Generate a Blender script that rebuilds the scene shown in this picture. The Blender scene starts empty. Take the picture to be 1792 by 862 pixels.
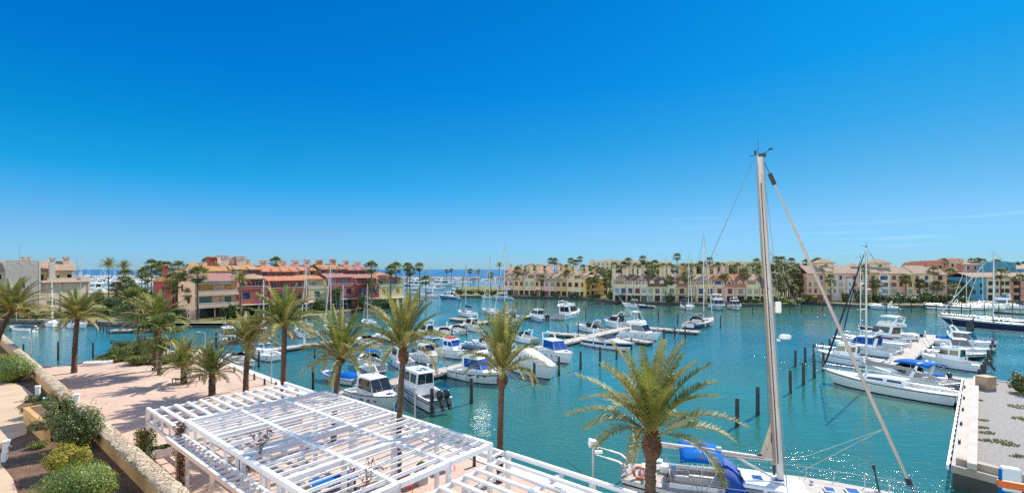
import bpy, math, random
from mathutils import Vector, Matrix
S = bpy.context.scene
col = S.collection
R = math.radians
rnd = random.Random(7)

# ------------------------------------------------------------------ camera, sky, sun, exposure
EYE = 13.0                                   # camera height above the water, metres
FOC, CX, HY = 820.0, 896.0, 471.0            # focal length, centre and horizon, in photograph pixels
cam_d = bpy.data.cameras.new('camera'); cam = bpy.data.objects.new('camera', cam_d); col.objects.link(cam)
cam.location = (0, 0, EYE); cam.rotation_euler = (R(90), 0, 0)
cam_d.sensor_width = 36.0; cam_d.lens = FOC / 1792 * 36.0
cam_d.shift_y = 40 / 1792; cam_d.clip_start = 0.1; cam_d.clip_end = 60000
S.camera = cam

SUN_AZ, SUN_EL = 46.0, 42.0                  # azimuth clockwise from the view direction, elevation
w = bpy.data.worlds.new('World'); S.world = w; w.use_nodes = True
wn = w.node_tree.nodes; wl = w.node_tree.links
bg = wn['Background']; bg.inputs['Strength'].default_value = 0.15
sky = wn.new('ShaderNodeTexSky'); sky.sky_type = 'NISHITA'; sky.sun_disc = False
sky.sun_elevation = R(SUN_EL); sky.sun_rotation = R(SUN_AZ)
sky.altitude = 0; sky.air_density = 1.0; sky.dust_density = 0.2; sky.ozone_density = 3.0
# polarised look: clean blue air down to the horizon, deep blue above; unseen zenith brightened as added fill
wtc = wn.new('ShaderNodeTexCoord'); wsp = wn.new('ShaderNodeSeparateXYZ'); wl.new(wtc.outputs['Generated'], wsp.inputs[0])
def sky_ramp(stops):
    q = wn.new('ShaderNodeValToRGB'); wl.new(wsp.outputs[2], q.inputs[0]); e = q.color_ramp.elements
    e[0].position, e[0].color = stops[0][0], (*stops[0][1], 1); e[1].position, e[1].color = stops[-1][0], (*stops[-1][1], 1)
    for p_, c_ in stops[1:-1]: k_ = e.new(p_); k_.color = (*c_, 1)
    return q
away = sky_ramp([(0.0, (0.163, 0.306, 0.542)), (0.028, (0.148, 0.301, 0.527)), (0.07, (0.14, 0.291, 0.468)), (0.165, (0.017, 0.306, 0.459)), (0.24, (0.005, 0.295, 0.453)), (0.352, (0.0, 0.263, 0.503)), (0.56, (0.0, 0.251, 0.483)), (0.85, (1.05, 1.0, 0.92))])
toward = sky_ramp([(0.0, (0.098, 0.196, 0.34)), (0.028, (0.094, 0.196, 0.34)), (0.09, (0.114, 0.212, 0.305)), (0.165, (0.079, 0.216, 0.281)), (0.25, (0.035, 0.216, 0.296)), (0.352, (0.007, 0.216, 0.326)), (0.56, (0.0, 0.206, 0.348)), (0.85, (0.9, 0.88, 0.8))])
sunh = wn.new('ShaderNodeVectorMath'); sunh.operation = 'DOT_PRODUCT'; sunh.inputs[1].default_value = (math.sin(R(46)), math.cos(R(46)), 0)
wl.new(wtc.outputs['Generated'], sunh.inputs[0])
pw_ = wn.new('ShaderNodeMath'); pw_.operation = 'POWER'; pw_.inputs[1].default_value = 1.5; pw_.use_clamp = True
cl_ = wn.new('ShaderNodeClamp'); wl.new(sunh.outputs['Value'], cl_.inputs[0]); wl.new(cl_.outputs[0], pw_.inputs[0])
mx_ = wn.new('ShaderNodeMix'); mx_.data_type = 'RGBA'; wl.new(pw_.outputs[0], mx_.inputs[0]); wl.new(away.outputs[0], mx_.inputs[6]); wl.new(toward.outputs[0], mx_.inputs[7])
# unseen half behind the camera: sky brightened and warmed, added as fill for shaded fronts
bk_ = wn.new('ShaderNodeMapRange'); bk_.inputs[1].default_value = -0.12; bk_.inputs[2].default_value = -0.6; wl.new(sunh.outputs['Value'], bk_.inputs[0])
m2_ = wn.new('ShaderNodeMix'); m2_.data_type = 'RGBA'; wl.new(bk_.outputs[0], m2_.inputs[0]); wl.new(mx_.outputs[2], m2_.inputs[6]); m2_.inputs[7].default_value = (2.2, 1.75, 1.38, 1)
# faint streaks of high cloud low in the sky
cmap = wn.new('ShaderNodeMapping'); cmap.inputs['Scale'].default_value = (2.2, 2.2, 75); cmap.inputs['Rotation'].default_value = (0, R(.8), 0); wl.new(wtc.outputs['Generated'], cmap.inputs['Vector'])
cnz = wn.new('ShaderNodeTexNoise'); cnz.inputs['Scale'].default_value = 1.6; cnz.inputs['Detail'].default_value = 5; wl.new(cmap.outputs[0], cnz.inputs['Vector'])
crp = wn.new('ShaderNodeMapRange'); crp.inputs[1].default_value = .56; crp.inputs[2].default_value = .72; wl.new(cnz.outputs[0], crp.inputs[0])
cmk = wn.new('ShaderNodeValToRGB'); wl.new(wsp.outputs[2], cmk.inputs[0]); ce = cmk.color_ramp.elements; ce[0].position = .015; ce[0].color = (0, 0, 0, 1); ce[1].position = .12; ce[1].color = (0, 0, 0, 1); ck = ce.new(.055); ck.color = (1, 1, 1, 1)
cm1 = wn.new('ShaderNodeMath'); cm1.operation = 'MULTIPLY'; wl.new(crp.outputs[0], cm1.inputs[0]); wl.new(cmk.outputs[0], cm1.inputs[1])
cm2 = wn.new('ShaderNodeMath'); cm2.operation = 'MULTIPLY'; wl.new(cm1.outputs[0], cm2.inputs[0]); cpw = wn.new('ShaderNodeMath'); cpw.operation = 'POWER'; cpw.inputs[1].default_value = 4; wl.new(pw_.outputs[0], cpw.inputs[0]); wl.new(cpw.outputs[0], cm2.inputs[1])
cm3 = wn.new('ShaderNodeMath'); cm3.operation = 'MULTIPLY'; cm3.inputs[1].default_value = .11; wl.new(cm2.outputs[0], cm3.inputs[0])
gm = wn.new('ShaderNodeMix'); gm.data_type = 'RGBA'; gm.blend_type = 'MULTIPLY'; gm.inputs[0].default_value = 1.0
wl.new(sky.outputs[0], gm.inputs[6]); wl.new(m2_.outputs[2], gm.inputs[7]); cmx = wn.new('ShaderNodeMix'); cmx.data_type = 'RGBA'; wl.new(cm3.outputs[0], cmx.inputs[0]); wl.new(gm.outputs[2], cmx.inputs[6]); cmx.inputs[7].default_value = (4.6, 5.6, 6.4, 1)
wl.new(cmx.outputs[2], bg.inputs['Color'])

sun_d = bpy.data.lights.new('sun', 'SUN'); sun = bpy.data.objects.new('sun', sun_d); col.objects.link(sun)
sun_d.energy = 3.6; sun_d.angle = R(0.5); sun_d.color = (1.0, 0.94, 0.85)
_d = Vector((math.sin(R(SUN_AZ)) * math.cos(R(SUN_EL)), math.cos(R(SUN_AZ)) * math.cos(R(SUN_EL)), math.sin(R(SUN_EL))))
sun.rotation_euler = _d.to_track_quat('Z', 'Y').to_euler()
S.view_settings.view_transform = 'Standard'; S.view_settings.look = 'None'
S.view_settings.exposure = 1.05; S.view_settings.gamma = 1.0
try:
    S.cycles.max_bounces = 6; S.cycles.diffuse_bounces = 3; S.cycles.glossy_bounces = 3
    S.cycles.transparent_max_bounces = 8; S.cycles.use_denoising = False
    S.cycles.sample_clamp_indirect = 3.0; S.cycles.caustics_reflective = False; S.cycles.caustics_refractive = False; S.cycles.blur_glossy = 0.6; S.cycles.adaptive_threshold = 0.006
except Exception: pass

# ------------------------------------------------------------------ helpers
def W(px, py, z=0.0):
    """point of height z that the photograph shows at pixel px, py"""
    D = FOC * (EYE - z) / (py - HY)
    return Vector(((px - CX) / FOC * D, D, z))
def WD(px, D, z=0.0): return Vector(((px - CX) / FOC * D, D, z))
def ZY(py, D): return EYE - (py - HY) * D / FOC
def hit(px, A, B):
    """where the sight line of column px crosses the ground line A-B"""
    k = (px - CX) / FOC; dx, dy = B.x - A.x, B.y - A.y
    t = (k * A.y - A.x) / (dx - k * dy)
    return Vector((A.x + dx * t, A.y + dy * t, A.z))

class MB:
    """collects faces, then links them as one mesh object"""
    def __init__(s): s.v = []; s.f = []; s.m = []
    def face(s, pts, m=0):
        n = len(s.v); s.v.extend([tuple(p) for p in pts]); s.f.append(tuple(range(n, n + len(pts)))); s.m.append(m)
    def box(s, x0, y0, z0, x1, y1, z1, m=0):
        s.hexa([(x0,y0,z0),(x1,y0,z0),(x1,y1,z0),(x0,y1,z0),(x0,y0,z1),(x1,y0,z1),(x1,y1,z1),(x0,y1,z1)], m)
    def hexa(s, p, m=0):
        n = len(s.v); s.v.extend([tuple(q) for q in p])
        for f in ((0,3,2,1),(4,5,6,7),(0,1,5,4),(1,2,6,5),(2,3,7,6),(3,0,4,7)):
            s.f.append(tuple(n + i for i in f)); s.m.append(m)
    def bar(s, a, b, wd, h, m=0, up=(0,0,1)):
        """rectangular bar from a to b, wd across, h along up; a and b on its centre line"""
        a = Vector(a); b = Vector(b); d = (b - a).normalized(); u = Vector(up)
        x = d.cross(u)
        if x.length < 1e-4: x = d.cross(Vector((1,0,0)))
        x.normalize(); u = x.cross(d).normalized(); x = x * wd / 2; u = u * h / 2
        s.hexa([a-x-u, a+x-u, b+x-u, b-x-u, a-x+u, a+x+u, b+x+u, b-x+u], m)
    def tube(s, pts, r, n=6, m=0, cap=True):
        pts = [Vector(p) for p in pts]
        rr = list(r) if isinstance(r, (list, tuple)) else [r] * len(pts)
        base = len(s.v); k = len(pts); ref = None
        for i, p in enumerate(pts):
            d = (pts[min(i+1, k-1)] - pts[max(i-1, 0)]).normalized()
            if ref is None:
                ref = d.cross(Vector((0, 0, 1)))
                if ref.length < 1e-3: ref = d.cross(Vector((0, 1, 0)))
            ref = (ref - d * ref.dot(d)).normalized(); o = d.cross(ref)
            for j in range(n):
                a = 2 * math.pi * j / n
                s.v.append(tuple(p + (ref * math.cos(a) + o * math.sin(a)) * rr[i]))
        for i in range(k - 1):
            for j in range(n):
                s.f.append((base+i*n+j, base+i*n+(j+1) % n, base+(i+1)*n+(j+1) % n, base+(i+1)*n+j)); s.m.append(m)
        if cap:
            s.f.append(tuple(base + j for j in range(n-1, -1, -1))); s.m.append(m)
            s.f.append(tuple(base + (k-1)*n + j for j in range(n))); s.m.append(m)
    def lathe(s, prof, c=(0,0), n=12, m=0):
        """prof: (radius, z) from bottom to top"""
        s.tube([(c[0], c[1], z) for r, z in prof], [r for r, z in prof], n, m)
    def prism(s, poly, z0, z1, m=0, mtop=None):
        n = len(poly)
        s.face([(x, y, z1) for x, y in poly], m if mtop is None else mtop)
        s.face([(x, y, z0) for x, y in reversed(poly)], m)
        for i in range(n):
            (x0, y0), (x1, y1) = poly[i], poly[(i+1) % n]
            s.face([(x0,y0,z0),(x1,y1,z0),(x1,y1,z1),(x0,y0,z1)], m)
    def side(s, prof, hw, m=0, k=0.0, z0=0.0, mt=None):
        """outline in x-z, spread across y to half width hw, narrowing by k per metre above z0"""
        f = lambda z: max(0.02, hw - k * (z - z0))
        n = len(prof)
        s.face([(x, -f(z), z) for x, z in prof], m); s.face([(x, f(z), z) for x, z in reversed(prof)], m)
        for i in range(n):
            (x0, a), (x1, b) = prof[i], prof[(i+1) % n]
            mm = m if mt is None else mt[i]
            s.face([(x1,-f(b),b),(x0,-f(a),a),(x0,f(a),a),(x1,f(b),b)], mm)
    def loft(s, rings, m=0, closed=False, rowm=None):
        base = len(s.v); n = len(rings[0])
        for rg in rings: s.v.extend([tuple(p) for p in rg])
        for i in range(len(rings) - 1):
            for j in range(n if closed else n - 1):
                q = (j + 1) % n
                s.f.append((base+i*n+j, base+i*n+q, base+(i+1)*n+q, base+(i+1)*n+j)); s.m.append(rowm[j] if rowm else m)
    def build(s, name, mats, parent=None, smooth=False, weld=False, loc=None, rotz=None):
        me = bpy.data.meshes.new(name); me.from_pydata(s.v, [], s.f)
        if not isinstance(mats, (list, tuple)): mats = [mats]
        for q in mats: me.materials.append(q)
        if len(mats) > 1: me.polygons.foreach_set('material_index', s.m)
        me.update()
        if weld:
            import bmesh
            b = bmesh.new(); b.from_mesh(me); bmesh.ops.remove_doubles(b, verts=b.verts, dist=0.0005)
            bmesh.ops.recalc_face_normals(b, faces=b.faces); b.to_mesh(me); b.free()
        if smooth:
            me.shade_smooth()
            try: me.set_sharp_from_angle(angle=R(smooth if smooth > 1 else 40))
            except Exception: pass
        o = bpy.data.objects.new(name, me); col.objects.link(o)
        if parent is not None: o.parent = parent
        if loc is not None: o.location = loc
        if rotz is not None: o.rotation_euler = (0, 0, rotz)
        return o
def bevel(o, wd=0.03, seg=2, ang=35):
    b = o.modifiers.new('soft_edges', 'BEVEL'); b.width = wd; b.segments = seg; b.limit_method = 'ANGLE'; b.angle_limit = R(ang)
    return o
def tag(o, label, cat, group=None):
    o['label'] = label; o['category'] = cat
    if group: o['group'] = group
    return o
def empty(name, loc, rotz=0.0, label=None, cat=None, group=None):
    o = bpy.data.objects.new(name, None); o.empty_display_size = 0.5; col.objects.link(o)
    o.location = loc; o.rotation_euler = (0, 0, rotz)
    if label: tag(o, label, cat, group)
    return o
def struct(o, kind='structure'): o['kind'] = kind; return o
def inst(src, name, parent=None, loc=(0,0,0), rotz=0.0, scale=None):
    """one more object on the mesh of src"""
    o = bpy.data.objects.new(name, src); col.objects.link(o)
    o.location = loc; o.rotation_euler = (0, 0, rotz)
    if scale is not None: o.scale = scale
    if parent is not None: o.parent = parent
    return o
def copy_tree(o, parent=None):
    c = o.copy(); col.objects.link(c)
    if parent is not None: c.parent = parent
    for ch in list(o.children): copy_tree(ch, c)
    return c
ORD = ['first','second','third','fourth','fifth','sixth','seventh','eighth','ninth','tenth','eleventh','twelfth','thirteenth',
       'fourteenth','fifteenth','sixteenth','seventeenth','eighteenth','nineteenth','twentieth']

# ------------------------------------------------------------------ materials
MATS = {}
def nt_of(name):
    m = bpy.data.materials.new(name); m.use_nodes = True
    return m, m.node_tree.nodes, m.node_tree.links, m.node_tree.nodes['Principled BSDF']
def pm(name, c, rough=0.6, var=0.18, scale=3.0, bump=0.0, metal=0.0, spec=0.5, c2=None, bscale=None, coat=0.0, tr=0.0):
    """base colour c wandering towards c2 (or darker and lighter) with a noise in object space"""
    if name in MATS: return MATS[name]
    m, n, l, b = nt_of(name)
    tc = n.new('ShaderNodeTexCoord'); nz = n.new('ShaderNodeTexNoise'); nz.inputs['Scale'].default_value = scale
    nz.inputs['Detail'].default_value = 4; l.new(tc.outputs['Object'], nz.inputs['Vector'])
    rp = n.new('ShaderNodeValToRGB'); rp.color_ramp.elements[0].position = 0.3; rp.color_ramp.elements[1].position = 0.7
    d = c2 or tuple(min(1, x * (1 + var)) for x in c)
    e = c if c2 else tuple(x * (1 - var) for x in c)
    rp.color_ramp.elements[0].color = (*e, 1); rp.color_ramp.elements[1].color = (*d, 1)
    l.new(nz.outputs[0], rp.inputs[0]); l.new(rp.outputs[0], b.inputs['Base Color'])
    b.inputs['Roughness'].default_value = rough; b.inputs['Metallic'].default_value = metal
    b.inputs['Specular IOR Level'].default_value = spec
    if coat: b.inputs['Coat Weight'].default_value = coat
    if bump:
        n2 = n.new('ShaderNodeTexNoise'); n2.inputs['Scale'].default_value = bscale or scale * 4; n2.inputs['Detail'].default_value = 5
        l.new(tc.outputs['Object'], n2.inputs['Vector'])
        bp = n.new('ShaderNodeBump'); bp.inputs['Strength'].default_value = bump; bp.inputs['Distance'].default_value = 0.05
        l.new(n2.outputs[0], bp.inputs['Height']); l.new(bp.outputs[0], b.inputs['Normal'])
    if tr:
        t = n.new('ShaderNodeBsdfTranslucent'); l.new(rp.outputs[0], t.inputs['Color'])
        mx = n.new('ShaderNodeMixShader'); mx.inputs[0].default_value = tr
        l.new(b.outputs[0], mx.inputs[1]); l.new(t.outputs[0], mx.inputs[2]); l.new(mx.outputs[0], n['Material Output'].inputs['Surface'])
    MATS[name] = m
    return m
def stucco(name, c): return pm('stucco_' + name, c, 0.9, 0.13, 0.35, 0.25, bscale=9)

GEL = pm('white_gelcoat', (0.80, 0.80, 0.78), 0.22, 0.04, 1.5, coat=0.3)
GELC = pm('cream_gelcoat', (0.72, 0.68, 0.60), 0.3, 0.05, 1.5)
DECKW = pm('nonskid_deck', (0.70, 0.69, 0.66), 0.55, 0.06, 2.0)
TEAK = pm('teak_deck', (0.42, 0.33, 0.25), 0.7, 0.2, 6.0)
NAVY = pm('navy_hull', (0.012, 0.02, 0.06), 0.2, 0.1, 1.0, coat=0.4)
BLUEH = pm('blue_hull', (0.03, 0.16, 0.36), 0.25, 0.1, 1.0)
PALEB = pm('pale_blue_hull', (0.34, 0.50, 0.62), 0.25, 0.08, 1.0)
BLKH = pm('black_hull', (0.018, 0.018, 0.022), 0.2, 0.1, 1.0)
ANTI = pm('antifoul', (0.02, 0.03, 0.05), 0.7, 0.2, 3.0)
GLASSD = pm('tinted_glass', (0.012, 0.014, 0.018), 0.06, 0.2, 1.0, spec=0.8)
GLASSB = pm('blue_screen_cover', (0.002, 0.07, 0.30), 0.7, 0.12, 4.0, spec=0.12)
CANB = pm('bright_blue_canvas', (0.001, 0.115, 0.42), 0.85, 0.12, 3.0, 0.15, spec=0.1)
CANN = pm('navy_canvas', (0.012, 0.018, 0.07), 0.8, 0.2, 3.0, 0.15)
CANK = pm('black_canvas', (0.016, 0.016, 0.018), 0.8, 0.2, 3.0, 0.15)
CANW = pm('cream_canvas', (0.66, 0.61, 0.53), 0.8, 0.08, 2.0, 0.3)
CANG = pm('grey_canvas', (0.26, 0.25, 0.25), 0.8, 0.12, 2.0, 0.3)
CANT = pm('tan_canvas', (0.36, 0.29, 0.22), 0.8, 0.12, 2.0, 0.3)
STEEL = pm('stainless', (0.62, 0.63, 0.65), 0.25, 0.05, 3.0, metal=0.85)
ALU = pm('mast_aluminium', (0.52, 0.53, 0.54), 0.4, 0.06, 0.6, metal=0.3)
MASTW = pm('mast_painted', (0.56, 0.49, 0.45), 0.5, 0.12, 0.7, c2=(0.66, 0.60, 0.56))
WIRE = pm('rigging_wire', (0.22, 0.23, 0.25), 0.4, 0.1, 2.0, metal=0.5)
WIREL = pm('pale_rope', (0.55, 0.54, 0.5), 0.8, 0.1, 2.0)
RUBK = pm('black_rubber', (0.015, 0.015, 0.016), 0.5, 0.2, 3.0)
MOTK = pm('outboard_cowl', (0.02, 0.02, 0.024), 0.22, 0.1, 3.0, coat=0.3)
VINYL = pm('seat_vinyl', (0.62, 0.58, 0.52), 0.5, 0.06, 4.0)
RED = pm('red_plastic', (0.55, 0.04, 0.025), 0.5, 0.15, 4.0)
ORANGE = pm('lifebuoy_orange', (0.65, 0.12, 0.02), 0.5, 0.12, 4.0)
YEL = pm('flag_yellow', (0.75, 0.42, 0.02), 0.7, 0.1, 4.0)
PILE = pm('pile_timber', (0.035, 0.033, 0.032), 0.85, 0.45, 2.2, 0.5, c2=(0.085, 0.08, 0.075))
PILEW = pm('pile_waterline', (0.02, 0.03, 0.018), 0.6, 0.3, 3.0)
CONC = pm('concrete', (0.46, 0.41, 0.36), 0.9, 0.14, 0.8, 0.3, bscale=12)
CONCD = pm('wet_concrete', (0.045, 0.045, 0.04), 0.85, 0.4, 0.7, 0.5)
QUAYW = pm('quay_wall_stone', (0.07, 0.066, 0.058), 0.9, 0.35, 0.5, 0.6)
WHITE = pm('white_paint', (0.70, 0.70, 0.69), 0.6, 0.12, 1.1, c2=(0.80, 0.80, 0.79))
WHITEW = pm('white_frame', (0.66, 0.67, 0.68), 0.5, 0.05, 1.3)
DARKM = pm('dark_metal', (0.03, 0.03, 0.032), 0.5, 0.2, 3.0)
LAMPP = pm('lamp_post_grey', (0.42, 0.43, 0.44), 0.5, 0.08, 3.0, metal=0.2)
WOODD = pm('dark_bench_wood', (0.05, 0.035, 0.028), 0.7, 0.3, 5.0)
TRUNK = pm('palm_bark', (0.055, 0.034, 0.022), 0.95, 0.5, 6.0, 0.9, c2=(0.145, 0.09, 0.06), bscale=14)
BOOT = pm('palm_boots', (0.05, 0.026, 0.014), 0.9, 0.5, 5.0, 0.9, c2=(0.16, 0.075, 0.04), bscale=9)
TRUNKG = pm('grey_palm_bark', (0.10, 0.075, 0.055), 0.95, 0.35, 2.5, 0.6, c2=(0.19, 0.15, 0.12))
TRUNKD = pm('dark_palm_bark', (0.05, 0.038, 0.03), 0.95, 0.35, 2.5, 0.6, c2=(0.10, 0.075, 0.06))
FR1 = pm('frond_green', (0.10, 0.145, 0.022), 0.55, 0.3, 1.2, c2=(0.25, 0.285, 0.065), tr=0.28)
FR2 = pm('frond_olive', (0.17, 0.18, 0.04), 0.55, 0.3, 1.4, c2=(0.38, 0.34, 0.12), tr=0.28)
FR3 = pm('frond_straw', (0.30, 0.22, 0.075), 0.55, 0.3, 1.5, c2=(0.44, 0.34, 0.15), tr=0.2)
RACH = pm('frond_rib', (0.24, 0.20, 0.05), 0.5, 0.25, 1.0, c2=(0.42, 0.27, 0.06))
FANL = pm('fan_leaf', (0.07, 0.115, 0.025), 0.5, 0.3, 0.9, c2=(0.17, 0.21, 0.06), tr=0.38)
FANP = pm('fan_leaf_pale', (0.14, 0.16, 0.05), 0.5, 0.3, 0.9, c2=(0.29, 0.28, 0.11), tr=0.38)
FANS = pm('fan_skirt', (0.10, 0.065, 0.035), 0.9, 0.3, 1.2, c2=(0.19, 0.13, 0.07))
FANC = pm('fan_leaf_dark', (0.05, 0.09, 0.02), 0.5, 0.3, 0.9, c2=(0.12, 0.16, 0.045), tr=0.35)
LF_D = pm('leaf_dark', (0.028, 0.055, 0.012), 0.5, 0.3, 0.8, c2=(0.075, 0.105, 0.026), tr=0.25)
LF_M = pm('leaf_mid', (0.055, 0.10, 0.014), 0.45, 0.3, 1.4, c2=(0.15, 0.20, 0.035), tr=0.2)
LF_B = pm('leaf_bright', (0.13, 0.185, 0.013), 0.5, 0.3, 1.6, c2=(0.29, 0.34, 0.04), tr=0.25)
LF_Y = pm('leaf_yellow', (0.28, 0.22, 0.012), 0.5, 0.3, 2.2, c2=(0.50, 0.37, 0.03), tr=0.25)
LF_O = pm('leaf_olive', (0.08, 0.085, 0.018), 0.5, 0.3, 1.4, c2=(0.18, 0.16, 0.05), tr=0.2)
LF_R = pm('leaf_red', (0.13, 0.012, 0.014), 0.5, 0.3, 2.0, c2=(0.30, 0.02, 0.03), tr=0.2)
TWIG = pm('twig_bark', (0.14, 0.105, 0.08), 0.9, 0.3, 3.0)

def tile_mat(name, c, c2, sc=2.6):
    """clay roof tiles: rolls across local x, courses down the slope, tile-to-tile colour"""
    m, n, l, b = nt_of('roof_' + name)
    tc = n.new('ShaderNodeTexCoord')
    wv = n.new('ShaderNodeTexWave'); wv.wave_type = 'BANDS'; wv.bands_direction = 'X'; wv.inputs['Scale'].default_value = sc * 0.5
    wv.inputs['Distortion'].default_value = 0.4; wv.inputs['Detail'].default_value = 1
    l.new(tc.outputs['Object'], wv.inputs['Vector'])
    nz = n.new('ShaderNodeTexNoise'); nz.inputs['Scale'].default_value = 1.7; nz.inputs['Detail'].default_value = 6; nz.inputs['Roughness'].default_value = 0.7
    l.new(tc.outputs['Object'], nz.inputs['Vector'])
    vo = n.new('ShaderNodeTexVoronoi'); vo.inputs['Scale'].default_value = 2.5; l.new(tc.outputs['Object'], vo.inputs['Vector'])
    ad = n.new('ShaderNodeMix'); ad.data_type = 'FLOAT'; ad.inputs[0].default_value = 0.4
    l.new(nz.outputs[0], ad.inputs[2]); l.new(vo.outputs['Color'], ad.inputs[3])
    rp = n.new('ShaderNodeValToRGB'); rp.color_ramp.elements[0].position = 0.25; rp.color_ramp.elements[1].position = 0.75
    rp.color_ramp.elements[0].color = (*c, 1); rp.color_ramp.elements[1].color = (*c2, 1)
    l.new(ad.outputs[0], rp.inputs[0]); l.new(rp.outputs[0], b.inputs['Base Color'])
    bp = n.new('ShaderNodeBump'); bp.inputs['Strength'].default_value = 0.8; bp.inputs['Distance'].default_value = 0.12
    l.new(wv.outputs[0], bp.inputs['Height']); l.new(bp.outputs[0], b.inputs['Normal'])
    b.inputs['Roughness'].default_value = 0.9
    return m
TILE_TAN = tile_mat('tan', (0.30, 0.19, 0.13), (0.52, 0.37, 0.26))
TILE_OR = tile_mat('orange', (0.42, 0.15, 0.075), (0.60, 0.27, 0.15))
TILE_MV = tile_mat('mauve', (0.30, 0.14, 0.12), (0.42, 0.22, 0.19))
TILE_OC = tile_mat('ochre', (0.40, 0.19, 0.05), (0.56, 0.29, 0.09))
TILE_BR = tile_mat('brown', (0.10, 0.062, 0.048), (0.26, 0.17, 0.13))
# ------------------------------------------------------------------ ground, water
def water_mat(name, deep, pale_tint, rough, sc, strength, patch):
    m, n, l, b = nt_of(name)
    tc = n.new('ShaderNodeTexCoord')
    nz = n.new('ShaderNodeTexNoise'); nz.inputs['Scale'].default_value = patch; nz.inputs['Detail'].default_value = 3
    l.new(tc.outputs['Object'], nz.inputs['Vector'])
    rp = n.new('ShaderNodeValToRGB'); rp.color_ramp.elements[0].position = 0.35; rp.color_ramp.elements[1].position = 0.65
    rp.color_ramp.elements[0].color = (*deep, 1); rp.color_ramp.elements[1].color = (*pale_tint, 1)  # two water tones mixed at random in broad patches
    l.new(nz.outputs[0], rp.inputs[0]); l.new(rp.outputs[0], b.inputs['Base Color'])
    b.inputs['Roughness'].default_value = rough; b.inputs['IOR'].default_value = 1.65; b.inputs['Specular IOR Level'].default_value = 1.0
    mp = n.new('ShaderNodeMapping'); mp.inputs['Scale'].default_value = (1.0, 2.5, 1.0); mp.inputs['Rotation'].default_value = (0, 0, R(-14))
    l.new(tc.outputs['Object'], mp.inputs['Vector'])
    a = n.new('ShaderNodeTexNoise'); a.inputs['Scale'].default_value = sc; a.inputs['Detail'].default_value = 4; a.inputs['Roughness'].default_value = 0.5
    a.inputs['Distortion'].default_value = 0.6
    l.new(mp.outputs[0], a.inputs['Vector'])
    c = n.new('ShaderNodeTexNoise'); c.inputs['Scale'].default_value = sc * 0.16; c.inputs['Detail'].default_value = 2; l.new(mp.outputs[0], c.inputs['Vector'])
    # calm and ruffled areas
    e = n.new('ShaderNodeTexNoise'); e.inputs['Scale'].default_value = 0.035; e.inputs['Detail'].default_value = 3; l.new(tc.outputs['Object'], e.inputs['Vector'])
    mr = n.new('ShaderNodeMapRange'); mr.inputs[1].default_value = 0.40; mr.inputs[2].default_value = 0.62; mr.inputs[3].default_value = 0.35; mr.inputs[4].default_value = 1.25
    l.new(e.outputs[0], mr.inputs[0])
    b1 = n.new('ShaderNodeBump'); b1.inputs['Distance'].default_value = 0.24
    ml = n.new('ShaderNodeMath'); ml.operation = 'MULTIPLY'; ml.inputs[1].default_value = strength; l.new(mr.outputs[0], ml.inputs[0]); l.new(ml.outputs[0], b1.inputs['Strength'])
    l.new(a.outputs[0], b1.inputs['Height'])
    b2 = n.new('ShaderNodeBump'); b2.inputs['Distance'].default_value = 0.6; b2.inputs['Strength'].default_value = strength * 0.35
    l.new(c.outputs[0], b2.inputs['Height']); l.new(b1.outputs[0], b2.inputs['Normal']); l.new(b2.outputs[0], b.inputs['Normal'])
    return m
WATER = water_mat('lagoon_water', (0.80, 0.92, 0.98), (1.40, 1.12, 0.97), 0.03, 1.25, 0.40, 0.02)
# sky's blue reflection painted into mid-basin and far channel colour; own green elsewhere
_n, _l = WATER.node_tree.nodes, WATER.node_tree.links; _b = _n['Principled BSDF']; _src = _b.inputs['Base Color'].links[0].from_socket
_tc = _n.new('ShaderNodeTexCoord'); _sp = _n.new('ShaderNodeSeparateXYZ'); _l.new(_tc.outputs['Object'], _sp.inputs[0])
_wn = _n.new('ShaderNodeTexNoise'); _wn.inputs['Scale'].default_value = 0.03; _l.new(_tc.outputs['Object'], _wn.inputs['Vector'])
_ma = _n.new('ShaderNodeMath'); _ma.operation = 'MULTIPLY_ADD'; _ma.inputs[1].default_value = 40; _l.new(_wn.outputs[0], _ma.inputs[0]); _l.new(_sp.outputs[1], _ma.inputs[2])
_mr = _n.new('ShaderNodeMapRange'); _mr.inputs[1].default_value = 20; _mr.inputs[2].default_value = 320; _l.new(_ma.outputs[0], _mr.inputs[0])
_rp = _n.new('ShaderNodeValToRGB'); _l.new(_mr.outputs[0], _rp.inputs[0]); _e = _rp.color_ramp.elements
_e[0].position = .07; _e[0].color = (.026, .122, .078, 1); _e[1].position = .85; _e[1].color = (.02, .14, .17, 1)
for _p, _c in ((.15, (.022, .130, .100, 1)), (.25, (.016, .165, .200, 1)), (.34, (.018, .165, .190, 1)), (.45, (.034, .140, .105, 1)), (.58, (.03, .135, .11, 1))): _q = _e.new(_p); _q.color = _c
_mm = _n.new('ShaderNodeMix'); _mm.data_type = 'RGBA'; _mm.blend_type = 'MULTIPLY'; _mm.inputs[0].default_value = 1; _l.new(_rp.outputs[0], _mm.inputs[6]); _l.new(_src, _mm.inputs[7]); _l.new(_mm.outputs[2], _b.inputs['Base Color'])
SEAM = water_mat('sea_water', (0.004, 0.055, 0.16), (0.006, 0.075, 0.20), 0.25, 0.25, 0.9, 0.004)

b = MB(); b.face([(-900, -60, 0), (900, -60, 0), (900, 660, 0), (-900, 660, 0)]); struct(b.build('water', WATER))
b = MB(); b.face([(-26000, 660, 0), (26000, 660, 0), (26000, 46000, 0), (-26000, 46000, 0)]); struct(b.build('sea', SEAM))
b = MB(); b.face([(-900, -60, -4.0), (900, -60, -4.0), (900, 660, -4.0), (-900, 660, -4.0)]); struct(b.build('lagoon_bed_ground', CONCD))

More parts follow.
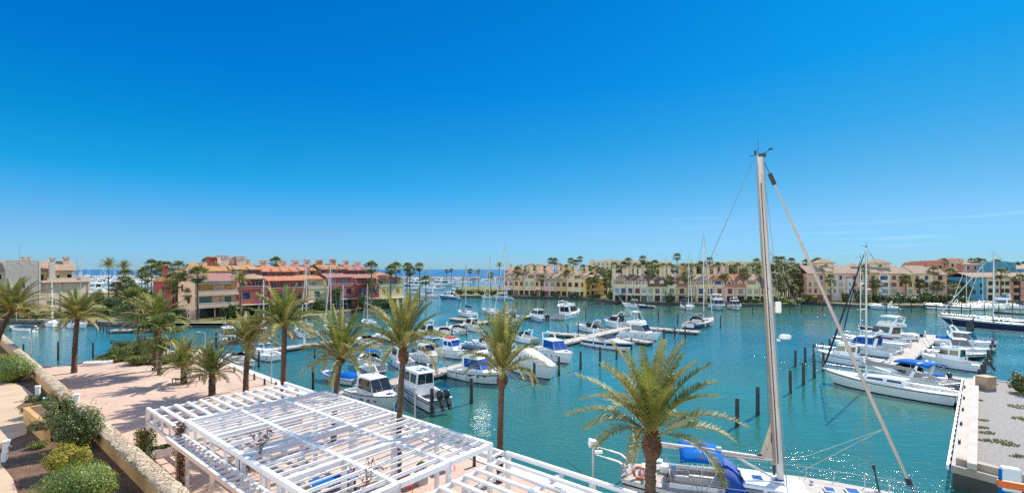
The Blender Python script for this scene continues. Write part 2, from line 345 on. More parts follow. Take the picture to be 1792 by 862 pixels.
def plaza_mat():
    m, n, l, b = nt_of('plaza_paving')
    tc = n.new('ShaderNodeTexCoord')
    mp = n.new('ShaderNodeMapping'); mp.inputs['Rotation'].default_value = (0, 0, R(38)); l.new(tc.outputs['Object'], mp.inputs['Vector'])
    br = n.new('ShaderNodeTexBrick'); br.inputs['Scale'].default_value = 1.0
    br.inputs['Brick Width'].default_value = 0.42; br.inputs['Row Height'].default_value = 0.21; br.inputs['Mortar Size'].default_value = 0.012
    br.inputs['Color1'].default_value = (0.525, 0.415, 0.335, 1); br.inputs['Color2'].default_value = (0.595, 0.475, 0.385, 1); br.inputs['Mortar'].default_value = (0.45, 0.33, 0.27, 1)
    l.new(mp.outputs[0], br.inputs['Vector'])
    # large bays with a paler joint
    b2 = n.new('ShaderNodeTexBrick'); b2.offset = 0; b2.inputs['Brick Width'].default_value = 6.0; b2.inputs['Row Height'].default_value = 6.0; b2.inputs['Mortar Size'].default_value = 0.06
    b2.inputs['Color1'].default_value = (1, 1, 1, 1); b2.inputs['Color2'].default_value = (0.93, 0.92, 0.91, 1); b2.inputs['Mortar'].default_value = (0.72, 0.68, 0.66, 1)
    l.new(mp.outputs[0], b2.inputs['Vector'])
    nz = n.new('ShaderNodeTexNoise'); nz.inputs['Scale'].default_value = 0.22; nz.inputs['Detail'].default_value = 6; nz.inputs['Roughness'].default_value = 0.65
    l.new(tc.outputs['Object'], nz.inputs['Vector'])
    rp = n.new('ShaderNodeValToRGB'); rp.color_ramp.elements[0].position = 0.3; rp.color_ramp.elements[1].position = 0.72
    rp.color_ramp.elements[0].color = (0.86, 0.74, 0.72, 1); rp.color_ramp.elements[1].color = (1.08, 1.06, 1.02, 1); l.new(nz.outputs[0], rp.inputs[0])
    x1 = n.new('ShaderNodeMix'); x1.data_type = 'RGBA'; x1.blend_type = 'MULTIPLY'; x1.inputs[0].default_value = 1; l.new(br.outputs[0], x1.inputs[6]); l.new(b2.outputs[0], x1.inputs[7])
    x2 = n.new('ShaderNodeMix'); x2.data_type = 'RGBA'; x2.blend_type = 'MULTIPLY'; x2.inputs[0].default_value = 1; l.new(x1.outputs[2], x2.inputs[6]); l.new(rp.outputs[0], x2.inputs[7])
    l.new(x2.outputs[2], b.inputs['Base Color']); b.inputs['Roughness'].default_value = 0.9
    return m
PLAZA = plaza_mat()
GRASS = pm('lawn_grass', (0.085, 0.10, 0.02), 0.95, 0.3, 0.25, 0.6, c2=(0.21, 0.19, 0.055), bscale=6)
SOIL = pm('garden_soil', (0.10, 0.052, 0.028), 0.98, 0.4, 2.5, 0.9, c2=(0.20, 0.11, 0.065), bscale=14)
PATHM = pm('path_concrete', (0.44, 0.31, 0.20), 0.9, 0.12, 0.6, 0.3, c2=(0.53, 0.39, 0.26), bscale=20)
GRAV = pm('gravel_ground', (0.22, 0.20, 0.185), 0.97, 0.3, 5.0, 0.9, c2=(0.34, 0.315, 0.29), bscale=22)
BEACH = pm('sand_ground', (0.45, 0.33, 0.20), 0.95, 0.2, 0.3)
PZ = 1.3                                              # plaza level
U = Vector((0.62, 0.785, 0)); V = Vector((-0.765, 0.645, 0))    # out along the jetties; along the quay
QA, QB = W(1026, 862, PZ), W(408, 636, PZ)
qd = (QB - QA).normalized()
q_near = QA - qd * 22
corner = W(350, 611, PZ); far2 = W(200, 620.5, PZ); far3 = W(104, 641, PZ)
poly = [(q_near.x, q_near.y), (QA.x, QA.y), (QB.x, QB.y), (corner.x, corner.y), (far2.x, far2.y), (far3.x, far3.y), (-66, 60), (-72, 66), (-95, 56), (-95, -5), (10, -5)]
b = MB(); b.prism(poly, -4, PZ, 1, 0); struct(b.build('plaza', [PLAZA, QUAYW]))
# pale coping along the quay edge, a real step proud of the paving
def strip(name, pts, wd, z0, z1, mat, side=1):
    """band along a polyline, lying on one side of it"""
    b = MB()
    for p, q in zip(pts, pts[1:]):
        p = Vector(p).to_2d(); q = Vector(q).to_2d(); d = (q - p).normalized(); nn = Vector((-d.y, d.x)) * wd * side
        c = [p, q, q + nn, p + nn]
        if side < 0: c.reverse()
        b.prism([(v.x, v.y) for v in c], z0, z1)
    return struct(b.build(name, mat))
COPE = pm('quay_coping', (0.58, 0.53, 0.47), 0.85, 0.1, 0.7, 0.3, bscale=10)
strip('quay_coping_kerb', [q_near, QB], 0.9, PZ - 0.35, PZ + 0.05, COPE, 1)
strip('quay_coping_kerb', [QB, corner], 0.8, PZ - 0.352, PZ + 0.048, COPE, 1)
strip('quay_coping_kerb', [corner, far2, far3], 0.7, PZ - 0.348, PZ + 0.052, COPE, 1)

def land(name, pts, z, top, wall, z0=-4):
    b = MB(); b.prism([(p[0], p[1]) for p in pts], z0, z, 1, 0); return struct(b.build(name, [top, wall]))
# left bank with the stone house and the red terrace
lb = [W(-260, 565), W(0, 566), W(120, 567), W(200, 571), W(300, 573), W(390, 573), W(560, 557), W(712, 533.5)]
lbp = [(p.x, p.y) for p in lb] + [(-36, 190), (-52, 215), (-90, 232), (-175, 236), (-330, 190)]
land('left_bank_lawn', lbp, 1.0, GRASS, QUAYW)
strip('left_bank_kerb', lb, 0.5, 0.55, 1.06, CONC, 1)
# middle spit with a hedge, far side of the channel
mp_ = [W(800, 520.5), W(880, 520.5)]
land('spit_lawn', [(mp_[0].x, mp_[0].y), (6, mp_[0].y + 1), (6, 300), (-18, 330), (-42, 330), (-30, 236)], 0.9, GRASS, QUAYW)
# right banks, built as one sweep with an inlet
rb = [W(876, 520.5), W(960, 522), W(1045, 525.5), W(1076, 529.5), W(1240, 535.5), W(1396, 536)]
inlet = [W(1404, 530.5, 0), W(1440, 533.5)]
rb2 = [W(1518, 538.5), W(1660, 538), W(1792, 537), W(2050, 536)]
pts = rb + inlet + rb2
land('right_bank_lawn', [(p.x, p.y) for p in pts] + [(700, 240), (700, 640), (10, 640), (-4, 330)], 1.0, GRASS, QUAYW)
strip('right_bank_kerb', rb, 0.45, 0.55, 1.05, CONC, 1)
strip('right_bank_kerb', inlet + rb2, 0.45, 0.55, 1.055, CONC, 1)
# far marina ground and breakwater
land('marina_quay_ground', [(-330, 236.5), (-120, 237), (-100, 262), (-330, 262)], 1.1, BEACH, QUAYW)
def rocks(name, a, c, wd, h, seed, cell=2.6):
    r = random.Random(seed); a = Vector(a); c = Vector(c); L = (c - a).length; d = (c - a).normalized(); nn = Vector((-d.y, d.x, 0))
    b = MB(); nL = int(L / cell); nW = max(3, int(wd / cell))
    rings = []
    for i in range(nL + 1):
        rg = []
        for j in range(nW + 1):
            t = j / nW; hh = h * min(1, 3.2 * min(t, 1 - t)) * (0.75 + 0.5 * r.random()) - (1 if j in (0, nW) else 0)
            p = a + d * (i * cell + r.uniform(-.9, .9)) + nn * (t * wd + r.uniform(-.8, .8)); rg.append((p.x, p.y, hh))
        rings.append(rg)
    b.loft(rings)
    return struct(b.build(name, pm('breakwater_rock', (0.22, 0.18, 0.15), 0.95, 0.5, 0.25, c2=(0.5, 0.43, 0.37))))
rocks('breakwater_ground', (-760, 655, 0), (-190, 640, 0), 14, 4.2, 3)
rocks('breakwater_ground', (-150, 560, 0), (-38, 560, 0), 12, 3.6, 5)
rocks('breakwater_ground', (-30, 600, 0), (60, 610, 0), 12, 3.0, 6)

# gravel quay on the right
ga, gb = W(1690, 662, 1.2), W(1668, 815, 1.2)
gfar = W(1724, 662.5, 1.2); gfar2 = W(1800, 674, 1.2)
dn = Vector((0.55, -0.84, 0))
gn = gb + dn * 14
gp = [(gb.x, gb.y), (gn.x, gn.y), (75, 12), (78, 40), (gfar2.x, gfar2.y), (gfar.x, gfar.y), (ga.x, ga.y)]
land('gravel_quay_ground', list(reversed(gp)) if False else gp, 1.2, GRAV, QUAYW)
g_d = (ga - gb).normalized(); g_n = Vector((g_d.y, -g_d.x, 0))
# lower concrete walkway along its water edge, then an upstand beam
b = MB()
for o0, o1, z0, z1 in ((-0.08, 0.60, 0.82, 1.26), (0.60, 1.02, 0.8, 1.60)):
    p = [gb + g_n * o0 + g_d * (0.0), ga + g_n * o0, ga + g_n * o1, gb + g_n * o1]
    b.prism([(q.x, q.y) for q in reversed(p)], z0, z1)
struct(b.build('quay_walkway_kerb', CONC))
b = MB(); e_n = Vector((-dn.y, dn.x, 0))
for o0, o1, z0, z1 in ((-0.06, 0.50, 0.84, 1.255), (0.50, 0.95, 0.8, 1.595)):
    p = [gb + e_n * o0, gn + e_n * o0, gn + e_n * o1, gb + e_n * o1]
    b.prism([(q.x, q.y) for q in p], z0, z1)
struct(b.build('quay_end_kerb', pm('tan_concrete', (0.38, 0.30, 0.23), 0.9, 0.15, 0.8, 0.3)))
strip('quay_far_kerb', [gfar2, gfar, ga], 0.35, 0.9, 1.3, CONC, 1)
# grass tufts on the gravel
def tufts(name, spots, z, seed, mat, hgt=0.13):
    r = random.Random(seed); b = MB()
    for px, py, rad, cnt in spots:
        c = W(px, py, z)
        for i in range(int(cnt * .6)):
            a = r.uniform(0, 6.283); q = rad * math.sqrt(r.random()); x, y = c.x + q * math.cos(a) * 1.6, c.y + q * math.sin(a)
            hh = hgt * r.uniform(.5, 1.2); t = r.uniform(0, 3.14); dx, dy = math.cos(t) * .05, math.sin(t) * .05; lx, ly = r.uniform(-.08, .08), r.uniform(-.08, .08)
            b.face([(x - dx, y - dy, z), (x + dx, y + dy, z), (x + lx, y + ly, z + hh)])
    return struct(b.build(name, mat), 'stuff')
tufts('grass', [(1711, 700, .3, 90), (1720, 735, .25, 70), (1718, 748, .3, 110), (1728, 757, .35, 130), (1722, 770, .25, 90), (1748, 772, .5, 190), (1768, 778, .35, 120), (1790, 690, .7, 300), (1794, 712, .8, 360), (1790, 733, .5, 200), (1782, 798, .3, 90), (1712, 664, .3, 60), (1735, 672, .4, 90)], 1.2, 4, pm('dry_tuft', (0.15, 0.16, 0.045), 0.8, 0.3, 2.0, c2=(0.27, 0.25, 0.10), tr=.2))

# garden terrace above the plaza: soil, path, seen over the wall
GZ = 4.0
wa, wb = W(16, 593, 4.9), W(300, 832, 4.9)
wd_ = (wa - wb).normalized(); wnn = Vector((-wd_.y, wd_.x, 0))     # towards the garden (left)
if wnn.x > 0: wnn = -wnn
GW0 = wb - wd_ * 16; GW1 = wa + wd_ * 16
gp = [GW0 + wnn * 0.5, GW1 + wnn * 0.5, GW1 + wnn * 40, GW0 + wnn * 40]
b = MB(); b.prism([(p.x, p.y) for p in reversed(gp)], 0.0, GZ); struct(b.build('garden_ground', SOIL))
pp = [W(-120, 640, GZ), W(-10, 662, GZ), W(40, 676, GZ), W(58, 690, GZ), W(48, 700, GZ), W(27, 712, GZ), W(50, 730, GZ), W(46, 760, GZ), W(-10, 780, GZ), W(-150, 800, GZ)]
b = MB(); b.prism([(p.x, p.y) for p in reversed(pp)], GZ - .2, GZ + .05); struct(b.build('garden_path', PATHM))
pp = [W(-120, 800, GZ), W(-4, 806, GZ), W(22, 838, GZ), W(36, 880, GZ), W(-100, 900, GZ)]
b = MB(); b.prism([(p.x, p.y) for p in reversed(pp)], GZ - .2, GZ + .052); struct(b.build('garden_path', PATHM))

# fallen leaves and bits on the terrace soil
b = MB(); r = random.Random(17)
for i in range(2600):
    c = W(r.uniform(-20, 250), r.uniform(690, 880), GZ + .012); u = Vector((r.uniform(-1, 1), r.uniform(-1, 1), r.uniform(-.2, .2))) * r.uniform(.015, .045); v = Vector((-u.y, u.x, r.uniform(-.01, .02))) * .6
    if (c - GW0).dot(wnn) < .7: continue
    b.face([c - u, c - v, c + u, c + v], r.randrange(3))
struct(b.build('fallen_leaves', [FR3, TWIG, LF_O]), 'stuff')
# ------------------------------------------------------------------ plants
def frond(b, base, az, el0, L, droop, nl, lw, ll, r, m_leaf, m_rib, twist=0.0, vfold=0.55):
    """one feather frond: a curved rib carrying leaflets on both sides"""
    d_h = Vector((math.cos(az), math.sin(az), 0)); side = Vector((-math.sin(az), math.cos(az), 0))
    pts = []; p = Vector(base); N = 9; el = el0
    for i in range(N):
        pts.append(p.copy()); t = i / (N - 1)
        e = el0 - droop * (t ** 1.25) ; step = L / (N - 1)
        p = p + (d_h * math.cos(e) + Vector((0, 0, 1)) * math.sin(e)) * step + side * (twist * t * step)
    for i in range(N - 1):
        a, c = pts[i], pts[i+1]; wdt = 0.034 * (1 - i / N) + 0.008; 
        up = (c - a).cross(side).normalized()
        b.face([a - side*wdt, a + side*wdt, c + side*wdt*.85, c - side*wdt*.85], m_rib)
        b.face([a - up*wdt*.7, a + up*wdt*.7, c + up*wdt*.6, c - up*wdt*.6], m_rib)
    for k in range(nl):
        t = 0.15 + 0.85 * k / (nl - 1); f = t * (N - 1); i = min(int(f), N - 2); f -= i
        q = pts[i].lerp(pts[i+1], f); tan = (pts[i+1] - pts[i]).normalized(); up = side.cross(tan).normalized()
        if up.z < 0 and abs(el0) < 1.4: up = -up
        ln = ll * (0.35 + 0.65 * math.sin(min(1, t * 1.9) * math.pi / 2)) * (1 - 0.62 * max(0, t - 0.5) * 2 * 0.9) * r.uniform(.85, 1.12)
        for s in (-1, 1):
            sw = r.uniform(0.55, 0.85)
            dr = (side * s * 0.85 + tan * sw + up * vfold * r.uniform(.4, 1.2)).normalized()
            tip = q + dr * ln - Vector((0, 0, 1)) * ln * 0.16 * r.uniform(.3, 1.7)
            md = q.lerp(tip, 0.45); wv = tan * lw * (0.8 if t < .85 else .6)
            b.face([q - wv * .5, q + wv * .5, md + wv * .95, tip, md - wv * .95], m_leaf)

def date_crown(seed, n, L, nl=34, lw=0.03, ll=0.48, spread=1.0, straw=0.12, upmin=0.22, dead=5):
    r = random.Random(seed); b = MB()
    for i in range(n):
        t = (i + .5) / n                           # 0 = spear leaves, 1 = oldest
        el = 1.45 - (1.45 - upmin) * (t ** 1.05) * spread + r.uniform(-.14, .14)
        az = i * 2.39996 + r.uniform(-.25, .25)
        l = L * (0.96 + 0.10 * math.sin(t * 2.6) - .12 * t) * r.uniform(.86, 1.06)
        dr = (0.38 + 1.35 * t ** 1.1) * r.uniform(.7, 1.2)
        ml = 0 if r.random() > .42 + .25 * t else 1
        if t > .82 and r.random() < straw * 4: ml = 2
        base = (math.cos(az) * (.05 + .12 * t), math.sin(az) * (.05 + .12 * t), .22 - t * .25)
        frond(b, base, az, el, l, dr, nl, lw, ll, r, ml, 3, r.uniform(-.15, .15))
    for i in range(dead):                          # a few dry fronds hanging below
        az = r.uniform(0, 6.28); frond(b, (math.cos(az) * .15, math.sin(az) * .15, -.08), az, r.uniform(-.1, .35), L * r.uniform(.42, .66), r.uniform(1.2, 1.9), nl // 2, lw, ll * .7, r, 2, 2, r.uniform(-.3, .3), .2)
    return b
def bark_trunk(h, r0, r1, seed, lean=(0, 0), rough=1.0, n=11):
    """stem ringed with the stumps of cut leaves"""
    r = random.Random(seed); b = MB(); rings = []; k = max(6, int(h / 0.09)); ph = 0
    for i in range(k + 1):
        t = i / k; rr = r0 + (r1 - r0) * t + (0.12 * r0 * math.exp(-t * 9))
        cx = lean[0] * t * t; cy = lean[1] * t * t; ph += .55
        ring = []
        for j in range(n):
            a = 2 * math.pi * j / n + ph
            q = rr * (1 + rough * (0.05 if i % 2 else -0.05) + rough * r.uniform(-.09, .09))
            ring.append((cx + q * math.cos(a), cy + q * math.sin(a), h * t))
        rings.append(ring)
    # undo the phase drift so the skin does not twist
    for i, ring in enumerate(rings):
        rings[i] = sorted(ring, key=lambda p: math.atan2(p[1] - lean[1]*(i/k)**2, p[0] - lean[0]*(i/k)**2))
    b.loft(rings, closed=True); return b
def boots(h, r, seed):
    """swollen head of cut leaf bases under the crown"""
    rn = random.Random(seed); b = MB(); prof = []
    rings = []; N = 14; n = 16
    for i in range(N + 1):
        t = i / N; q = r * (0.62 + 0.50 * math.sin(min(1, t * 1.12) * math.pi) ** 0.8)
        rings.append([(q * math.cos(6.2832*j/n) * rn.uniform(.9, 1.06), q * math.sin(6.2832*j/n) * rn.uniform(.9, 1.06), t * h) for j in range(n)])
    b.loft(rings, closed=True)
    for i in range(int(90)):
        a = i * 2.39996; t = (i + .5) / 90; z = t * h; q = r * (0.62 + 0.50 * math.sin(min(1, t * 1.12) * math.pi) ** 0.8)
        c, s = math.cos(a), math.sin(a); wv = r * .2
        p = Vector((c * q * .93, s * q * .93, z)); sd = Vector((-s, c, 0)) * wv; o = Vector((c, s, 0)) * r * .2; u = Vector((0, 0, r * .32))
        b.face([p - sd, p + sd, p + sd * .6 + o + u, p - sd * .6 + o + u]); b.face([p - sd * .6 + o + u, p + sd * .6 + o + u, p + u * .9])
    return b
CROWNS = {}
def crown_mesh(kind):
    if kind in CROWNS: return CROWNS[kind]
    k, s = kind
    if k == 'near': b = date_crown(100 + s, 32, 4.0, 78, .040, .64, straw=.06, upmin=.40, dead=0)
    elif k == 'date': b = date_crown(200 + s, 38, 3.9, 56, .050, .66, straw=.12)
    elif k == 'low': b = date_crown(300 + s, 36, 3.5, 50, .048, .60, straw=.10, upmin=.30)
    else: b = date_crown(400 + s, 40, 3.2, 22, .07, .55, straw=.05)
    o = b.build('crown', [FR1, FR2, FR3, RACH]); CROWNS[kind] = o.data; bpy.data.objects.remove(o); return CROWNS[kind]
def date_palm(base, h, kind, seed, label, r0=.24, lean=(0, 0), sc=1.0, boot=0.0, rot=0.0, group='date palms on the plaza', trunk=None):
    root = empty('date_palm', base, 0, label, 'palm tree', group)
    bark_trunk(h, r0, r0 * .86, seed, lean).build('trunk', trunk or TRUNK, root)
    if boot: boots(boot, r0 * 1.42, seed).build('leaf_bases', BOOT, root, loc=(lean[0], lean[1], h - boot))
    inst(crown_mesh(kind), 'crown', root, (lean[0], lean[1], h - (.1 if boot else 0)), rot, sc if isinstance(sc, tuple) else (sc,) * 3)
    return root

def palm_at(px, pyb, pyt, kind, seed, label, z=PZ, **kw):
    p = W(px, pyb, z); h = (pyb - pyt) * p.y / FOC
    return date_palm(p, h, kind, seed, label, **kw)
# the rows on the plaza
palm_at(-12, 636, 545, ('date', 0), 1, 'date palm leaning over the stone wall where the terrace path starts', z=GZ, r0=.26, lean=(1.5, .3), sc=.86)
palm_at(130, 652, 558, ('date', 1), 2, 'tall date palm alone by the canal end of the pink plaza', r0=.26, lean=(.35, 0), sc=(.98, .98, .92))
palm_at(271, 648, 564, ('date', 2), 3, 'date palm beside the low green planting bed on the plaza', r0=.27, lean=(.25, 0), sc=(1.0, 1.0, .94), rot=1)
palm_at(322, 671, 645, ('low', 0), 4, 'short stocky date palm with two dark benches at its foot', r0=.30, sc=(.88, .88, .98))
palm_at(371, 691, 657, ('low', 1), 5, 'short date palm standing behind the corner of the white pergola', r0=.30, sc=(.84, .84, .96), rot=2)
palm_at(430, 689, 600, ('date', 3), 6, 'date palm with straw-coloured fronds in front of the number-marked sailing dinghy', r0=.25, lean=(.25, 0), sc=(.94, .94, .82), rot=.6)
palm_at(496, 695, 573, ('date', 4), 7, 'tall slim-trunked date palm at the quay edge behind the white pergola', r0=.25, lean=(.1, 0), sc=(1.0, 1.0, 1.03), rot=2.2)
palm_at(584, 772, 626, ('date', 5), 8, 'date palm rising through the pergola before the blue covered speedboat', r0=.19, lean=(.45, 0), sc=(.78, .78, .94), boot=0.45, rot=4)
palm_at(697, 842, 608, ('near', 1), 9, 'bushy date palm with swollen head rising through the middle of the pergola', r0=.175, lean=(.3, 0), sc=(.74, .74, .88), boot=.9, rot=.3)
palm_at(875, 842, 653, ('near', 2), 10, 'date palm with dark bare trunk at the pergola end beside the water', r0=.19, lean=(.12, 0), sc=(.67, .67, 1.02), boot=.76, rot=1.7)
date_palm(Vector((5.45, 18.6, PZ)), ZY(756, 18.6) - PZ, ('near', 3), 11, 'large full date palm with fat bulbous trunk head beside the moored yacht', r0=.235, lean=(.1, 0), sc=(.90, .90, .93), boot=1.05, rot=.9)

# fan palms (washingtonia)
def fan_leaf(b, base, az, el, L, r, m, seg=11, rad=0.9):
    d_h = Vector((math.cos(az), math.sin(az), 0)); dirv = d_h * math.cos(el) + Vector((0, 0, 1)) * math.sin(el)
    side = Vector((-math.sin(az), math.cos(az), 0)); up = side.cross(dirv)
    c = Vector(base) + dirv * L
    wv = side * .02
    b.face([Vector(base) - wv, Vector(base) + wv, c + wv, c - wv], 1)
    for k in range(seg):
        a = (-1 + 2 * k / (seg - 1)) * 1.9; q = rad * r.uniform(.8, 1.1) * (1 - .12 * abs(a))
        tip = c + (dirv * math.cos(a) + side * math.sin(a)) * q - Vector((0, 0, 1)) * q * r.uniform(.1, .5)
        a2 = 1.9 / (seg - 1) * .9; h = q * .55
        e1 = c + (dirv * math.cos(a - a2) + side * math.sin(a - a2)) * h; e2 = c + (dirv * math.cos(a + a2) + side * math.sin(a + a2)) * h
        b.face([c, e1, tip, e2], m)
FANS_M = {}
def fan_crown(v):
    if v in FANS_M: return FANS_M[v]
    r = random.Random(700 + v); b = MB(); n = 42
    for i in range(n):
        t = (i + .5) / n; el = 1.45 - 2.15 * t + r.uniform(-.15, .15)
        fan_leaf(b, (0, 0, -.25 * t), i * 2.39996 + r.uniform(-.2, .2), el, (.75 + .35 * math.sin(t * 3)) * r.uniform(.85, 1.15), r, 0 if r.random() < .6 else 2, rad=.95)
    # skirt of dead leaves
    for i in range(14):
        a = i * 2.39996; z = -.35 - .45 * r.random(); q = .16 + .16 * r.random()
        p = Vector((math.cos(a) * .14, math.sin(a) * .14, z)); sd = Vector((-math.sin(a), math.cos(a), 0)) * .17
        b.face([p - sd * .4, p + sd * .4, p + sd + Vector((math.cos(a) * q, math.sin(a) * q, -.55)), p - sd + Vector((math.cos(a) * q, math.sin(a) * q, -.6))], 3)
    o = b.build('crown', [FANC if v % 2 else FANL, RACH, FANP, FANS]); FANS_M[v] = o.data; bpy.data.objects.remove(o); return FANS_M[v]
TR_M = {}
def fan_trunk(v, dark):
    key = (v, dark)
    if key in TR_M: return TR_M[key]
    r = random.Random(900 + v); ln = (r.uniform(-.4, .4), r.uniform(-.3, .3)) if v else (0, 0); b = MB(); pts = []; rr = []
    for i in range(9):
        t = i / 8; pts.append((ln[0] * t * (1 - t) * 2, ln[1] * t * (1 - t) * 2, t)); rr.append((.27 - .11 * t + (.10 if i == 0 else 0)))
    b.tube(pts, rr, 8); o = b.build('trunk', TRUNKD if dark else TRUNKG, smooth=50); TR_M[key] = o.data; bpy.data.objects.remove(o); return TR_M[key]
DATE_FAR = [('far', i) for i in range(3)]
def far_palm(px, pyc, pyb, label, z=1.0, D=None, kind='fan', sc=1.0, group=None, dark=None):
    """palm whose crown centre shows at pyc and whose foot stands at pyb, or at depth D when the foot is hidden"""
    p = W(px, pyb, z) if D is None else WD(px, D, z)
    h = ZY(pyc, p.y) - z; r = rnd
    root = empty('fan_palm' if kind == 'fan' else 'date_palm', p, r.uniform(0, 6.28), label, 'palm tree', group)
    t = inst(fan_trunk(r.randrange(4), r.random() < .5 if dark is None else dark), 'trunk', root, (0, 0, 0), 0, (.85, .85, h))
    if kind == 'fan': inst(fan_crown(r.randrange(5)), 'crown', root, (0, 0, h), r.uniform(0, 6), (sc * r.uniform(1.2, 1.5),) * 3)
    else: inst(crown_mesh(DATE_FAR[r.randrange(3)]), 'crown', root, (0, 0, h - .4), r.uniform(0, 6), (sc,) * 3)
    return root
def palm_row(items, phrase, group, **kw):
    """items (x, crown y, foot y or None, kind, scale): labelled in order from the left"""
    items = sorted(items, key=lambda q: q[0]); n = len(items)
    for i, it in enumerate(items):
        px, yc, yb = it[0], it[1], it[2]; kind = it[3] if len(it) > 3 else 'fan'; sc = it[4] if len(it) > 4 else 1.0
        k = dict(kw)
        if yb is None: yb = 0
        else: k.pop('D', None)
        kd = {'fan': 'fan palm', 'date': 'date palm'}[kind]
        lab = phrase.replace('PALM', kd) + (', ' + ORD[i] + ' from the left' if n > 1 else '')
        far_palm(px, yc, yb, lab, kind=kind, sc=sc, group=group, **k)
palm_row([(190, 464, 522, 'date', 1.25), (217, 467, None, 'date', 1.2)], 'tall date palm silhouetted on the blue sea by the far marina'.replace('date palm', 'PALM'), 'palms by the far marina', D=205)
palm_row([(x, y, b_, 'fan', 1.1) for x, y, b_ in ((204, 503, 540), (212, 512, 539), (219, 481, 539), (222, 498, 541), (233, 507, 540), (248, 479, 522), (254, 474, 523), (259, 486, 530), (265, 462, 526), (273, 470, 528), (281, 464, 524), (287, 476, 534), (292, 466, 527))],
         'PALM in the clump between stone house and red terrace', 'palms between the stone house and the red terrace')
palm_row([(x, y, b_, 'fan', 1.15) for x, y, b_ in ((302, 488, 548), (316, 489, 550), (312, 467, 535), (323, 498, 553), (308, 503, 552), (338, 513, 556), (331, 487, 553), (347, 480, 560))], 'dense PALM before the shaded end of the pink house', 'palms beside the pink house')
palm_row([(363, 459, None), (379, 458, None)], 'PALM crown showing over the roofs behind the pink house', 'palms behind the red terrace', D=150)
far_palm(421, 489, 557, 'date palm with pale grey trunk on the lawn before the brick-red house', kind='date', sc=.9, dark=False)
palm_row([(483, 459, None), (484, 472, 520), (545, 479, 540, 'date', .95), (590, 512, 541), (649, 496, 537), (650, 468, None)],
         'PALM in the gardens of the red terrace', 'palms in the red terrace gardens', D=140)
palm_row([(684, 472, 541), (692, 468, 532), (713, 467, 531), (718, 474, 530), (734, 467, 529), (745, 490, 527)], 'PALM at the end of the terrace by the channel', 'palms by the channel')
palm_row([(782, 474, 497), (790, 473, 497), (823, 474, 500), (837, 476, 506, 'date', .9), (859, 481, 508), (874, 464, 510, 'date', .8)],
         'PALM on the spit between the channel and the sea', 'palms on the spit', z=.9)
palm_row([(906, 473, 515), (931, 468, 514), (948, 487, 518), (992, 478, 517), (1031, 490, 519.5), (1043, 488, 519)], 'PALM standing in front of the terracotta-roofed townhouses', 'palms before the terracotta-roofed row')
palm_row([(922, 469, None), (941, 468, None), (952, 470, None), (964, 456, None), (971, 457, None), (979, 466, None), (990, 468, None), (999, 456, None), (1007, 459, None), (1015, 453, None), (1021, 468, None), (1032, 469, None), (1044, 469, None)],
         'PALM behind the terracotta-roofed row', 'palms behind the terracotta-roofed row', D=262)
palm_row([(1056, 476, 516), (1067, 478, 519), (1062, 492, 520), (1071, 496, 522)], 'PALM in the gap between the two townhouse rows', 'palms between the townhouse rows')
palm_row([(1140, 477, 525), (1172, 490, 527), (1201, 482, 527), (1268, 486, 527), (1302, 477, 527.5), (1328, 471, 528)], 'PALM on the lawn before the chimneyed townhouse row', 'palms before the chimneyed row')
palm_row([(1075, 464, None), (1091, 463, None), (1100, 457, None), (1112, 466, None), (1125, 453, None), (1126, 464, None), (1136, 464, None), (1146, 461, None), (1160, 466, None), (1172, 467, None), (1185, 449, None), (1196, 466, None)],
         'PALM behind the cream part of the chimneyed row', 'palms behind the chimneyed row', D=228)
palm_row([(1242, 456, None), (1265, 466, None), (1280, 468, None), (1291, 466, None), (1312, 468, None), (1324, 458, None), (1340, 468, None)],
         'PALM behind the pink part of the chimneyed row', 'palms behind the chimneyed row', D=225)
palm_row([(1358, 454, None), (1368, 455, None), (1385, 457, None), (1411, 459, None), (1424, 460, None), (1431, 457, None)], 'tall PALM topping the grove beside the pink apartment block', 'palms in the grove', D=225)
palm_row([(1362, 478, 527), (1369, 486, 526), (1376, 492, 526), (1383, 480, 524), (1391, 476, 524), (1398, 488, 524), (1404, 494, 523), (1409, 484, 522), (1366, 500, 528), (1388, 505, 526), (1400, 503, 524)],
         'PALM in the dense grove by the inlet', 'palms in the grove')
palm_row([(1453, 487, 527), (1513, 470, 527, 'fan', .9), (1533, 496, 527), (1586, 488, 527), (1610, 496, 527), (1634, 473, 527), (1640, 500, 528)], 'PALM on the lawn in front of the pink apartment block', 'palms before the apartment block')
palm_row([(1652, 457, None), (1700, 457, None), (1711, 456, None), (1719, 458, None), (1744, 459, None)], 'PALM against the sky above the far red houses', 'palms above the far red houses', D=240)
palm_row([(1659, 496, 524), (1663, 476, 523), (1669, 504, 526), (1674, 484, 522), (1681, 500, 525), (1686, 490, 524), (1692, 508, 526)], 'PALM in the garden between apartment block and blue house', 'palms between apartment block and blue house')
palm_row([(1752, 478, 527), (1784, 486, 527)], 'PALM before the salmon-coloured flats', 'palms before the salmon-coloured flats')
palm_row([(240, 533, 622, 'fan', 1.35), (280, 582, 655, 'fan', 1.15)], 'PALM with drooping pale leaves in the plaza planting bed', 'palms in the planting bed', z=PZ, dark=False)

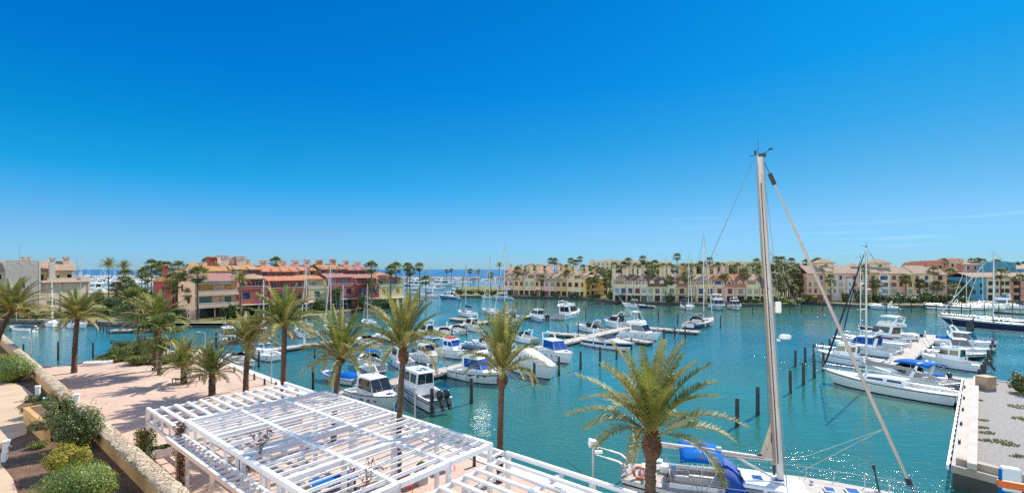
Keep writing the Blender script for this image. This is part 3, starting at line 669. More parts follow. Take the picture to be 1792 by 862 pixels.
# leaf masses: bushes, hedges, trees
def leaf_shell(b, c, rad, n, sz, r, m=0, shape=2.0, flat=1.0, jitter=.22):
    """leaves through the outer part of a rounded volume, with clumps and gaps"""
    cl = [(Vector((r.gauss(0, 1), r.gauss(0, 1), r.gauss(0, .8))).normalized(), r.uniform(.78, 1.08)) for _ in range(14)]
    for i in range(n):
        d = Vector((r.gauss(0, 1), r.gauss(0, 1), r.gauss(0, 1)))
        d.normalize()
        if d.z < -.55: d.z = -d.z * .4
        k = max((d.dot(a) ** 6 * s if d.dot(a) > 0 else 0) for a, s in cl)
        q = (.74 + .26 * k) * (1 - jitter * r.random() ** 2)
        p = Vector((c[0] + d.x * rad[0] * q, c[1] + d.y * rad[1] * q, c[2] + d.z * rad[2] * q))
        nrm = (d + Vector((r.uniform(-.8, .8), r.uniform(-.8, .8), r.uniform(-.4, .9)))).normalized()
        u = nrm.orthogonal().normalized(); v = nrm.cross(u); a = r.uniform(0, 6.28); u, v = u * math.cos(a) + v * math.sin(a), v * math.cos(a) - u * math.sin(a)
        s = sz * r.uniform(.6, 1.3)
        b.face([p - u * s, p + v * s * .5, p + u * s, p - v * s * .5], m if not isinstance(m, (list, tuple)) else r.choice(m))
def bush(px, pyb, wpx, hpx, label, mats, z, n=1500, sz=.07, D=None, dy=.9, name='shrub', group=None, cat='bush', sq=1.0, core=LF_D):
    p = W(px, pyb, z) if D is None else WD(px, D, z)
    k = p.y / FOC; rx = wpx * k / 2; h = hpx * k
    r = random.Random(int(px * 7 + pyb)); root = empty(name, p, 0, label, cat, group)
    b = MB(); leaf_shell(b, (0, 0, h * .45), (rx, rx * dy, h * .58), n, sz, r, list(range(len(mats))), jitter=.3)
    if 'clipped' not in name:
        for i in range(6):
            a = r.uniform(0, 6.28); q = r.uniform(.45, .8); zz = h * r.uniform(.35, .95); s_ = r.uniform(.28, .5)
            leaf_shell(b, (rx * q * math.cos(a), rx * dy * q * math.sin(a), zz), (rx * s_, rx * dy * s_, h * .32), n // 9, sz, r, list(range(len(mats))), jitter=.5)
        for i in range(26 if n > 1000 else 6):
            a = r.uniform(0, 6.28); q = rx * r.uniform(.3, .95); p0 = Vector((q * math.cos(a), q * dy * math.sin(a), h * r.uniform(.5, .95))); p1 = p0 + Vector((math.cos(a) * rx * .22, math.sin(a) * rx * .22, h * r.uniform(.08, .3)))
            for j in range(5):
                c_ = p0.lerp(p1, j / 4) + Vector((r.uniform(-1, 1), r.uniform(-1, 1), r.uniform(-1, 1))) * sz * .8; u = Vector((r.uniform(-1, 1), r.uniform(-1, 1), r.uniform(-1, 1))).normalized(); v = u.orthogonal().normalized(); b.face([c_ - u * sz, c_ + v * sz * .5, c_ + u * sz, c_ - v * sz * .5], r.randrange(len(mats)))
    b.build('foliage', mats, root)
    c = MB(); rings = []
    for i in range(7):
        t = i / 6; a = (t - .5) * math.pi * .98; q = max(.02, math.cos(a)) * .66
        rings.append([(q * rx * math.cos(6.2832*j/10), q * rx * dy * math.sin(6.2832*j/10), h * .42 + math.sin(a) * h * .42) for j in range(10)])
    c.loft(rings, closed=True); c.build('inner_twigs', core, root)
    return root
# garden over the wall
bush(18, 668, 86, 52, 'clipped bright green hedge bush against the stone wall at the path', [LF_B, LF_M], GZ, 4200, .055, name='clipped_bush', core=LF_M, dy=.75)
bush(-6, 640, 60, 22, 'rounded yellow-green bush behind the clipped hedge bush on the terrace', [LF_B, LF_Y], GZ, 1400, .06, core=LF_M)
bush(134, 786, 92, 80, 'dense dark green rounded shrub against the inner side of the stone wall', [LF_M, LF_D, LF_M, LF_O], GZ, 5200, .05, dy=.8, core=LF_D)
bush(119, 829, 84, 50, 'yellow-leaved shrub between the dark shrub and the clipped round bush', [LF_Y, LF_Y, LF_B], GZ, 3000, .045, dy=.7, core=LF_O)
bush(133, 884, 138, 82, 'clipped round bright green bush at the bottom of the terrace garden', [LF_B, LF_B, LF_M], GZ, 9500, .034, dy=.85, name='clipped_bush', core=LF_M)
bush(78, 728, 66, 30, 'low sprawling green shrub beside the curved end of the terrace path', [LF_M, LF_O], GZ, 1800, .05, dy=.8)
bush(66, 700, 40, 10, 'low ground-cover shrub at the foot of the short white light bollard', [LF_O, LF_M], GZ, 700, .04, dy=.8)
bush(68, 783, 36, 12, 'small pale groundcover plant at the end of the short planter wall', [LF_B, LF_O], GZ, 700, .035, dy=.8)
bush(70, 752, 40, 16, 'dry-looking shrub spilling over the short planter wall', [LF_O, FR3, LF_O], GZ + .7, 1000, .045, dy=.9)
# plaza planting bed
for q in ((188, 634, 44, 14, 'low clipped hedge shrub at the water end of the plaza planting bed', [LF_B, LF_O]),
          (216, 630, 50, 26, 'broad leafy shrub in the middle of the plaza planting bed', [LF_M, LF_B]),
          (252, 626, 52, 34, 'tall leafy shrub beside the drooping fan palm in the planting bed', [LF_B, LF_M]),
          (248, 636, 60, 16, 'low hedge shrub along the paving side of the planting bed', [LF_B, LF_O]),
          (292, 634, 50, 16, 'low green shrub at the end of the planting bed by the quay', [LF_M, LF_B]),
          (215, 612, 34, 16, 'spiky cycad-like shrub at the back of the planting bed', [LF_D, LF_M]),
          (320, 628, 34, 12, 'straggly low shrub near the quay corner of the planting bed', [LF_O, LF_M])):
    bush(*q[:5], q[5], PZ, 1500, .085, dy=1.0)
# shrubs before the houses
def bush_row(items, phrase, group, z=1.0, mats=(LF_D, LF_M), n=420, sz=.22, **kw):
    items = sorted(items, key=lambda q: q[0])
    for i, (px, pyb, wp, hp) in enumerate(items):
        bush(px, pyb, wp, hp, phrase + (', ' + ORD[i] + ' from the left' if len(items) > 1 else ''), list(mats), z, n, sz, group=group, **kw)
bush_row([(8, 551, 22, 14), (20, 551, 18, 18), (48, 551, 20, 20)], 'rounded dark shrub at the foot of the stone house', 'shrubs at the stone house', n=700)
bush_row([(8, 557, 34, 9), (38, 557, 36, 10), (70, 556, 36, 10), (104, 556, 30, 11), (136, 553, 34, 12), (168, 550, 30, 11)], 'low olive hedge shrub along the lawn of the stone house', 'hedge along the stone house lawn', mats=(LF_O, LF_B, LF_O), n=600)
bush_row([(172, 532, 18, 24), (194, 538, 30, 20), (186, 552, 26, 12), (212, 551, 30, 14), (232, 552, 34, 22), (256, 553, 36, 24), (286, 556, 40, 22), (312, 560, 36, 20)], 'dark shrub in the bank planting before the palm clump', 'shrubs before the palm clump', n=650)
bush_row([(398, 557, 22, 22), (410, 557, 26, 28), (470, 552, 34, 16), (500, 548, 30, 20), (556, 545, 24, 22), (590, 542, 18, 34), (640, 540, 40, 26), (668, 540, 30, 16), (690, 540, 26, 18)], 'garden shrub before the red terrace', 'shrubs before the red terrace', n=650)
bush_row([(806, 514, 20, 8), (824, 514, 22, 8), (844, 515, 22, 8), (862, 515, 22, 8)], 'clipped dark hedge section on the spit', 'hedge on the spit', z=.9)
bush_row([(892, 516, 10, 8), (934, 518, 12, 10), (950, 518, 10, 9), (972, 519.5, 12, 8), (1000, 520.5, 14, 9), (1012, 521, 12, 6), (1037, 521, 20, 6), (1046, 521, 14, 7), (1057, 514, 14, 24), (1068, 524, 14, 16)], 'dark shrub before the terracotta-roofed row', 'shrubs before the terracotta-roofed row', n=350)
bush_row([(1087, 527, 10, 12), (1110, 527, 14, 10), (1171, 529, 22, 16), (1202, 529, 8, 10), (1246, 529, 12, 12), (1292, 529, 12, 6), (1302, 529, 16, 6), (1322, 530, 18, 8), (1340, 530, 16, 8), (1353, 529, 12, 10)], 'dark shrub before the chimneyed row', 'shrubs before the chimneyed row', n=400)
bush_row([(1366, 530, 22, 12), (1382, 531, 20, 8), (1398, 530, 24, 9), (1412, 527, 14, 12), (1425, 528, 10, 10)], 'bright shrub at the foot of the palm grove', 'shrubs at the palm grove', mats=(LF_B, LF_M, LF_O), n=500)
bush_row([(1478, 528, 12, 18), (1502, 529, 14, 24), (1516, 530, 16, 14), (1535, 529, 14, 16), (1562, 530, 22, 14), (1576, 530, 18, 18), (1600, 530, 22, 12), (1620, 530, 22, 24), (1634, 530, 18, 16), (1650, 529, 14, 12), (1668, 529, 20, 14), (1688, 529, 16, 10)], 'dark shrub before the pink apartment block', 'shrubs before the apartment block', n=450)
bush(1786, 686, 34, 32, 'young dark-leaved bush growing on the gravel quay', [LF_D, LF_M, LF_O], 1.2, 900, .10, dy=1.0)

def tree(px, pyb, pyt, wpx, label, D=None, z=1.0, mats=(LF_D, LF_M), n=5000, sz=.32, seed=1, group=None, name='broadleaf_tree'):
    p = W(px, pyb, z) if D is None else WD(px, D, z)
    k = p.y / FOC; h = ZY(pyt, p.y) - z; rw = wpx * k / 2; r = random.Random(seed)
    root = empty(name, p, 0, label, 'tree', group); b = MB()
    b.tube([(0, 0, 0), (.1, 0, h * .3), (0, .1, h * .6)], [.04 * h, .03 * h, .018 * h], 8)
    for i in range(7):
        a = i * 2.4; b.tube([(0, 0, h * (.28 + .04 * i)), (math.cos(a) * rw * .4, math.sin(a) * rw * .4, h * (.5 + .03 * i)), (math.cos(a) * rw * .75, math.sin(a) * rw * .75, h * (.6 + .04 * i))], [.014 * h, .01 * h, .004 * h], 6)
    b.build('trunk', TRUNKD, root)
    c = MB()
    for i in range(16):
        a = r.uniform(0, 6.28); q = rw * .62 * math.sqrt(r.random()); zz = h * r.uniform(.42, .82)
        s = rw * r.uniform(.3, .48)
        leaf_shell(c, (q * math.cos(a), q * math.sin(a), zz), (s, s, s * .8), n // 16, sz, r, list(range(len(mats))), jitter=.6)
    c.build('crown', list(mats), root); return root
tree(1219, 0, 443, 40, 'large dark rounded tree rising behind the chimneyed townhouse row', D=232, seed=3, n=4500)
tree(1060, 0, 462, 34, 'spreading tree behind the gap between the two townhouse rows', D=226, seed=4, mats=(LF_M, LF_O), n=3000)
tree(1110, 0, 461, 44, 'leafy tree behind the cream chimneys', D=240, seed=5, n=3000)
tree(1165, 0, 464, 40, 'low leafy tree behind the cream gabled townhouse', D=236, seed=6, mats=(LF_M, LF_O), n=3000)
tree(1300, 0, 466, 44, 'leafy tree behind the pink townhouses', D=232, seed=7, mats=(LF_M, LF_O), n=3000)
tree(1345, 0, 470, 34, 'leafy tree behind the yellow end townhouse', D=205, seed=8, mats=(LF_M, LF_D), n=3000)
tree(1385, 0, 476, 50, 'broad dark tree filling the back of the palm grove', D=205, seed=9, mats=(LF_M, LF_D), n=3500)
tree(1412, 0, 482, 30, 'dark tree at the edge of the grove by the pink block', D=200, seed=10, mats=(LF_D, LF_M), n=2500)
tree(1668, 0, 480, 34, 'bushy tree behind the garden beside the apartment block', D=195, seed=11, mats=(LF_M, LF_O), n=3000)
tree(1690, 0, 488, 30, 'low bushy tree beside the blue house', D=192, seed=12, mats=(LF_M, LF_D), n=2500)
tree(1788, 0, 447, 20, 'conical dark conifer above the far blue house', D=230, seed=13, mats=(LF_D,), n=2000, name='conifer_tree')
tree(952, 0, 470, 40, 'low tree behind the roofs of the terracotta row', D=275, seed=14, mats=(LF_M, LF_O), n=2200)
tree(1010, 0, 468, 44, 'wide low tree behind the yellow end house', D=272, seed=15, mats=(LF_M, LF_D), n=2200)

palm_row([(x, y, None, 'fan', sc) for x, y, sc in ((926, 471, 1), (936, 473, .9), (985, 471, 1.1), (1026, 472, 1), (1038, 472, 1.1), (1050, 473, .9), (1004, 470, .9))], 'low PALM crown just above the ridge of the terracotta row', 'low palms behind the terracotta row', D=248)
palm_row([(x, y, None, 'fan', sc) for x, y, sc in ((1082, 470, 1), (1093, 472, 1.1), (1118, 470, 1.1), (1140, 470, 1), (1153, 471, 1.2), (1178, 470, 1), (1190, 472, 1), (1206, 468, 1.1), (1232, 468, 1), (1250, 470, 1.1), (1256, 465, 1), (1274, 472, 1), (1285, 470, 1.2), (1306, 472, 1), (1318, 468, 1), (1333, 472, 1.1), (1350, 468, 1))],
         'low PALM crown just above the ridge of the chimneyed row', 'low palms behind the chimneyed row', D=205)
palm_row([(1355, 470, None), (1362, 466, None), (1373, 468, None), (1380, 472, None), (1394, 468, None), (1402, 472, None), (1416, 470, None)], 'PALM deep in the grove beside the apartment block', 'palms in the grove', D=205)
tree(1396, 0, 486, 46, 'dark bushy tree low in the middle of the palm grove', D=192, seed=21, mats=(LF_M, LF_D), n=3500)
tree(1366, 0, 488, 34, 'bushy tree at the townhouse end of the palm grove', D=190, seed=22, mats=(LF_M, LF_O), n=3000)
tree(1240, 0, 463, 40, 'leafy tree behind the ochre townhouses', D=236, seed=23, mats=(LF_M, LF_D), n=3000)
tree(1275, 0, 467, 36, 'wide tree behind the boundary of the ochre and pink townhouses', D=236, seed=24, mats=(LF_M, LF_O), n=3000)
tree(1135, 0, 466, 40, 'bushy tree behind the wide cream twin-gabled house', D=222, seed=25, mats=(LF_M, LF_D), n=3000)
tree(1712, 0, 474, 40, 'bushy tree behind the blue end house', D=205, seed=26, mats=(LF_M, LF_D), n=3000)
# ------------------------------------------------------------------ buildings
BROWNF = pm('brown_joinery', (0.07, 0.035, 0.022), 0.6, 0.2, 3)
GLASSW = pm('window_glass', (0.02, 0.026, 0.032), 0.08, 0.3, 0.6, spec=0.6)
GLASSC = pm('curtained_glass', (0.16, 0.20, 0.23), 0.15, 0.25, 0.6, spec=0.6)
SH_B = pm('blue_shutter', (0.015, 0.055, 0.17), 0.6, 0.15, 2)
SH_P = pm('pale_blue_shutter', (0.18, 0.28, 0.35), 0.6, 0.15, 2)
SH_G = pm('green_shutter', (0.10, 0.20, 0.15), 0.6, 0.15, 2)
SH_S = pm('sage_shutter', (0.26, 0.33, 0.24), 0.6, 0.12, 2)
SH_O = pm('orange_shutter', (0.72, 0.34, 0.07), 0.6, 0.12, 2)
SH_R = pm('red_shutter', (0.13, 0.03, 0.025), 0.6, 0.15, 2)
DOORR = pm('red_garage_door', (0.26, 0.06, 0.035), 0.6, 0.1, 2)
DOORD = pm('dark_opening', (0.03, 0.02, 0.018), 0.8, 0.3, 2)
CREAMT = pm('cream_trim', (0.66, 0.58, 0.47), 0.85, 0.08, 0.6)
PINKT = pm('pink_trim', (0.74, 0.50, 0.39), 0.85, 0.08, 0.6)
AWN = pm('pale_awning', (0.68, 0.62, 0.56), 0.8, 0.08, 2)
STONEB = pm('grey_stone_block', (0.34, 0.30, 0.27), 0.95, 0.2, 1.2, 0.5, bscale=7)
def stone_mat():
    m, n, l, b = nt_of('coursed_stone')
    tc = n.new('ShaderNodeTexCoord'); sp = n.new('ShaderNodeSeparateXYZ'); cb = n.new('ShaderNodeCombineXYZ'); l.new(tc.outputs['Object'], sp.inputs[0])
    ad = n.new('ShaderNodeMath'); l.new(sp.outputs[0], ad.inputs[0]); l.new(sp.outputs[1], ad.inputs[1])
    l.new(ad.outputs[0], cb.inputs[0]); l.new(sp.outputs[2], cb.inputs[1])
    br = n.new('ShaderNodeTexBrick'); br.inputs['Scale'].default_value = 1; br.inputs['Brick Width'].default_value = .7; br.inputs['Row Height'].default_value = .3; br.inputs['Mortar Size'].default_value = .02
    br.inputs['Color1'].default_value = (.46, .395, .34, 1); br.inputs['Color2'].default_value = (.58, .50, .43, 1); br.inputs['Mortar'].default_value = (.38, .33, .29, 1)
    l.new(cb.outputs[0], br.inputs['Vector']); l.new(br.outputs[0], b.inputs['Base Color']); b.inputs['Roughness'].default_value = .95
    return m
STONEC = stone_mat()
WIN = {}
def win_mesh(w, h, style):
    key = (round(w, 1), round(h, 1), style)
    if key in WIN: return WIN[key]
    w, h = key[0], key[1]; b = MB(); t = .07
    fm = {'dark': BROWNF, 'curtain': WHITEW}.get(style, WHITEW)
    for x0, x1, z0, z1 in ((-w/2, w/2, 0, t), (-w/2, w/2, h - t, h), (-w/2, -w/2 + t, t, h - t), (w/2 - t, w/2, t, h - t)): b.box(x0, -.05, z0, x1, .05, z1)
    k = max(1, round(w / .8))
    for i in range(1, k): b.box(-w/2 + w * i / k - .03, -.045, t, -w/2 + w * i / k + .03, .045, h - t)
    if h > 1.5 and style != 'door': b.box(-w/2 + t, -.04, h * .62, w/2 - t, .04, h * .62 + .05)
    o = b.build('window', fm); f = o.data; bpy.data.objects.remove(o)
    g = MB(); g.box(-w/2 + t, -.012, t, w/2 - t, .012, h - t)
    o = g.build('pane', {'curtain': GLASSC}.get(style, GLASSW)); p = o.data; bpy.data.objects.remove(o)
    WIN[key] = (f, p); return WIN[key]
SHUT = {'blue': SH_B, 'pale': SH_P, 'green': SH_G, 'sage': SH_S, 'orange': SH_O, 'redshut': SH_R, 'reddoor': DOORR, 'garage': DOORD}
def shut_mesh(w, h, style):
    key = (round(w, 1), round(h, 1), style, 's')
    if key in WIN: return WIN[key]
    w, h = key[0], key[1]; b = MB(); b.box(-w/2, -.03, 0, w/2, .03, h)
    k = max(1, round(w / .7))
    for i in range(k):
        x0 = -w/2 + w * i / k + .05; x1 = -w/2 + w * (i + 1) / k - .05; ns = max(3, int(h / .28))
        for j in range(ns):
            z = .06 + (h - .12) * j / ns; b.hexa([(x0, -.05, z), (x1, -.05, z), (x1, -.03, z), (x0, -.03, z), (x0, -.038, z + .7 * h / ns), (x1, -.038, z + .7 * h / ns), (x1, -.03, z + .7 * h / ns), (x0, -.03, z + .7 * h / ns)])
    o = b.build('shutter', SHUT[style]); WIN[key] = o.data; bpy.data.objects.remove(o); return WIN[key]

class House:
    def __init__(s, name, A, B, label, group=None, cat='house', zb=1.0):
        d = (B - A); s.L = d.length; s.ang = math.atan2(d.y, d.x)
        s.root = empty(name, (A.x, A.y, zb), s.ang, label, cat, group)
    def opening(s, x, y, z, w, h, style, rot=0.0):
        if style == 'none': return
        if style in SHUT:
            nm = {'reddoor': 'door', 'garage': 'door'}.get(style, 'shutter')
            inst(shut_mesh(w, h, style), nm, s.root, (x, y, z), rot)
        elif style.endswith('_open'):
            f, p = win_mesh(w, h, 'plain'); o = inst(f, 'window', s.root, (x, y, z), rot); inst(p, 'pane', o)
            sm = shut_mesh(w * .5, h, style[:-5])
            for q in (-1, 1): inst(sm, 'shutter', o, (q * (w * .76), -.2, 0))
        else:
            f, p = win_mesh(w, h, style); o = inst(f, 'window', s.root, (x, y, z), rot); inst(p, 'pane', o)
    def body(s, x0, x1, y0, y1, z0, z1, front=(), right=(), left=(), mat=None, name='wall', rev=.18, gable=None):
        """block of walls; openings are (centre, sill height, width, height, style); real holes with reveals"""
        b = MB()
        def panel(o, u, holes, wid, inw):
            xs = sorted({0, wid, *[h[0] - h[2]/2 for h in holes], *[h[0] + h[2]/2 for h in holes]})
            zs = sorted({z0, z1, *[h[1] for h in holes], *[h[1] + h[3] for h in holes]})
            P = lambda a, z, d=0: (o[0] + u[0]*a + inw[0]*d, o[1] + u[1]*a + inw[1]*d, z)
            for i in range(len(xs) - 1):
                for j in range(len(zs) - 1):
                    ca, cz = (xs[i] + xs[i+1]) / 2, (zs[j] + zs[j+1]) / 2
                    if any(abs(ca - h[0]) < h[2]/2 and h[1] < cz < h[1] + h[3] for h in holes): continue
                    b.face([P(xs[i], zs[j]), P(xs[i+1], zs[j]), P(xs[i+1], zs[j+1]), P(xs[i], zs[j+1])])
            for h in holes:
                a0, a1, c0, c1 = h[0] - h[2]/2, h[0] + h[2]/2, h[1], h[1] + h[3]
                for (p, q) in (((a0, c0), (a1, c0)), ((a1, c0), (a1, c1)), ((a1, c1), (a0, c1)), ((a0, c1), (a0, c0))):
                    b.face([P(*p), P(*q), P(*q, rev + .1), P(*p, rev + .1)])
                b.face([P(a0, c0, rev + .1), P(a1, c0, rev + .1), P(a1, c1, rev + .1), P(a0, c1, rev + .1)])
        F = [(h[0] - x0, *h[1:]) for h in front]
        panel((x0, y0), (1, 0), F, x1 - x0, (0, 1))
        panel((x1, y0), (0, 1), list(right), y1 - y0, (-1, 0))
        panel((x0, y1), (0, -1), [((y1 - y0) - h[0], *h[1:]) for h in left], y1 - y0, (1, 0))
        b.face([(x1, y1, z0), (x0, y1, z0), (x0, y1, z1), (x1, y1, z1)]); b.face([(x0, y0, z1), (x1, y0, z1), (x1, y1, z1), (x0, y1, z1)])
        if gable:
            yr, zr = gable
            for x in (x0, x1): b.face([(x, y0, z1), (x, y1, z1), (x, yr, zr)])
        b.build(name, mat, s.root)
        for h in front: s.opening(h[0], y0 + rev, h[1], h[2], h[3], h[4])
        for h in right: s.opening(x1 - rev, y0 + h[0], h[1], h[2], h[3], h[4], math.pi / 2)
        for h in left: s.opening(x0 + rev, y0 + h[0], h[1], h[2], h[3], h[4], -math.pi / 2)
    def slope(s, x0, x1, prof, mat, th=.18, name='roof'):
        """roof sheet: (y, z) outline run along x"""
        b = MB(); n = len(prof)
        top = [[(x, y, z + th) for y, z in prof] for x in (x0, x1)]; bot = [[(x, y, z) for y, z in prof] for x in (x0, x1)]
        for i in range(n - 1):
            b.face([top[0][i], top[1][i], top[1][i+1], top[0][i+1]]); b.face([bot[0][i], bot[0][i+1], bot[1][i+1], bot[1][i]])
            for k in (0, 1): b.face([bot[k][i], top[k][i], top[k][i+1], bot[k][i+1]])
        for i in (0, n - 1): b.face([bot[0][i], bot[1][i], top[1][i], top[0][i]])
        return b.build(name, mat, s.root)
    def hip(s, x0, x1, y0, y1, z0, z1, mat, ov=.4, th=.15, ins=None, name='roof'):
        x0 -= ov; x1 += ov; y0 -= ov; y1 += ov; ym = (y0 + y1) / 2; k = ins if ins is not None else min((x1 - x0), (y1 - y0)) / 2
        a, c = (x0 + k, ym, z1), (x1 - k, ym, z1); b = MB()
        if x0 + k > x1 - k: a = c = ((x0 + x1) / 2, ym, z1)
        q = [(x0, y0, z0), (x1, y0, z0), (x1, y1, z0), (x0, y1, z0)]; e = [(p[0], p[1], z0 - th) for p in q]
        b.face([q[0], q[1], c, a] if a != c else [q[0], q[1], a]); b.face([q[1], q[2], c]); b.face([q[2], q[3], a, c] if a != c else [q[2], q[3], a]); b.face([q[3], q[0], a])
        for i in range(4): b.face([e[i], e[(i+1) % 4], q[(i+1) % 4], q[i]])
        b.face(list(reversed(e))); return b.build(name, mat, s.root)
    def chimney(s, x, y, z0, z1, w=.9, mat=None, cap=None, d=None):
        d = d or w; b = MB(); hw, hd = w / 2, d / 2
        b.box(x - hw, y - hd, z0, x + hw, y + hd, z1 - .55); b.box(x - hw - .14, y - hd - .14, z1 - .55, x + hw + .14, y + hd + .14, z1 - .40)
        for i in (-1, 1):
            for j in (-1, 1): b.box(x + i * hw * .7 - .1, y + j * hd * .7 - .1, z1 - .40, x + i * hw * .7 + .1, y + j * hd * .7 + .1, z1 - .12)
        o = b.build('chimney', mat, s.root); c = MB(); c.box(x - hw - .18, y - hd - .18, z1 - .12, x + hw + .18, y + hd + .18, z1 + .02)
        c.face([(x - hw - .18, y - hd - .18, z1 + .02), (x + hw + .18, y - hd - .18, z1 + .02), (x, y, z1 + .2)]); c.face([(x + hw + .18, y - hd - .18, z1 + .02), (x + hw + .18, y + hd + .18, z1 + .02), (x, y, z1 + .2)])
        c.face([(x + hw + .18, y + hd + .18, z1 + .02), (x - hw - .18, y + hd + .18, z1 + .02), (x, y, z1 + .2)]); c.face([(x - hw - .18, y + hd + .18, z1 + .02), (x - hw - .18, y - hd - .18, z1 + .02), (x, y, z1 + .2)])
        c.build('chimney_cap', cap or TILE_TAN, o)
    def dormer(s, x, y0, y1, z, w, h, mat, rmat, style='plain', win=True):
        b = MB(); p = [(-w/2, 0), (w/2, 0), (w/2, h), (0, h + w * .36), (-w/2, h)]
        b.face([(x + a, y0, z + c) for a, c in p])
        for q in (-1, 1): b.face([(x + q * w/2, y0, z), (x + q * w/2, y1, z), (x + q * w/2, y1, z + h), (x + q * w/2, y0, z + h)])
        o = b.build('dormer', mat, s.root); r = MB(); ov = .18; zr = z + h + w * .36
        for q in (-1, 1):
            e = (x + q * (w/2 + ov), z + h - ov * .6)
            f = [(e[0], y0 - ov, e[1]), (x, y0 - ov, zr + .05), (x, y1, zr + .05), (e[0], y1, e[1])]
            r.face(f); r.face([(p_[0], p_[1], p_[2] + .12) for p_ in f]); r.face([f[0], f[1], (f[1][0], f[1][1], f[1][2] + .12), (f[0][0], f[0][1], f[0][2] + .12)])
        r.build('dormer_roof', rmat, o)
        f, g = win_mesh(w * .62, h * .8, style if style in ('dark', 'curtain') else 'plain'); wo = inst(f, 'dormer_window', o, (x, y0 - .03, z + h * .12))
        if style in SHUT: inst(shut_mesh(w * .55, h * .74, style), 'dormer_shutter', o, (x, y0 - .08, z + h * .15))
    def blockmesh(s, name, boxes, mat, parent=None):
        b = MB()
        for q in boxes: b.box(*q)
        return b.build(name, mat, parent or s.root)

OCH = stucco('ochre', (0.54, 0.36, 0.17)); YELL = stucco('yellow', (0.63, 0.46, 0.26)); CRM = stucco('cream', (0.64, 0.55, 0.42))
PNK = stucco('pink', (0.62, 0.39, 0.29)); MAUV = stucco('mauve', (0.42, 0.15, 0.14)); REDW = stucco('red', (0.34, 0.055, 0.05)); BRK = stucco('brick_red', (0.36, 0.10, 0.075))
PEACH = stucco('peach', (0.78, 0.47, 0.31)); PALEY = stucco('pale_yellow', (0.64, 0.54, 0.32)); PBLUE = stucco('pale_blue', (0.55, 0.55, 0.53)); SAND = stucco('sand', (0.64, 0.51, 0.37))
BLUW = stucco('blue', (0.08, 0.27, 0.40)); SALM = stucco('salmon', (0.55, 0.30, 0.23)); WHTW = stucco('white', (0.70, 0.66, 0.60)); ROSE = stucco('rose', (0.62, 0.43, 0.35)); TERR = stucco('terracotta', (0.52, 0.23, 0.15))

def townhouse(A, B, label, group, wall, tile, zw=5.9, zr=10.2, kind='terrace', up=('plain',), gf=('garage',), ch=None, dm=1, fin=WHTW, chm=None, seed=0, dep=11, zc=13.2, dst='plain'):
    r = random.Random(seed); h = House('townhouse', A, B, label, group); L = h.L; gap = .004
    n = max(1, round(L / 2.7)); fr = []
    for i in range(n):
        x = L * (i + .5) / n; st = gf[i % len(gf)]
        fr.append((x, .05, min(2.2, L / n - .5), 2.15, st))
        su = up[i % len(up)]; wd = min(1.3, L / n - .8) if su.endswith('_open') else min(1.6, L / n - .6)
        fr.append((x, zw - 2.75, wd, 1.95, su))
    h.body(gap, L - gap, 0, dep, 0, zw, fr, mat=wall)
    yr = 6.2
    if kind == 'terrace':
        z2 = zw + 2.3
        h.body(.3, L - .3, 1.5, dep - .01, zw + .01, z2, [(L / 2, zw + .25, min(L - 1.4, 3.2), 1.75, dst)], mat=wall, name='attic_wall')
        h.slope(.02, L - .02, [(1.05, z2 - .1), (yr, zr), (dep + .3, z2 + .2)], tile)
        h.blockmesh('parapet', [(.05, -.06, zw + .002, L - .05, .14, zw + .75)], wall)
    else:
        h.slope(.02, L - .02, [(-.45, zw - .15), (yr, zr), (dep + .4, zw + .4)], tile)
        for k in range(dm):
            x = L * (k + .5) / dm; h.dormer(x, 1.0, 4.2, zw + .6, min(1.8, L / dm - .9), 1.15, wall, tile, dst)
    b = MB()                                   # stepped party wall between the houses
    pf = [(-.08, zw - .3), (-.08, zw + .3), (.5, zw + .6), (1.1, zw + 1.5), (1.7, zw + 2.0), (yr, zr + .22), (dep, zw + 1.9), (dep, zw - .4)]
    for x0, x1 in ((-.12, .12),):
        b.face([(x0, y, z) for y, z in pf]); b.face([(x1, y, z) for y, z in reversed(pf)])
        for i in range(len(pf)):
            (a, c), (d, e) = pf[i], pf[(i + 1) % len(pf)]; b.face([(x0, a, c), (x1, a, c), (x1, d, e), (x0, d, e)])
    b.build('party_wall', wall if seed % 3 else fin, h.root)
    for (fx, y) in (ch if ch is not None else ((.22, yr - 1.2), (.74, yr + .4))):
        h.chimney(L * fx, y, zw + 1.5, zc + r.uniform(-.5, .4), r.uniform(1.0, 1.3), chm or wall)
    if kind == 'terrace':
        b = MB(); m = max(3, int(L / .35))
        for i in range(m + 1): x = .15 + (L - .3) * i / m; b.box(x - .015, -.02, zw + .752, x + .015, .01, zw + 1.15)
        b.box(.1, -.03, zw + 1.15, L - .1, .02, zw + 1.19); b.build('terrace_railing', DARKM if seed % 2 else WHITE, h.root)
    if seed % 3 == 1:
        b = MB(); x0, x1 = L * .18, L * .82; b.hexa([(x0, -1.25, 2.18), (x1, -1.25, 2.18), (x1, -.02, 2.62), (x0, -.02, 2.62), (x0, -1.25, 2.23), (x1, -1.25, 2.23), (x1, -.02, 2.68), (x0, -.02, 2.68)]); b.build('awning', [AWN, CANG, CANT][seed % 2], h.root)
    bx = [(hh_[0] - hh_[2] / 2 - .08, -.07, hh_[1] - .09, hh_[0] + hh_[2] / 2 + .08, -.004, hh_[1] - .01) for hh_ in fr if hh_[1] > 1]
    h.blockmesh('window_sill', bx, CREAMT)
    h.blockmesh('downpipe', [(L - .3, -.09, .1, L - .22, -.01, zw)], BROWNF)
    return h

def row(bounds, A, B, specs, group, **kw):
    for i, sp in enumerate(specs):
        a = hit(bounds[i], A, B); c = hit(bounds[i + 1], A, B)
        d = dict(kw); d.update(sp); lab = d.pop('label'); townhouse(a, c, lab, group, d.pop('wall'), d.pop('tile'), seed=i + int(bounds[0]), **d)
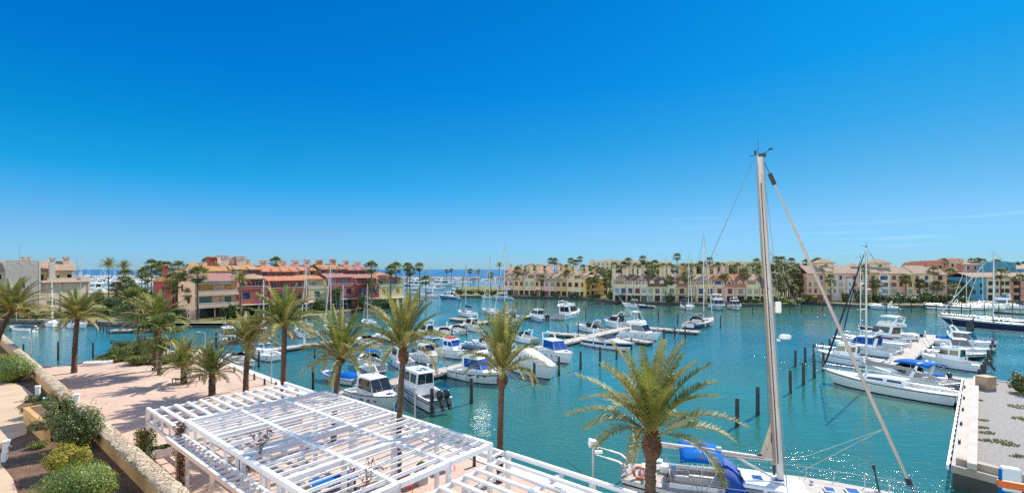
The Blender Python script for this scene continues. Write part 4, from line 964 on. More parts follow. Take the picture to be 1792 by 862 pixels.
# terracotta-roofed row with ochre fronts
RA, RB_ = W(882, 514.6, 1.0), W(1026, 519.2, 1.0)
row([880, 899, 917, 936, 952, 972, 992, 1026], RA, RB_, [
    dict(label='townhouse with mauve shaded front at the far end of the terracotta-roofed row', wall=ROSE, tile=TILE_TAN, up=('redshut', 'plain'), kind='gable', dm=1),
    dict(label='ochre townhouse with red shutters beside the mauve end house', wall=YELL, tile=TILE_TAN, up=('redshut', 'redshut'), gf=('reddoor', 'garage'), kind='gable', dm=1),
    dict(label='ochre townhouse with pale blue shutters in the terracotta-roofed row', wall=YELL, tile=TILE_TAN, up=('pale', 'pale'), kind='terrace', ch=((.2, 5), (.75, 6))),
    dict(label='terracotta-fronted townhouse with red doors and a single dormer', wall=PEACH, tile=TILE_TAN, up=('redshut', 'plain'), gf=('reddoor', 'garage'), kind='gable', dm=1),
    dict(label='pale rose townhouse with white windows and two dormers', wall=ROSE, tile=TILE_TAN, up=('curtain', 'curtain'), gf=('reddoor', 'garage'), kind='gable', dm=2),
    dict(label='ochre townhouse with dark windows next to the pale rose house', wall=OCH, tile=TILE_TAN, up=('dark', 'dark'), kind='gable', dm=1, ch=((.3, 5), (.8, 5.5))),
    dict(label='wide yellow townhouse with dark square windows and a roof terrace', wall=YELL, tile=TILE_TAN, up=('dark', 'dark', 'dark'), gf=('garage', 'dark', 'garage'), kind='terrace')],
    'terracotta-roofed townhouse row', zw=7.0, zr=11.0, zc=14.2, fin=SAND)
h = House('townhouse', W(1024, 519.4, 1.0), W(1057, 518.2, 1.0), 'bright yellow end house with balconies closing the terracotta-roofed row', 'terracotta-roofed townhouse row')
L = h.L
h.body(.3, L, 0, 9, 0, 8.0, [(1.6, .3, 1.3, 2.2, 'dark'), (4.2, .3, 1.6, 2.2, 'garage'), (1.6, 3.2, 1.1, 1.7, 'dark'), (4.4, 3.0, 1.5, 2.1, 'dark'), (4.4, 5.6, 1.5, 2.0, 'dark'), (1.6, 5.9, 1.1, 1.5, 'dark')],
       [(2.5, 3.0, 1.3, 2.1, 'dark'), (2.5, 5.6, 1.3, 2.0, 'dark')], mat=stucco('bright_yellow', (0.66, 0.45, 0.13)))
h.blockmesh('balcony', [(3.0, -1.2, 2.75, L + .9, 0, 2.95), (3.0, -1.2, 2.95, L + .9, -1.08, 3.7), (3.0, -1.2, 5.4, L + .9, 0, 5.6), (3.0, -1.2, 5.6, L + .9, -1.08, 6.3)], YELL)
h.hip(.3, L, 0, 9, 8.0, 10.0, TILE_TAN); h.chimney(1.2, 4, 8, 12.4, 1.0, YELL); h.chimney(L - 1.5, 5, 8, 12, 1.0, YELL)

# chimneyed row: cream, ochre, pink and yellow
RC, RD = W(1075, 526.3, 1.0), W(1358, 528.6, 1.0)
row([1075, 1096, 1110, 1121, 1133, 1168, 1184, 1203, 1218, 1236, 1250, 1268, 1287, 1306, 1330, 1358], RC, RD, [
    dict(label='beige end townhouse with pale blue first-floor doors beside the palm gap', wall=SAND, tile=TILE_TAN, up=('pale', 'blue'), gf=('garage', 'garage'), ch=((.05, 4), (.95, 6))),
    dict(label='narrow beige townhouse with one dark blue window', wall=SAND, tile=TILE_BR, up=('blue',), ch=((.3, 5), (.8, 6.5))),
    dict(label='narrow beige townhouse with dark red shutters', wall=SAND, tile=TILE_BR, up=('redshut',), ch=((.5, 6),)),
    dict(label='narrow cream townhouse with sage curtains and dark roof', wall=CRM, tile=TILE_BR, up=('curtain',), gf=('dark',), ch=((.2, 5), (.7, 6.5))),
    dict(label='wide cream townhouse with twin gables and pale blue glazed ground floor', wall=PALEY, tile=TILE_BR, up=('sage', 'plain', 'sage'), gf=('pale', 'garage', 'pale'), kind='gable', dm=2, ch=((.8, 5), (.97, 5))),
    dict(label='cream townhouse with one large green shuttered window', wall=CRM, tile=TILE_TAN, up=('green',), gf=('garage',), ch=((.5, 6),)),
    dict(label='ochre townhouse with round-topped dormer next to the green shuttered house', wall=OCH, tile=TILE_MV, up=('dark',), kind='gable', dm=1, ch=((.6, 5), (.9, 6))),
    dict(label='ochre townhouse with white shutters behind the bimini sailboat', wall=OCH, tile=TILE_MV, up=('curtain', 'blue'), ch=((.5, 6),)),
    dict(label='ochre townhouse with dark blue doors and white attic awning', wall=YELL, tile=TILE_TAN, up=('blue', 'curtain'), ch=((.2, 5),)),
    dict(label='narrow yellow townhouse beside the pink ones', wall=YELL, tile=TILE_TAN, up=('blue',), ch=((.2, 5), (.7, 5.5))),
    dict(label='pink townhouse with dark red shutters and blue attic window', wall=ROSE, tile=TILE_OR, up=('redshut',), gf=('dark',), dst='blue', ch=((.5, 5),)),
    dict(label='pink townhouse with two small windows behind the large motor yacht', wall=ROSE, tile=TILE_OR, up=('redshut', 'dark'), kind='gable', dm=1, dst='blue'),
    dict(label='pink townhouse with gabled blue dormer and brown doors', wall=PNK, tile=TILE_OR, up=('plain', 'redshut'), kind='gable', dm=1, dst='pale', ch=((.85, 5),)),
    dict(label='yellow townhouse with sage shutters next to the pink ones', wall=PALEY, tile=TILE_TAN, up=('sage', 'curtain'), kind='terrace', ch=((.2, 5), (.7, 6))),
    dict(label='yellow end townhouse partly hidden by the tall mast', wall=YELL, tile=TILE_BR, up=('dark', 'plain'), kind='gable', dm=1, ch=((.5, 5),))],
    'chimneyed townhouse row', zw=5.7, zr=10.0, zc=13.0)

# pink apartment block on the right, in tall coloured sections
PA, PB = W(1412, 525.2, 1.0), W(1657, 527.2, 1.0)
def section(a, c, label, wall, wins, out=0.0, zt=10.4, tower=None, cat='apartment house'):
    A_, B_ = hit(a, PA, PB), hit(c, PA, PB); d = (B_ - A_).normalized(); q = Vector((d.y, -d.x, 0)) * out
    h = House('apartment_house', A_ + q, B_ + q, label, 'sections of the pink apartment block', cat)
    L = h.L; fr = []
    for (f, lv, wd, st) in wins:
        z = [.1, 2.9, 5.4, 8.0][lv]; hh = [2.1, 1.6, 1.6, 1.6][lv]; fr.append((L * f, z, min(wd, L * .8), hh, st))
    h.body(.004, L - .004, 0, 12 + out, 0, zt, fr, mat=wall, right=[(2, 3, 1.0, 1.5, 'dark'), (2, 5.6, 1.0, 1.5, 'dark')] if c > 1650 else (), left=[(3, 3, 1.0, 1.5, 'dark'), (3, 5.6, 1.0, 1.5, 'dark'), (7, 3, 1.0, 1.5, 'dark'), (7, 5.6, 1.0, 1.5, 'dark')] if a < 1420 else ())
    h.slope(-.02, L + .02, [(-.6, zt - .12), (6, zt + 2.9), (12.6 + out, zt)], TILE_TAN)
    if tower:
        x0, x1, zz = tower; h.body(L * x0, L * x1, 4.5, 9, zt - .5, zz, [(L * (x0 + x1) / 2, zz - 1.4, 1.2, .9, 'dark')], mat=SAND, name='tower_wall'); h.hip(L * x0, L * x1, 4.5, 9, zz, zz + 1.6, TILE_TAN, .5, name='tower_roof')
    h.blockmesh('plinth_band', [(.05, -.05, 2.45, L - .05, -.004, 2.62)], wall); return h
section(1412, 1443, 'salmon-pink house section with red garage doors at the grove end of the apartment block', PNK, [(.3, 0, 2.2, 'reddoor'), (.75, 0, 2.2, 'reddoor'), (.18, 1, .9, 'dark'), (.5, 1, .9, 'redshut'), (.82, 1, .9, 'redshut'), (.18, 2, .9, 'dark'), (.5, 2, 1.0, 'sage'), (.82, 2, .9, 'dark'), (.82, 3, .9, 'blue')])
h = section(1443, 1457, 'yellow-gabled narrow section of the apartment block behind a date palm', YELL, [(.5, 0, 1.8, 'reddoor'), (.5, 1, 1.3, 'curtain'), (.5, 2, 1.2, 'plain')], .5, 11.2, (-.2, 1.9, 14.6))
section(1457, 1466, 'narrow pale blue-grey section of the apartment block', PBLUE, [(.5, 1, 1.0, 'plain'), (.5, 2, 1.0, 'plain')], .1)
h = section(1466, 1501, 'rose section with grey bay window and blue shuttered top windows', ROSE, [(.15, 3, 1.0, 'blue'), (.17, 2, 1.4, 'curtain'), (.17, 1, 1.5, 'sage'), (.88, 2, .9, 'dark'), (.85, 3, 1.1, 'blue'), (.85, 1, .9, 'dark')])
h.body(h.L * .42, h.L * .68, -.9, .0, 0, 8.6, [(h.L * .55, 3.0, .9, 1.5, 'pale'), (h.L * .55, 5.5, .9, 1.5, 'curtain')], mat=PBLUE, name='bay'); h.slope(h.L * .42 - .1, h.L * .68 + .1, [(-1.0, 8.6), (.0, 9.1)], TILE_TAN, name='bay_roof')
section(1501, 1520, 'sand-coloured section behind the aluminium mast with a low roof tower', SAND, [(.3, 3, 1.0, 'blue'), (.6, 1, 1.0, 'dark'), (.6, 2, 1.0, 'dark')], 0, 10.4, (.1, .9, 13.0))
section(1520, 1537, 'ochre-yellow section with one blue top window', OCH, [(.4, 3, 1.2, 'blue'), (.4, 2, 1.0, 'dark'), (.4, 1, 1.0, 'dark'), (.5, 0, 1.8, 'garage')], .35, 10.7)
section(1537, 1556, 'grey-white section with stacked balconies and wide blue top window', WHTW, [(.5, 3, 2.6, 'blue'), (.6, 2, 2.0, 'dark'), (.6, 1, 2.2, 'pale'), (.5, 0, 2.0, 'garage')], .2, 10.4, (-.1, 1.8, 14.4))
section(1556, 1584, 'dusky pink section with glazed loggias and green top window', PNK, [(.3, 2, 1.8, 'dark'), (.3, 1, 1.8, 'sage'), (.8, 3, 1.6, 'sage'), (.75, 2, 1.2, 'dark'), (.3, 3, 1.4, 'dark'), (.3, 0, 2.0, 'garage')])
section(1584, 1598, 'yellow bay section with white window between the pinkish ones', YELL, [(.5, 2, 1.2, 'dark'), (.5, 1, 1.3, 'pale'), (.4, 3, 1.0, 'sage')], .7, 9.9)
section(1598, 1634, 'beige section with blue shuttered top window behind leaning palms', SAND, [(.2, 3, 1.2, 'dark'), (.65, 3, 1.3, 'blue'), (.25, 2, 1.2, 'dark'), (.65, 2, 1.2, 'dark'), (.25, 1, 1.2, 'plain'), (.65, 1, 1.2, 'dark'), (.3, 0, 2, 'garage')])
section(1634, 1657, 'peach end section of the apartment block beside the garden palms', SALM, [(.4, 1, 1.5, 'sage'), (.35, 2, 1.1, 'redshut'), (.75, 2, .9, 'dark'), (.5, 3, 1.6, 'garage')], 0, 10.0)

# blue and salmon flats at the far right, and what stands behind
FA, FB = W(1696, 526, 1.0), W(1860, 526.5, 1.0)
a, c = hit(1698, FA, FB), hit(1726, FA, FB); h = House('flats', a, c, 'deep blue end house with dark windows', None, 'apartment house'); L = h.L
h.body(0, L, 0, 11, 0, 9.0, [(L * .25, 2.6, 1, 1.5, 'dark'), (L * .7, 2.6, 1.2, 1.5, 'dark'), (L * .25, 5.2, 1, 1.5, 'plain'), (L * .7, 5.2, 1.2, 1.5, 'dark'), (L * .25, 7.2, .9, 1.2, 'dark')], left=[(3, 5.2, 1.2, 1.5, 'plain')], mat=BLUW); h.slope(-.2, L, [(-.5, 8.9), (5.5, 10.6), (11.5, 8.9)], TILE_TAN)
a, c = hit(1726.4, FA, FB), hit(1768, FA, FB); h = House('flats', a, c, 'sand-pink flats with two rows of wide dark windows', None, 'apartment house'); L = h.L
h.body(0, L, 0, 11, 0, 9.0, [(L * f, z, wd, 1.6, 'dark') for z in (3.1, 5.9) for f, wd in ((.18, 1.8), (.45, 1.2), (.68, 1.3), (.88, 1.6))] + [(L * .2, .2, 2.4, 2.1, 'garage'), (L * .7, .2, 2.4, 2.1, 'garage')], mat=SAND); h.slope(0, L, [(-.5, 8.9), (5.5, 10.6), (11.5, 8.9)], TILE_TAN)
a, c = hit(1768.4, FA, FB), hit(1860, FA, FB); h = House('flats', a, c, 'salmon flats with loggias at the edge beyond the navy yacht', None, 'apartment house'); L = h.L
h.body(0, L, 0, 11, 0, 9.0, [(L * f, z, 2.4, 1.9, 'garage') for z in (.3, 3.0, 5.9) for f in (.12, .36, .6, .84)], mat=SALM); h.slope(0, L, [(-.5, 8.9), (5.5, 10.6), (11.5, 8.9)], TILE_TAN)
h.blockmesh('balcony', [(.3, -.7, z, L - .3, 0, z + .9) for z in (2.3, 5.1)], SALM)
def block(px0, px1, D, zb, z1, label, wall, roof=None, rows=2, cat='building', name='far_building', step=3.0, battl=False, style='dark', dep=12, chim=0, rh=1.8):
    A_, B_ = WD(px0, D, zb), WD(px1, D, zb); h = House(name, A_, B_, label, None, cat, zb); L = h.L; n = max(2, int(L / step)); H_ = z1 - zb
    fr = [(L * (i + .5) / n, H_ - 2.6 - 2.8 * j, 1.1, 1.5, style) for i in range(n) for j in range(rows)]
    h.body(0, L, 0, dep, 0, H_, fr, mat=wall)
    if roof: h.hip(0, L, 0, dep, H_, H_ + rh, roof, .4)
    if battl:
        r = random.Random(int(px0)); bx = []; x = 0
        while x < L - .6: ww = r.uniform(.8, 3.2); bx.append((x, .02, H_ + .003, min(L, x + ww), dep - 1, H_ + r.uniform(.3, 1.9))); x += ww + r.uniform(.5, 2.0)
        h.blockmesh('parapet', bx, wall)
    for i in range(chim): h.chimney(L * (i + .5) / chim, dep * .4, H_ - .3, H_ + rh + 1.6, 1.1, wall)
    return h
block(1036, 1098, 330, 2, 18.6, 'long cream far building with stepped parapet behind the palm gap', CRM, rows=3, battl=True)
block(1098, 1176, 326, 2, 17.4, 'cream far building with tall chimneys behind the chimneyed row', CRM, rows=3, battl=True, chim=5, rh=.6)
block(1196, 1262, 350, 2, 17.0, 'sand-coloured far building behind the large dark tree', SAND, rows=2, battl=True)
block(1262, 1352, 360, 2, 17.8, 'long sand-coloured far building above the pink townhouses', SAND, rows=2, battl=True)
block(1352, 1424, 390, 2, 16.5, 'pale far building on the skyline over the palm grove', CRM, rows=2, battl=True)
block(1614, 1652, 235, 1, 16.0, 'brick-red far house with flat roof above the beige section', TERR, rows=2, battl=True)
block(1660, 1688, 240, 1, 17.0, 'rose-pink far house behind the garden palms', PNK, rows=2, battl=True)
block(1688, 1738, 236, 1, 15.6, 'salmon far house with tiled roof behind the blue end house', SALM, TILE_TAN, rows=2)
block(1735, 1762, 238, 1, 15.0, 'tan-roofed far house between salmon and blue ones', SAND, TILE_TAN, rows=2)
block(1756, 1778, 215, 1, 15.0, 'tall blue house rising behind the salmon flats', BLUW, rows=2, battl=True)
block(1778, 1830, 213, 1, 13.2, 'blue house with tiled roof at the picture edge behind the flats', BLUW, TILE_TAN, rows=2)
block(884, 918, 262, 1, 12.4, 'rust-roofed far house behind the mauve end of the terracotta row', TERR, TILE_OR, rows=1)

# stone house on the left bank
SA = W(10, 551, 1.0); sd = Vector((.55, .835, 0)); SB_ = SA + sd * 17.1
h = House('stone_house', SA, SB_, 'stone and cream house with square grey stone tower and tiled roofs', None)
TW = 6.25
h.body(0, TW, 0, 9, 0, 14.4, [(TW * .48, 7.0, 1.3, 1.5, 'plain')], mat=STONEC, name='tower_wall')
h.blockmesh('parapet_grille', [(TW * f + i * .26, -.03, 13.2, TW * f + i * .26 + .17, -.004, 13.75) for f in (.14, .43, .74) for i in range(3)], CREAMT)
h.blockmesh('corner_trim', [(TW + .002, -.03, 0, TW + .34, .3, 14.2)], CREAMT)
h.body(TW + .35, 17.0, .8, 9, 0, 8.3, [(TW + 2.6, 2.0, 1.7, 1.3, 'sage')], [(3.0, 3.2, 1.6, 3.6, 'curtain')], mat=stucco('warm_peach', (0.74, 0.57, 0.45)))
h.blockmesh('corner_trim', [(TW + 4.7, .70, 0, TW + 4.95, .798, 8.2), (16.75, .70, 0, 17.06, 1.0, 8.2)], CREAMT)
h.slope(TW + .35, 17.4, [(.1, 8.25), (1.5, 8.75)], TILE_TAN, name='terrace_roof')
h.blockmesh('balustrade', [(TW + 2.0, 1.5, 8.7, 17.0, 1.66, 9.6), (16.84, 1.66, 8.7, 17.0, 8.4, 9.6), (15.2, 1.3, 8.72, 17.1, 1.5, 10.0)], CREAMT)
h.body(TW + .35, 14.2, 3.2, 9, 8.31, 11.7, [(TW + 1.1, 8.7, 1.0, 1.8, 'dark'), (TW + 4.6, 9.4, .6, .9, 'dark'), (TW + 7.0, 8.6, 1.0, 2.0, 'dark')], mat=YELL, name='upper_wall')
h.slope(TW + .1, 14.7, [(2.7, 11.6), (6.3, 14.2), (9.4, 11.8)], TILE_TAN)
h.chimney(TW + 3.1, 2.4, 8.6, 15.2, 1.2, CREAMT); h.chimney(13.0, 5.6, 12, 15.6, 1.3, PINKT); h.chimney(4.4, 4, 14.3, 15.3, 1.7, PINKT)
h.slope(-7, -.02, [(1, 11.6), (5, 13.6), (9, 11.8)], TILE_TAN, name='side_roof'); h.body(-7, -.02, 1.6, 9, 0, 11.5, [(-2.0, 9.4, 3.0, 1.3, 'garage'), (-2, 5.4, 1.8, 1.6, 'plain')], mat=SAND, name='side_wall')
h.blockmesh('ventilator', [(15.7, 4, 9.6, 16.1, 4.4, 11.2)], WHITE); h.blockmesh('aerial', [(3.0, 3, 14.4, 3.04, 3.04, 18.5), (14.9, 3.4, 9.6, 14.94, 3.44, 15.6)], DARKM)

# red terrace on the left bank
TA, TB = W(331, 560, 1.0), W(706, 531.5, 1.0)
td = (TB - TA).normalized()
PKA = hit(345, TA, TB); PKB = hit(418, TA, TB)
h = House('terrace_house', PKA, PKB, 'peach-pink three-storey house with long balconies, orange shutters and mirrored ground floor', 'houses of the red terrace'); L = h.L
h.body(0, L, 1.3, 12, 0, 9.0, [(L * .24, .15, L * .42, 2.35, 'dark'), (L * .6, .15, L * .24, 2.35, 'dark'), (L * .25, 3.6, L * .30, 1.7, 'green'), (L * .79, 3.6, L * .17, 1.6, 'green'), (L * .26, 6.6, L * .34, 1.75, 'orange'), (L * .79, 6.6, L * .18, 1.6, 'orange')],
       left=[(4, 3.6, 1.4, 1.6, 'dark'), (8, 6.6, 1.4, 1.6, 'dark')], mat=PEACH)
h.blockmesh('balcony', [(-.05, 0, 2.6, L, .18, 3.75), (-.05, .18, 2.6, L, 1.298, 2.85), (-.05, 0, 5.6, L, .18, 6.75), (-.05, .18, 5.6, L, 1.298, 5.85)], PINKT)
h.blockmesh('balcony_rail', [(-.08, -.03, 3.752, L, .21, 3.86), (-.08, -.03, 6.752, L, .21, 6.86)], CREAMT)
h.blockmesh('side_fin', [(L - .3, .25, 5.86, L - .05, 1.2, 8.9), (L * .46, 1.0, 3.76, L * .56, 1.295, 5.55)], PEACH)
h.blockmesh('awning', [(.2, -.1, 8.72, L * .8, 1.2, 8.88), (.2, -.12, 8.42, L * .8, -.06, 8.72)], AWN)
h.slope(-.3, L + .1, [(-.35, 8.95), (5.2, 11.0)], TILE_MV)
h.body(1.2, L + 3, 5.3, 12, 9.0, 11.6, [(L * .3, 9.9, 1.4, 1.5, 'dark')], mat=PNK, name='penthouse_wall', gable=(8.6, 13.2)); h.slope(1.0, L + 3.2, [(4.9, 11.4), (8.6, 13.4), (12.3, 11.4)], TILE_OC)
rb_ = MB()
for i in range(9): rb_.box(.2 + i * 1.15, 5.0, 11.0, .26 + i * 1.15, 5.06, 12.0)
rb_.box(.2, 5.0, 11.95, 9.6, 5.06, 12.02); rb_.box(.2, 5.0, 11.5, 9.6, 5.05, 11.55); rb_.build('terrace_railing', WHITE, h.root)
h.chimney(L * .25, 4.6, 10, 13.6, 1.0, PEACH); h.chimney(L * .95, 8, 12, 15.6, 2.0, PINKT, TILE_TAN)
# brick-red wing end further left
ga_ = W(272, 531, 1.0); gb_ = W(331, 545, 1.0)
h = House('terrace_house', WD(268, 135, 1), WD(330, 124, 1), 'brick-red gabled wing with tall red chimney showing behind the palm clump', 'houses of the red terrace'); L = h.L
h.body(0, L, 0, 12, 0, 8.6, [(L * .3, 5.6, 1.1, 1.6, 'dark'), (L * .7, 5.6, 1.1, 1.6, 'dark'), (L * .3, 2.4, 1.1, 1.8, 'dark'), (L * .7, 2.4, 1.1, 1.8, 'dark')], mat=REDW)
h.slope(-.3, L + 1, [(-.4, 8.5), (6, 11.6), (12.4, 8.6)], TILE_OC); h.chimney(L * .13, 2, 8, 13.2, .9, REDW, TILE_OR); h.chimney(L * 1.05, 5, 9, 15.4, 1.6, REDW, TILE_OR)
RT = [(418, 470, 'brick-red house with white-framed windows and blue glazed door beside the peach one', BRK, TILE_TAN, TILE_OC, ('blue', 'plain'), ('plain', 'plain'), 'plain', PINKT),
      (470, 536, 'orange-roofed red house with sloping white fins behind the tallest date palm crowns', BRK, TILE_OR, TILE_OR, ('plain', 'dark'), ('plain', 'plain', 'plain'), 'plain', PEACH),
      (536, 575, 'pale yellow house with green shutter in the middle of the red terrace', PALEY, TILE_OR, TILE_MV, ('green',), ('curtain',), 'plain', PINKT),
      (575, 620, 'mauve house with brown shutters in the red terrace', MAUV, TILE_MV, TILE_OC, ('redshut', 'redshut'), ('curtain', 'curtain'), 'plain', TERR),
      (620, 659, 'deep red house with bright blue open shutters', REDW, TILE_MV, TILE_MV, ('blue_open', 'blue_open'), ('curtain', 'plain'), 'plain', PEACH),
      (659, 706, 'pale yellow corner house with orange hipped roof closing the red terrace', PALEY, TILE_OR, None, ('orange', 'orange'), ('plain', 'curtain'), 'curtain', PALEY)]
for px0, px1, lab, wall, t1, t2, up, mid, dw, chm in RT:
    nf = Vector((td.y, -td.x, 0)) * {418: .0, 470: .9, 536: -.2, 575: .5, 620: 1.3, 659: .3}[px0]; zz_ = {418: .25, 470: -.35, 536: -.1, 575: .3, 620: .0, 659: -.3}[px0]
    h = House('terrace_house', hit(px0, TA, TB) + nf, hit(px1, TA, TB) + nf, lab, 'houses of the red terrace', zb=1.0 + zz_); L = h.L
    g = .004; n = len(up); fr = []
    for i, st in enumerate(up): fr.append((L * (i + .5) / n, 4.1, 1.3 if st.endswith('_open') else 1.7, 1.7, st))
    k = max(1, int(L / 4.5))
    for i in range(k): fr.append((L * (i + .5) / k, .1, L / k * .7, 2.2, 'dark'))
    h.body(g, L - g, 0, 13, 0, 6.4, fr, mat=wall)
    h.blockmesh('parapet', [(g, -.08, 6.402, L - g, .14, 7.3)], wall); h.blockmesh('parapet_cap', [(g, -.12, 7.302, L - g, .18, 7.42)], CREAMT)
    h.blockmesh('canopy', [(.3, -1.3, 2.55, L - .3, -.004, 2.75)], CREAMT)
    m = len(mid); h.body(.2, L - .2, 2.2, 12.99, 6.41, 9.2, [(L * (i + .5) / m, 6.6, min(2.4, L / m - .5), 1.9, st) for i, st in enumerate(mid)], mat=wall if wall is not PALEY else YELL, name='upper_wall')
    b = MB()
    for x in (.08, L - .42):
        p = [(.3, 7.43), (2.2, 7.43), (2.2, 9.1), (1.2, 9.1)]
        b.face([(x, y, z) for y, z in p]); b.face([(x + .3, y, z) for y, z in p])
        for i in range(4): (y0, z0), (y1, z1) = p[i], p[(i+1) % 4]; b.face([(x, y0, z0), (x + .3, y0, z0), (x + .3, y1, z1), (x, y1, z1)])
    b.build('side_fin', [wall], h.root); 
    if t2 is None:
        h.hip(.1, L + .3, 1.6, 13, 9.2, 11.4, t1, .4)
    else:
        h.slope(g, L - g, [(1.5, 9.15), (5.6, 10.5)], t1)
        q = max(2, int(L / 2.6)); h.body(g, L - g, 5.4, 12.9, 9.21, 11.7, [(L * (i + .5) / q, 10.55, 1.3, 1.0, dw) for i in range(q)], mat=wall if wall is not PALEY else YELL, name='attic_wall')
        h.slope(g, L - g, [(5.0, 11.6), (8.6, 13.2), (13.2, 11.6)], t2)
        for i in range(q):
            h.slope(L * (i + .5) / q - .95, L * (i + .5) / q + .95, [(4.7, 11.66), (6.4, 12.5)], t1, .14, name='dormer_roof')
        for f in ((.2, .72) if L > 6 else (.5,)): h.chimney(L * f, 8.4, 11.8, 14.7 + .3 * math.sin(L * f * 9), 1.6, chm, TILE_OR, 1.2)
    if px0 == 418: h.chimney(L * .5, 8.2, 12, 15.2, 2.2, PINKT)
# ------------------------------------------------------------------ boats
class Hull:
    """hull surface: stern at x=0, bow at x=L, water at z=0"""
    def __init__(s, L, B, fs, fb, sail=False, rake=None, tr=.9, full=2.3):
        s.L, s.B, s.fs, s.fb, s.sail = L, B, fs, fb, sail; s.rake = rake if rake is not None else (.10 if sail else .13) * L; s.tr = tr; s.full = full
    def half(s, t):
        if s.sail:
            m = .45; q = s.tr * .78 if t < 0 else 0
            if t < m: return s.B / 2 * (1 - (1 - s.tr * .74) * ((m - t) / m) ** 2.0)
            return s.B / 2 * max(0.0, 1 - ((t - m) / (1 - m)) ** 2.05)
        m = .42
        if t < m: return s.B / 2 * (s.tr + (1 - s.tr) * (t / m))
        return s.B / 2 * max(0.0, 1 - ((t - m) / (1 - m)) ** s.full)
    def sheer(s, t): return s.fs + (s.fb - s.fs) * t ** (1.7 if s.sail else 1.4) - (0.10 * math.sin(t * math.pi) if s.sail else 0)
    def x(s, t, z):
        sh = s.sheer(t); k = max(0, t - .55) / .45
        xx = t * s.L - s.rake * (1 - z / sh) * k ** 2 * (1 if z >= 0 else 1 + .8)
        if s.sail: xx += (.9 - z / sh * .9) * max(0, .12 - t) * 3.5 * (1 if not getattr(s, 'revt', False) else -1)
        return xx
    def build(s, parent, mats, stripe=None):
        """mats: hull, antifoul, band; stripe (lo, hi) as shares of the freeboard"""
        b = MB(); N = 20; lo, hi = stripe or (.80, .92)
        lv = [-.45, -.12, .0, .07, lo, hi, 1.0]; rm = [1, 1, 2, 0, 2 if stripe else 0, 0]
        for sd in (-1, 1):
            rings = []
            for i in range(N + 1):
                t = i / N; h = s.half(t); sh = s.sheer(t); rg = []
                for q, f in enumerate(lv):
                    z = f if q < 3 else (.09 if q == 3 else f * sh)
                    ww = [.0, .80, .90, .915, .96 + .02, .985, 1.0][q]
                    fl = (1 - .42 * max(0, t - .35) / .65 * (1 - (z / sh if z > 0 else 0)))
                    y = h * ww * fl
                    if s.sail: y = h * [.0, .70, .86, .88, .97, .99, 1.0][q] * (1 - .15 * t * (1 - max(0, z / sh)))
                    rg.append((s.x(t, z), sd * y, z))
                rings.append(rg)
            b.loft(rings if sd < 0 else rings, rowm=rm)
        # transom
        h = s.half(0); sh = s.sheer(0)
        pl = [(s.x(0, z), (h * k), z) for z, k in ((-.45, 0), (-.12, .75), (0, .88), (.09, .9), (lo * sh, .97), (sh, 1.0))]
        b.face([(x, -y, z) for x, y, z in reversed(pl)] + [(x, y, z) for x, y, z in pl], 0)
        # rub rail
        o = b.build('hull', mats, parent, weld=True, smooth=45)
        rr = MB()
        for sd in (-1, 1): rr.tube([(s.x(i / 14, s.sheer(i / 14)), sd * (s.half(i / 14) + .012), s.sheer(i / 14) - .02) for i in range(15)], .035, 5)
        rr.build('rub_rail', mats[3] if len(mats) > 3 else GELC, parent); return o
    def deck(s, parent, tc, mat, sole, mats_in=None, inset=.16, dz=.02, te=0.0):
        """foredeck from station tc to the bow, side decks and a sunken cockpit aft of it"""
        b = MB(); N = 14; rings = []
        for i in range(N + 1):
            t = tc + (1 - tc) * i / N; h = max(.01, s.half(t) - .01); z = s.sheer(t) + dz; x = s.x(t, s.sheer(t))
            rings.append([(x, -h, z), (x, -h * .5, z + .05 * s.B / 3), (x, 0, z + .07 * s.B / 3), (x, h * .5, z + .05 * s.B / 3), (x, h, z)])
        b.loft(rings)
        M = 7
        for sd in (-1, 1):
            rg = []
            for i in range(M + 1):
                t = te + (tc - te) * i / M; h = s.half(t); z = s.sheer(t) + dz; x = s.x(t, s.sheer(t)); rg.append([(x, sd * h, z), (x, sd * (h - inset), z + .03), (x, sd * (h - inset), sole)])
            b.loft(rg)
        b.build('deck', mat, parent, weld=True, smooth=35)
        c = MB(); rg = []
        for i in range(M + 1):
            t = te + (tc - te) * i / M; h = s.half(t) - inset; x = s.x(t, s.sheer(t)); rg.append([(x, -h, sole), (x, h, sole)])
        c.loft(rg); t = tc; h = s.half(t) - inset + .02; x = s.x(t, s.sheer(t)); c.face([(x, -h, sole), (x, h, sole), (x, h, s.sheer(t) + dz), (x, -h, s.sheer(t) + dz)])
        h = s.half(te) - .02; x = s.x(te, s.sheer(te)); c.box(x, -h, sole - .1, x + .14, h, s.sheer(te) + .04)
        c.build('cockpit', mats_in or DECKW, parent)
    def rail(s, parent, t0, t1, h=.6, n=6, mat=None, r=.02, inset=.08, close=True, mid=False, name='guard_rail'):
        b = MB()
        P = lambda t, sd, z: (s.x(t, s.sheer(t)) - (.06 if t > .97 else 0), sd * max(.02, s.half(t) - inset), s.sheer(t) + z)
        for sd in (-1, 1):
            b.tube([P(t0 + (t1 - t0) * i / 12, sd, h) for i in range(13)], r, 5)
            if mid: b.tube([P(t0 + (t1 - t0) * i / 12, sd, h * .5) for i in range(13)], r * .6, 4)
            for i in range(n + 1): t = t0 + (t1 - t0) * i / n; b.tube([P(t, sd, 0), P(t, sd, h)], r, 5)
        if close: b.tube([P(t1, -1, h), P(t1, 1, h)], r, 5)
        return b.build(name, mat or STEEL, parent)
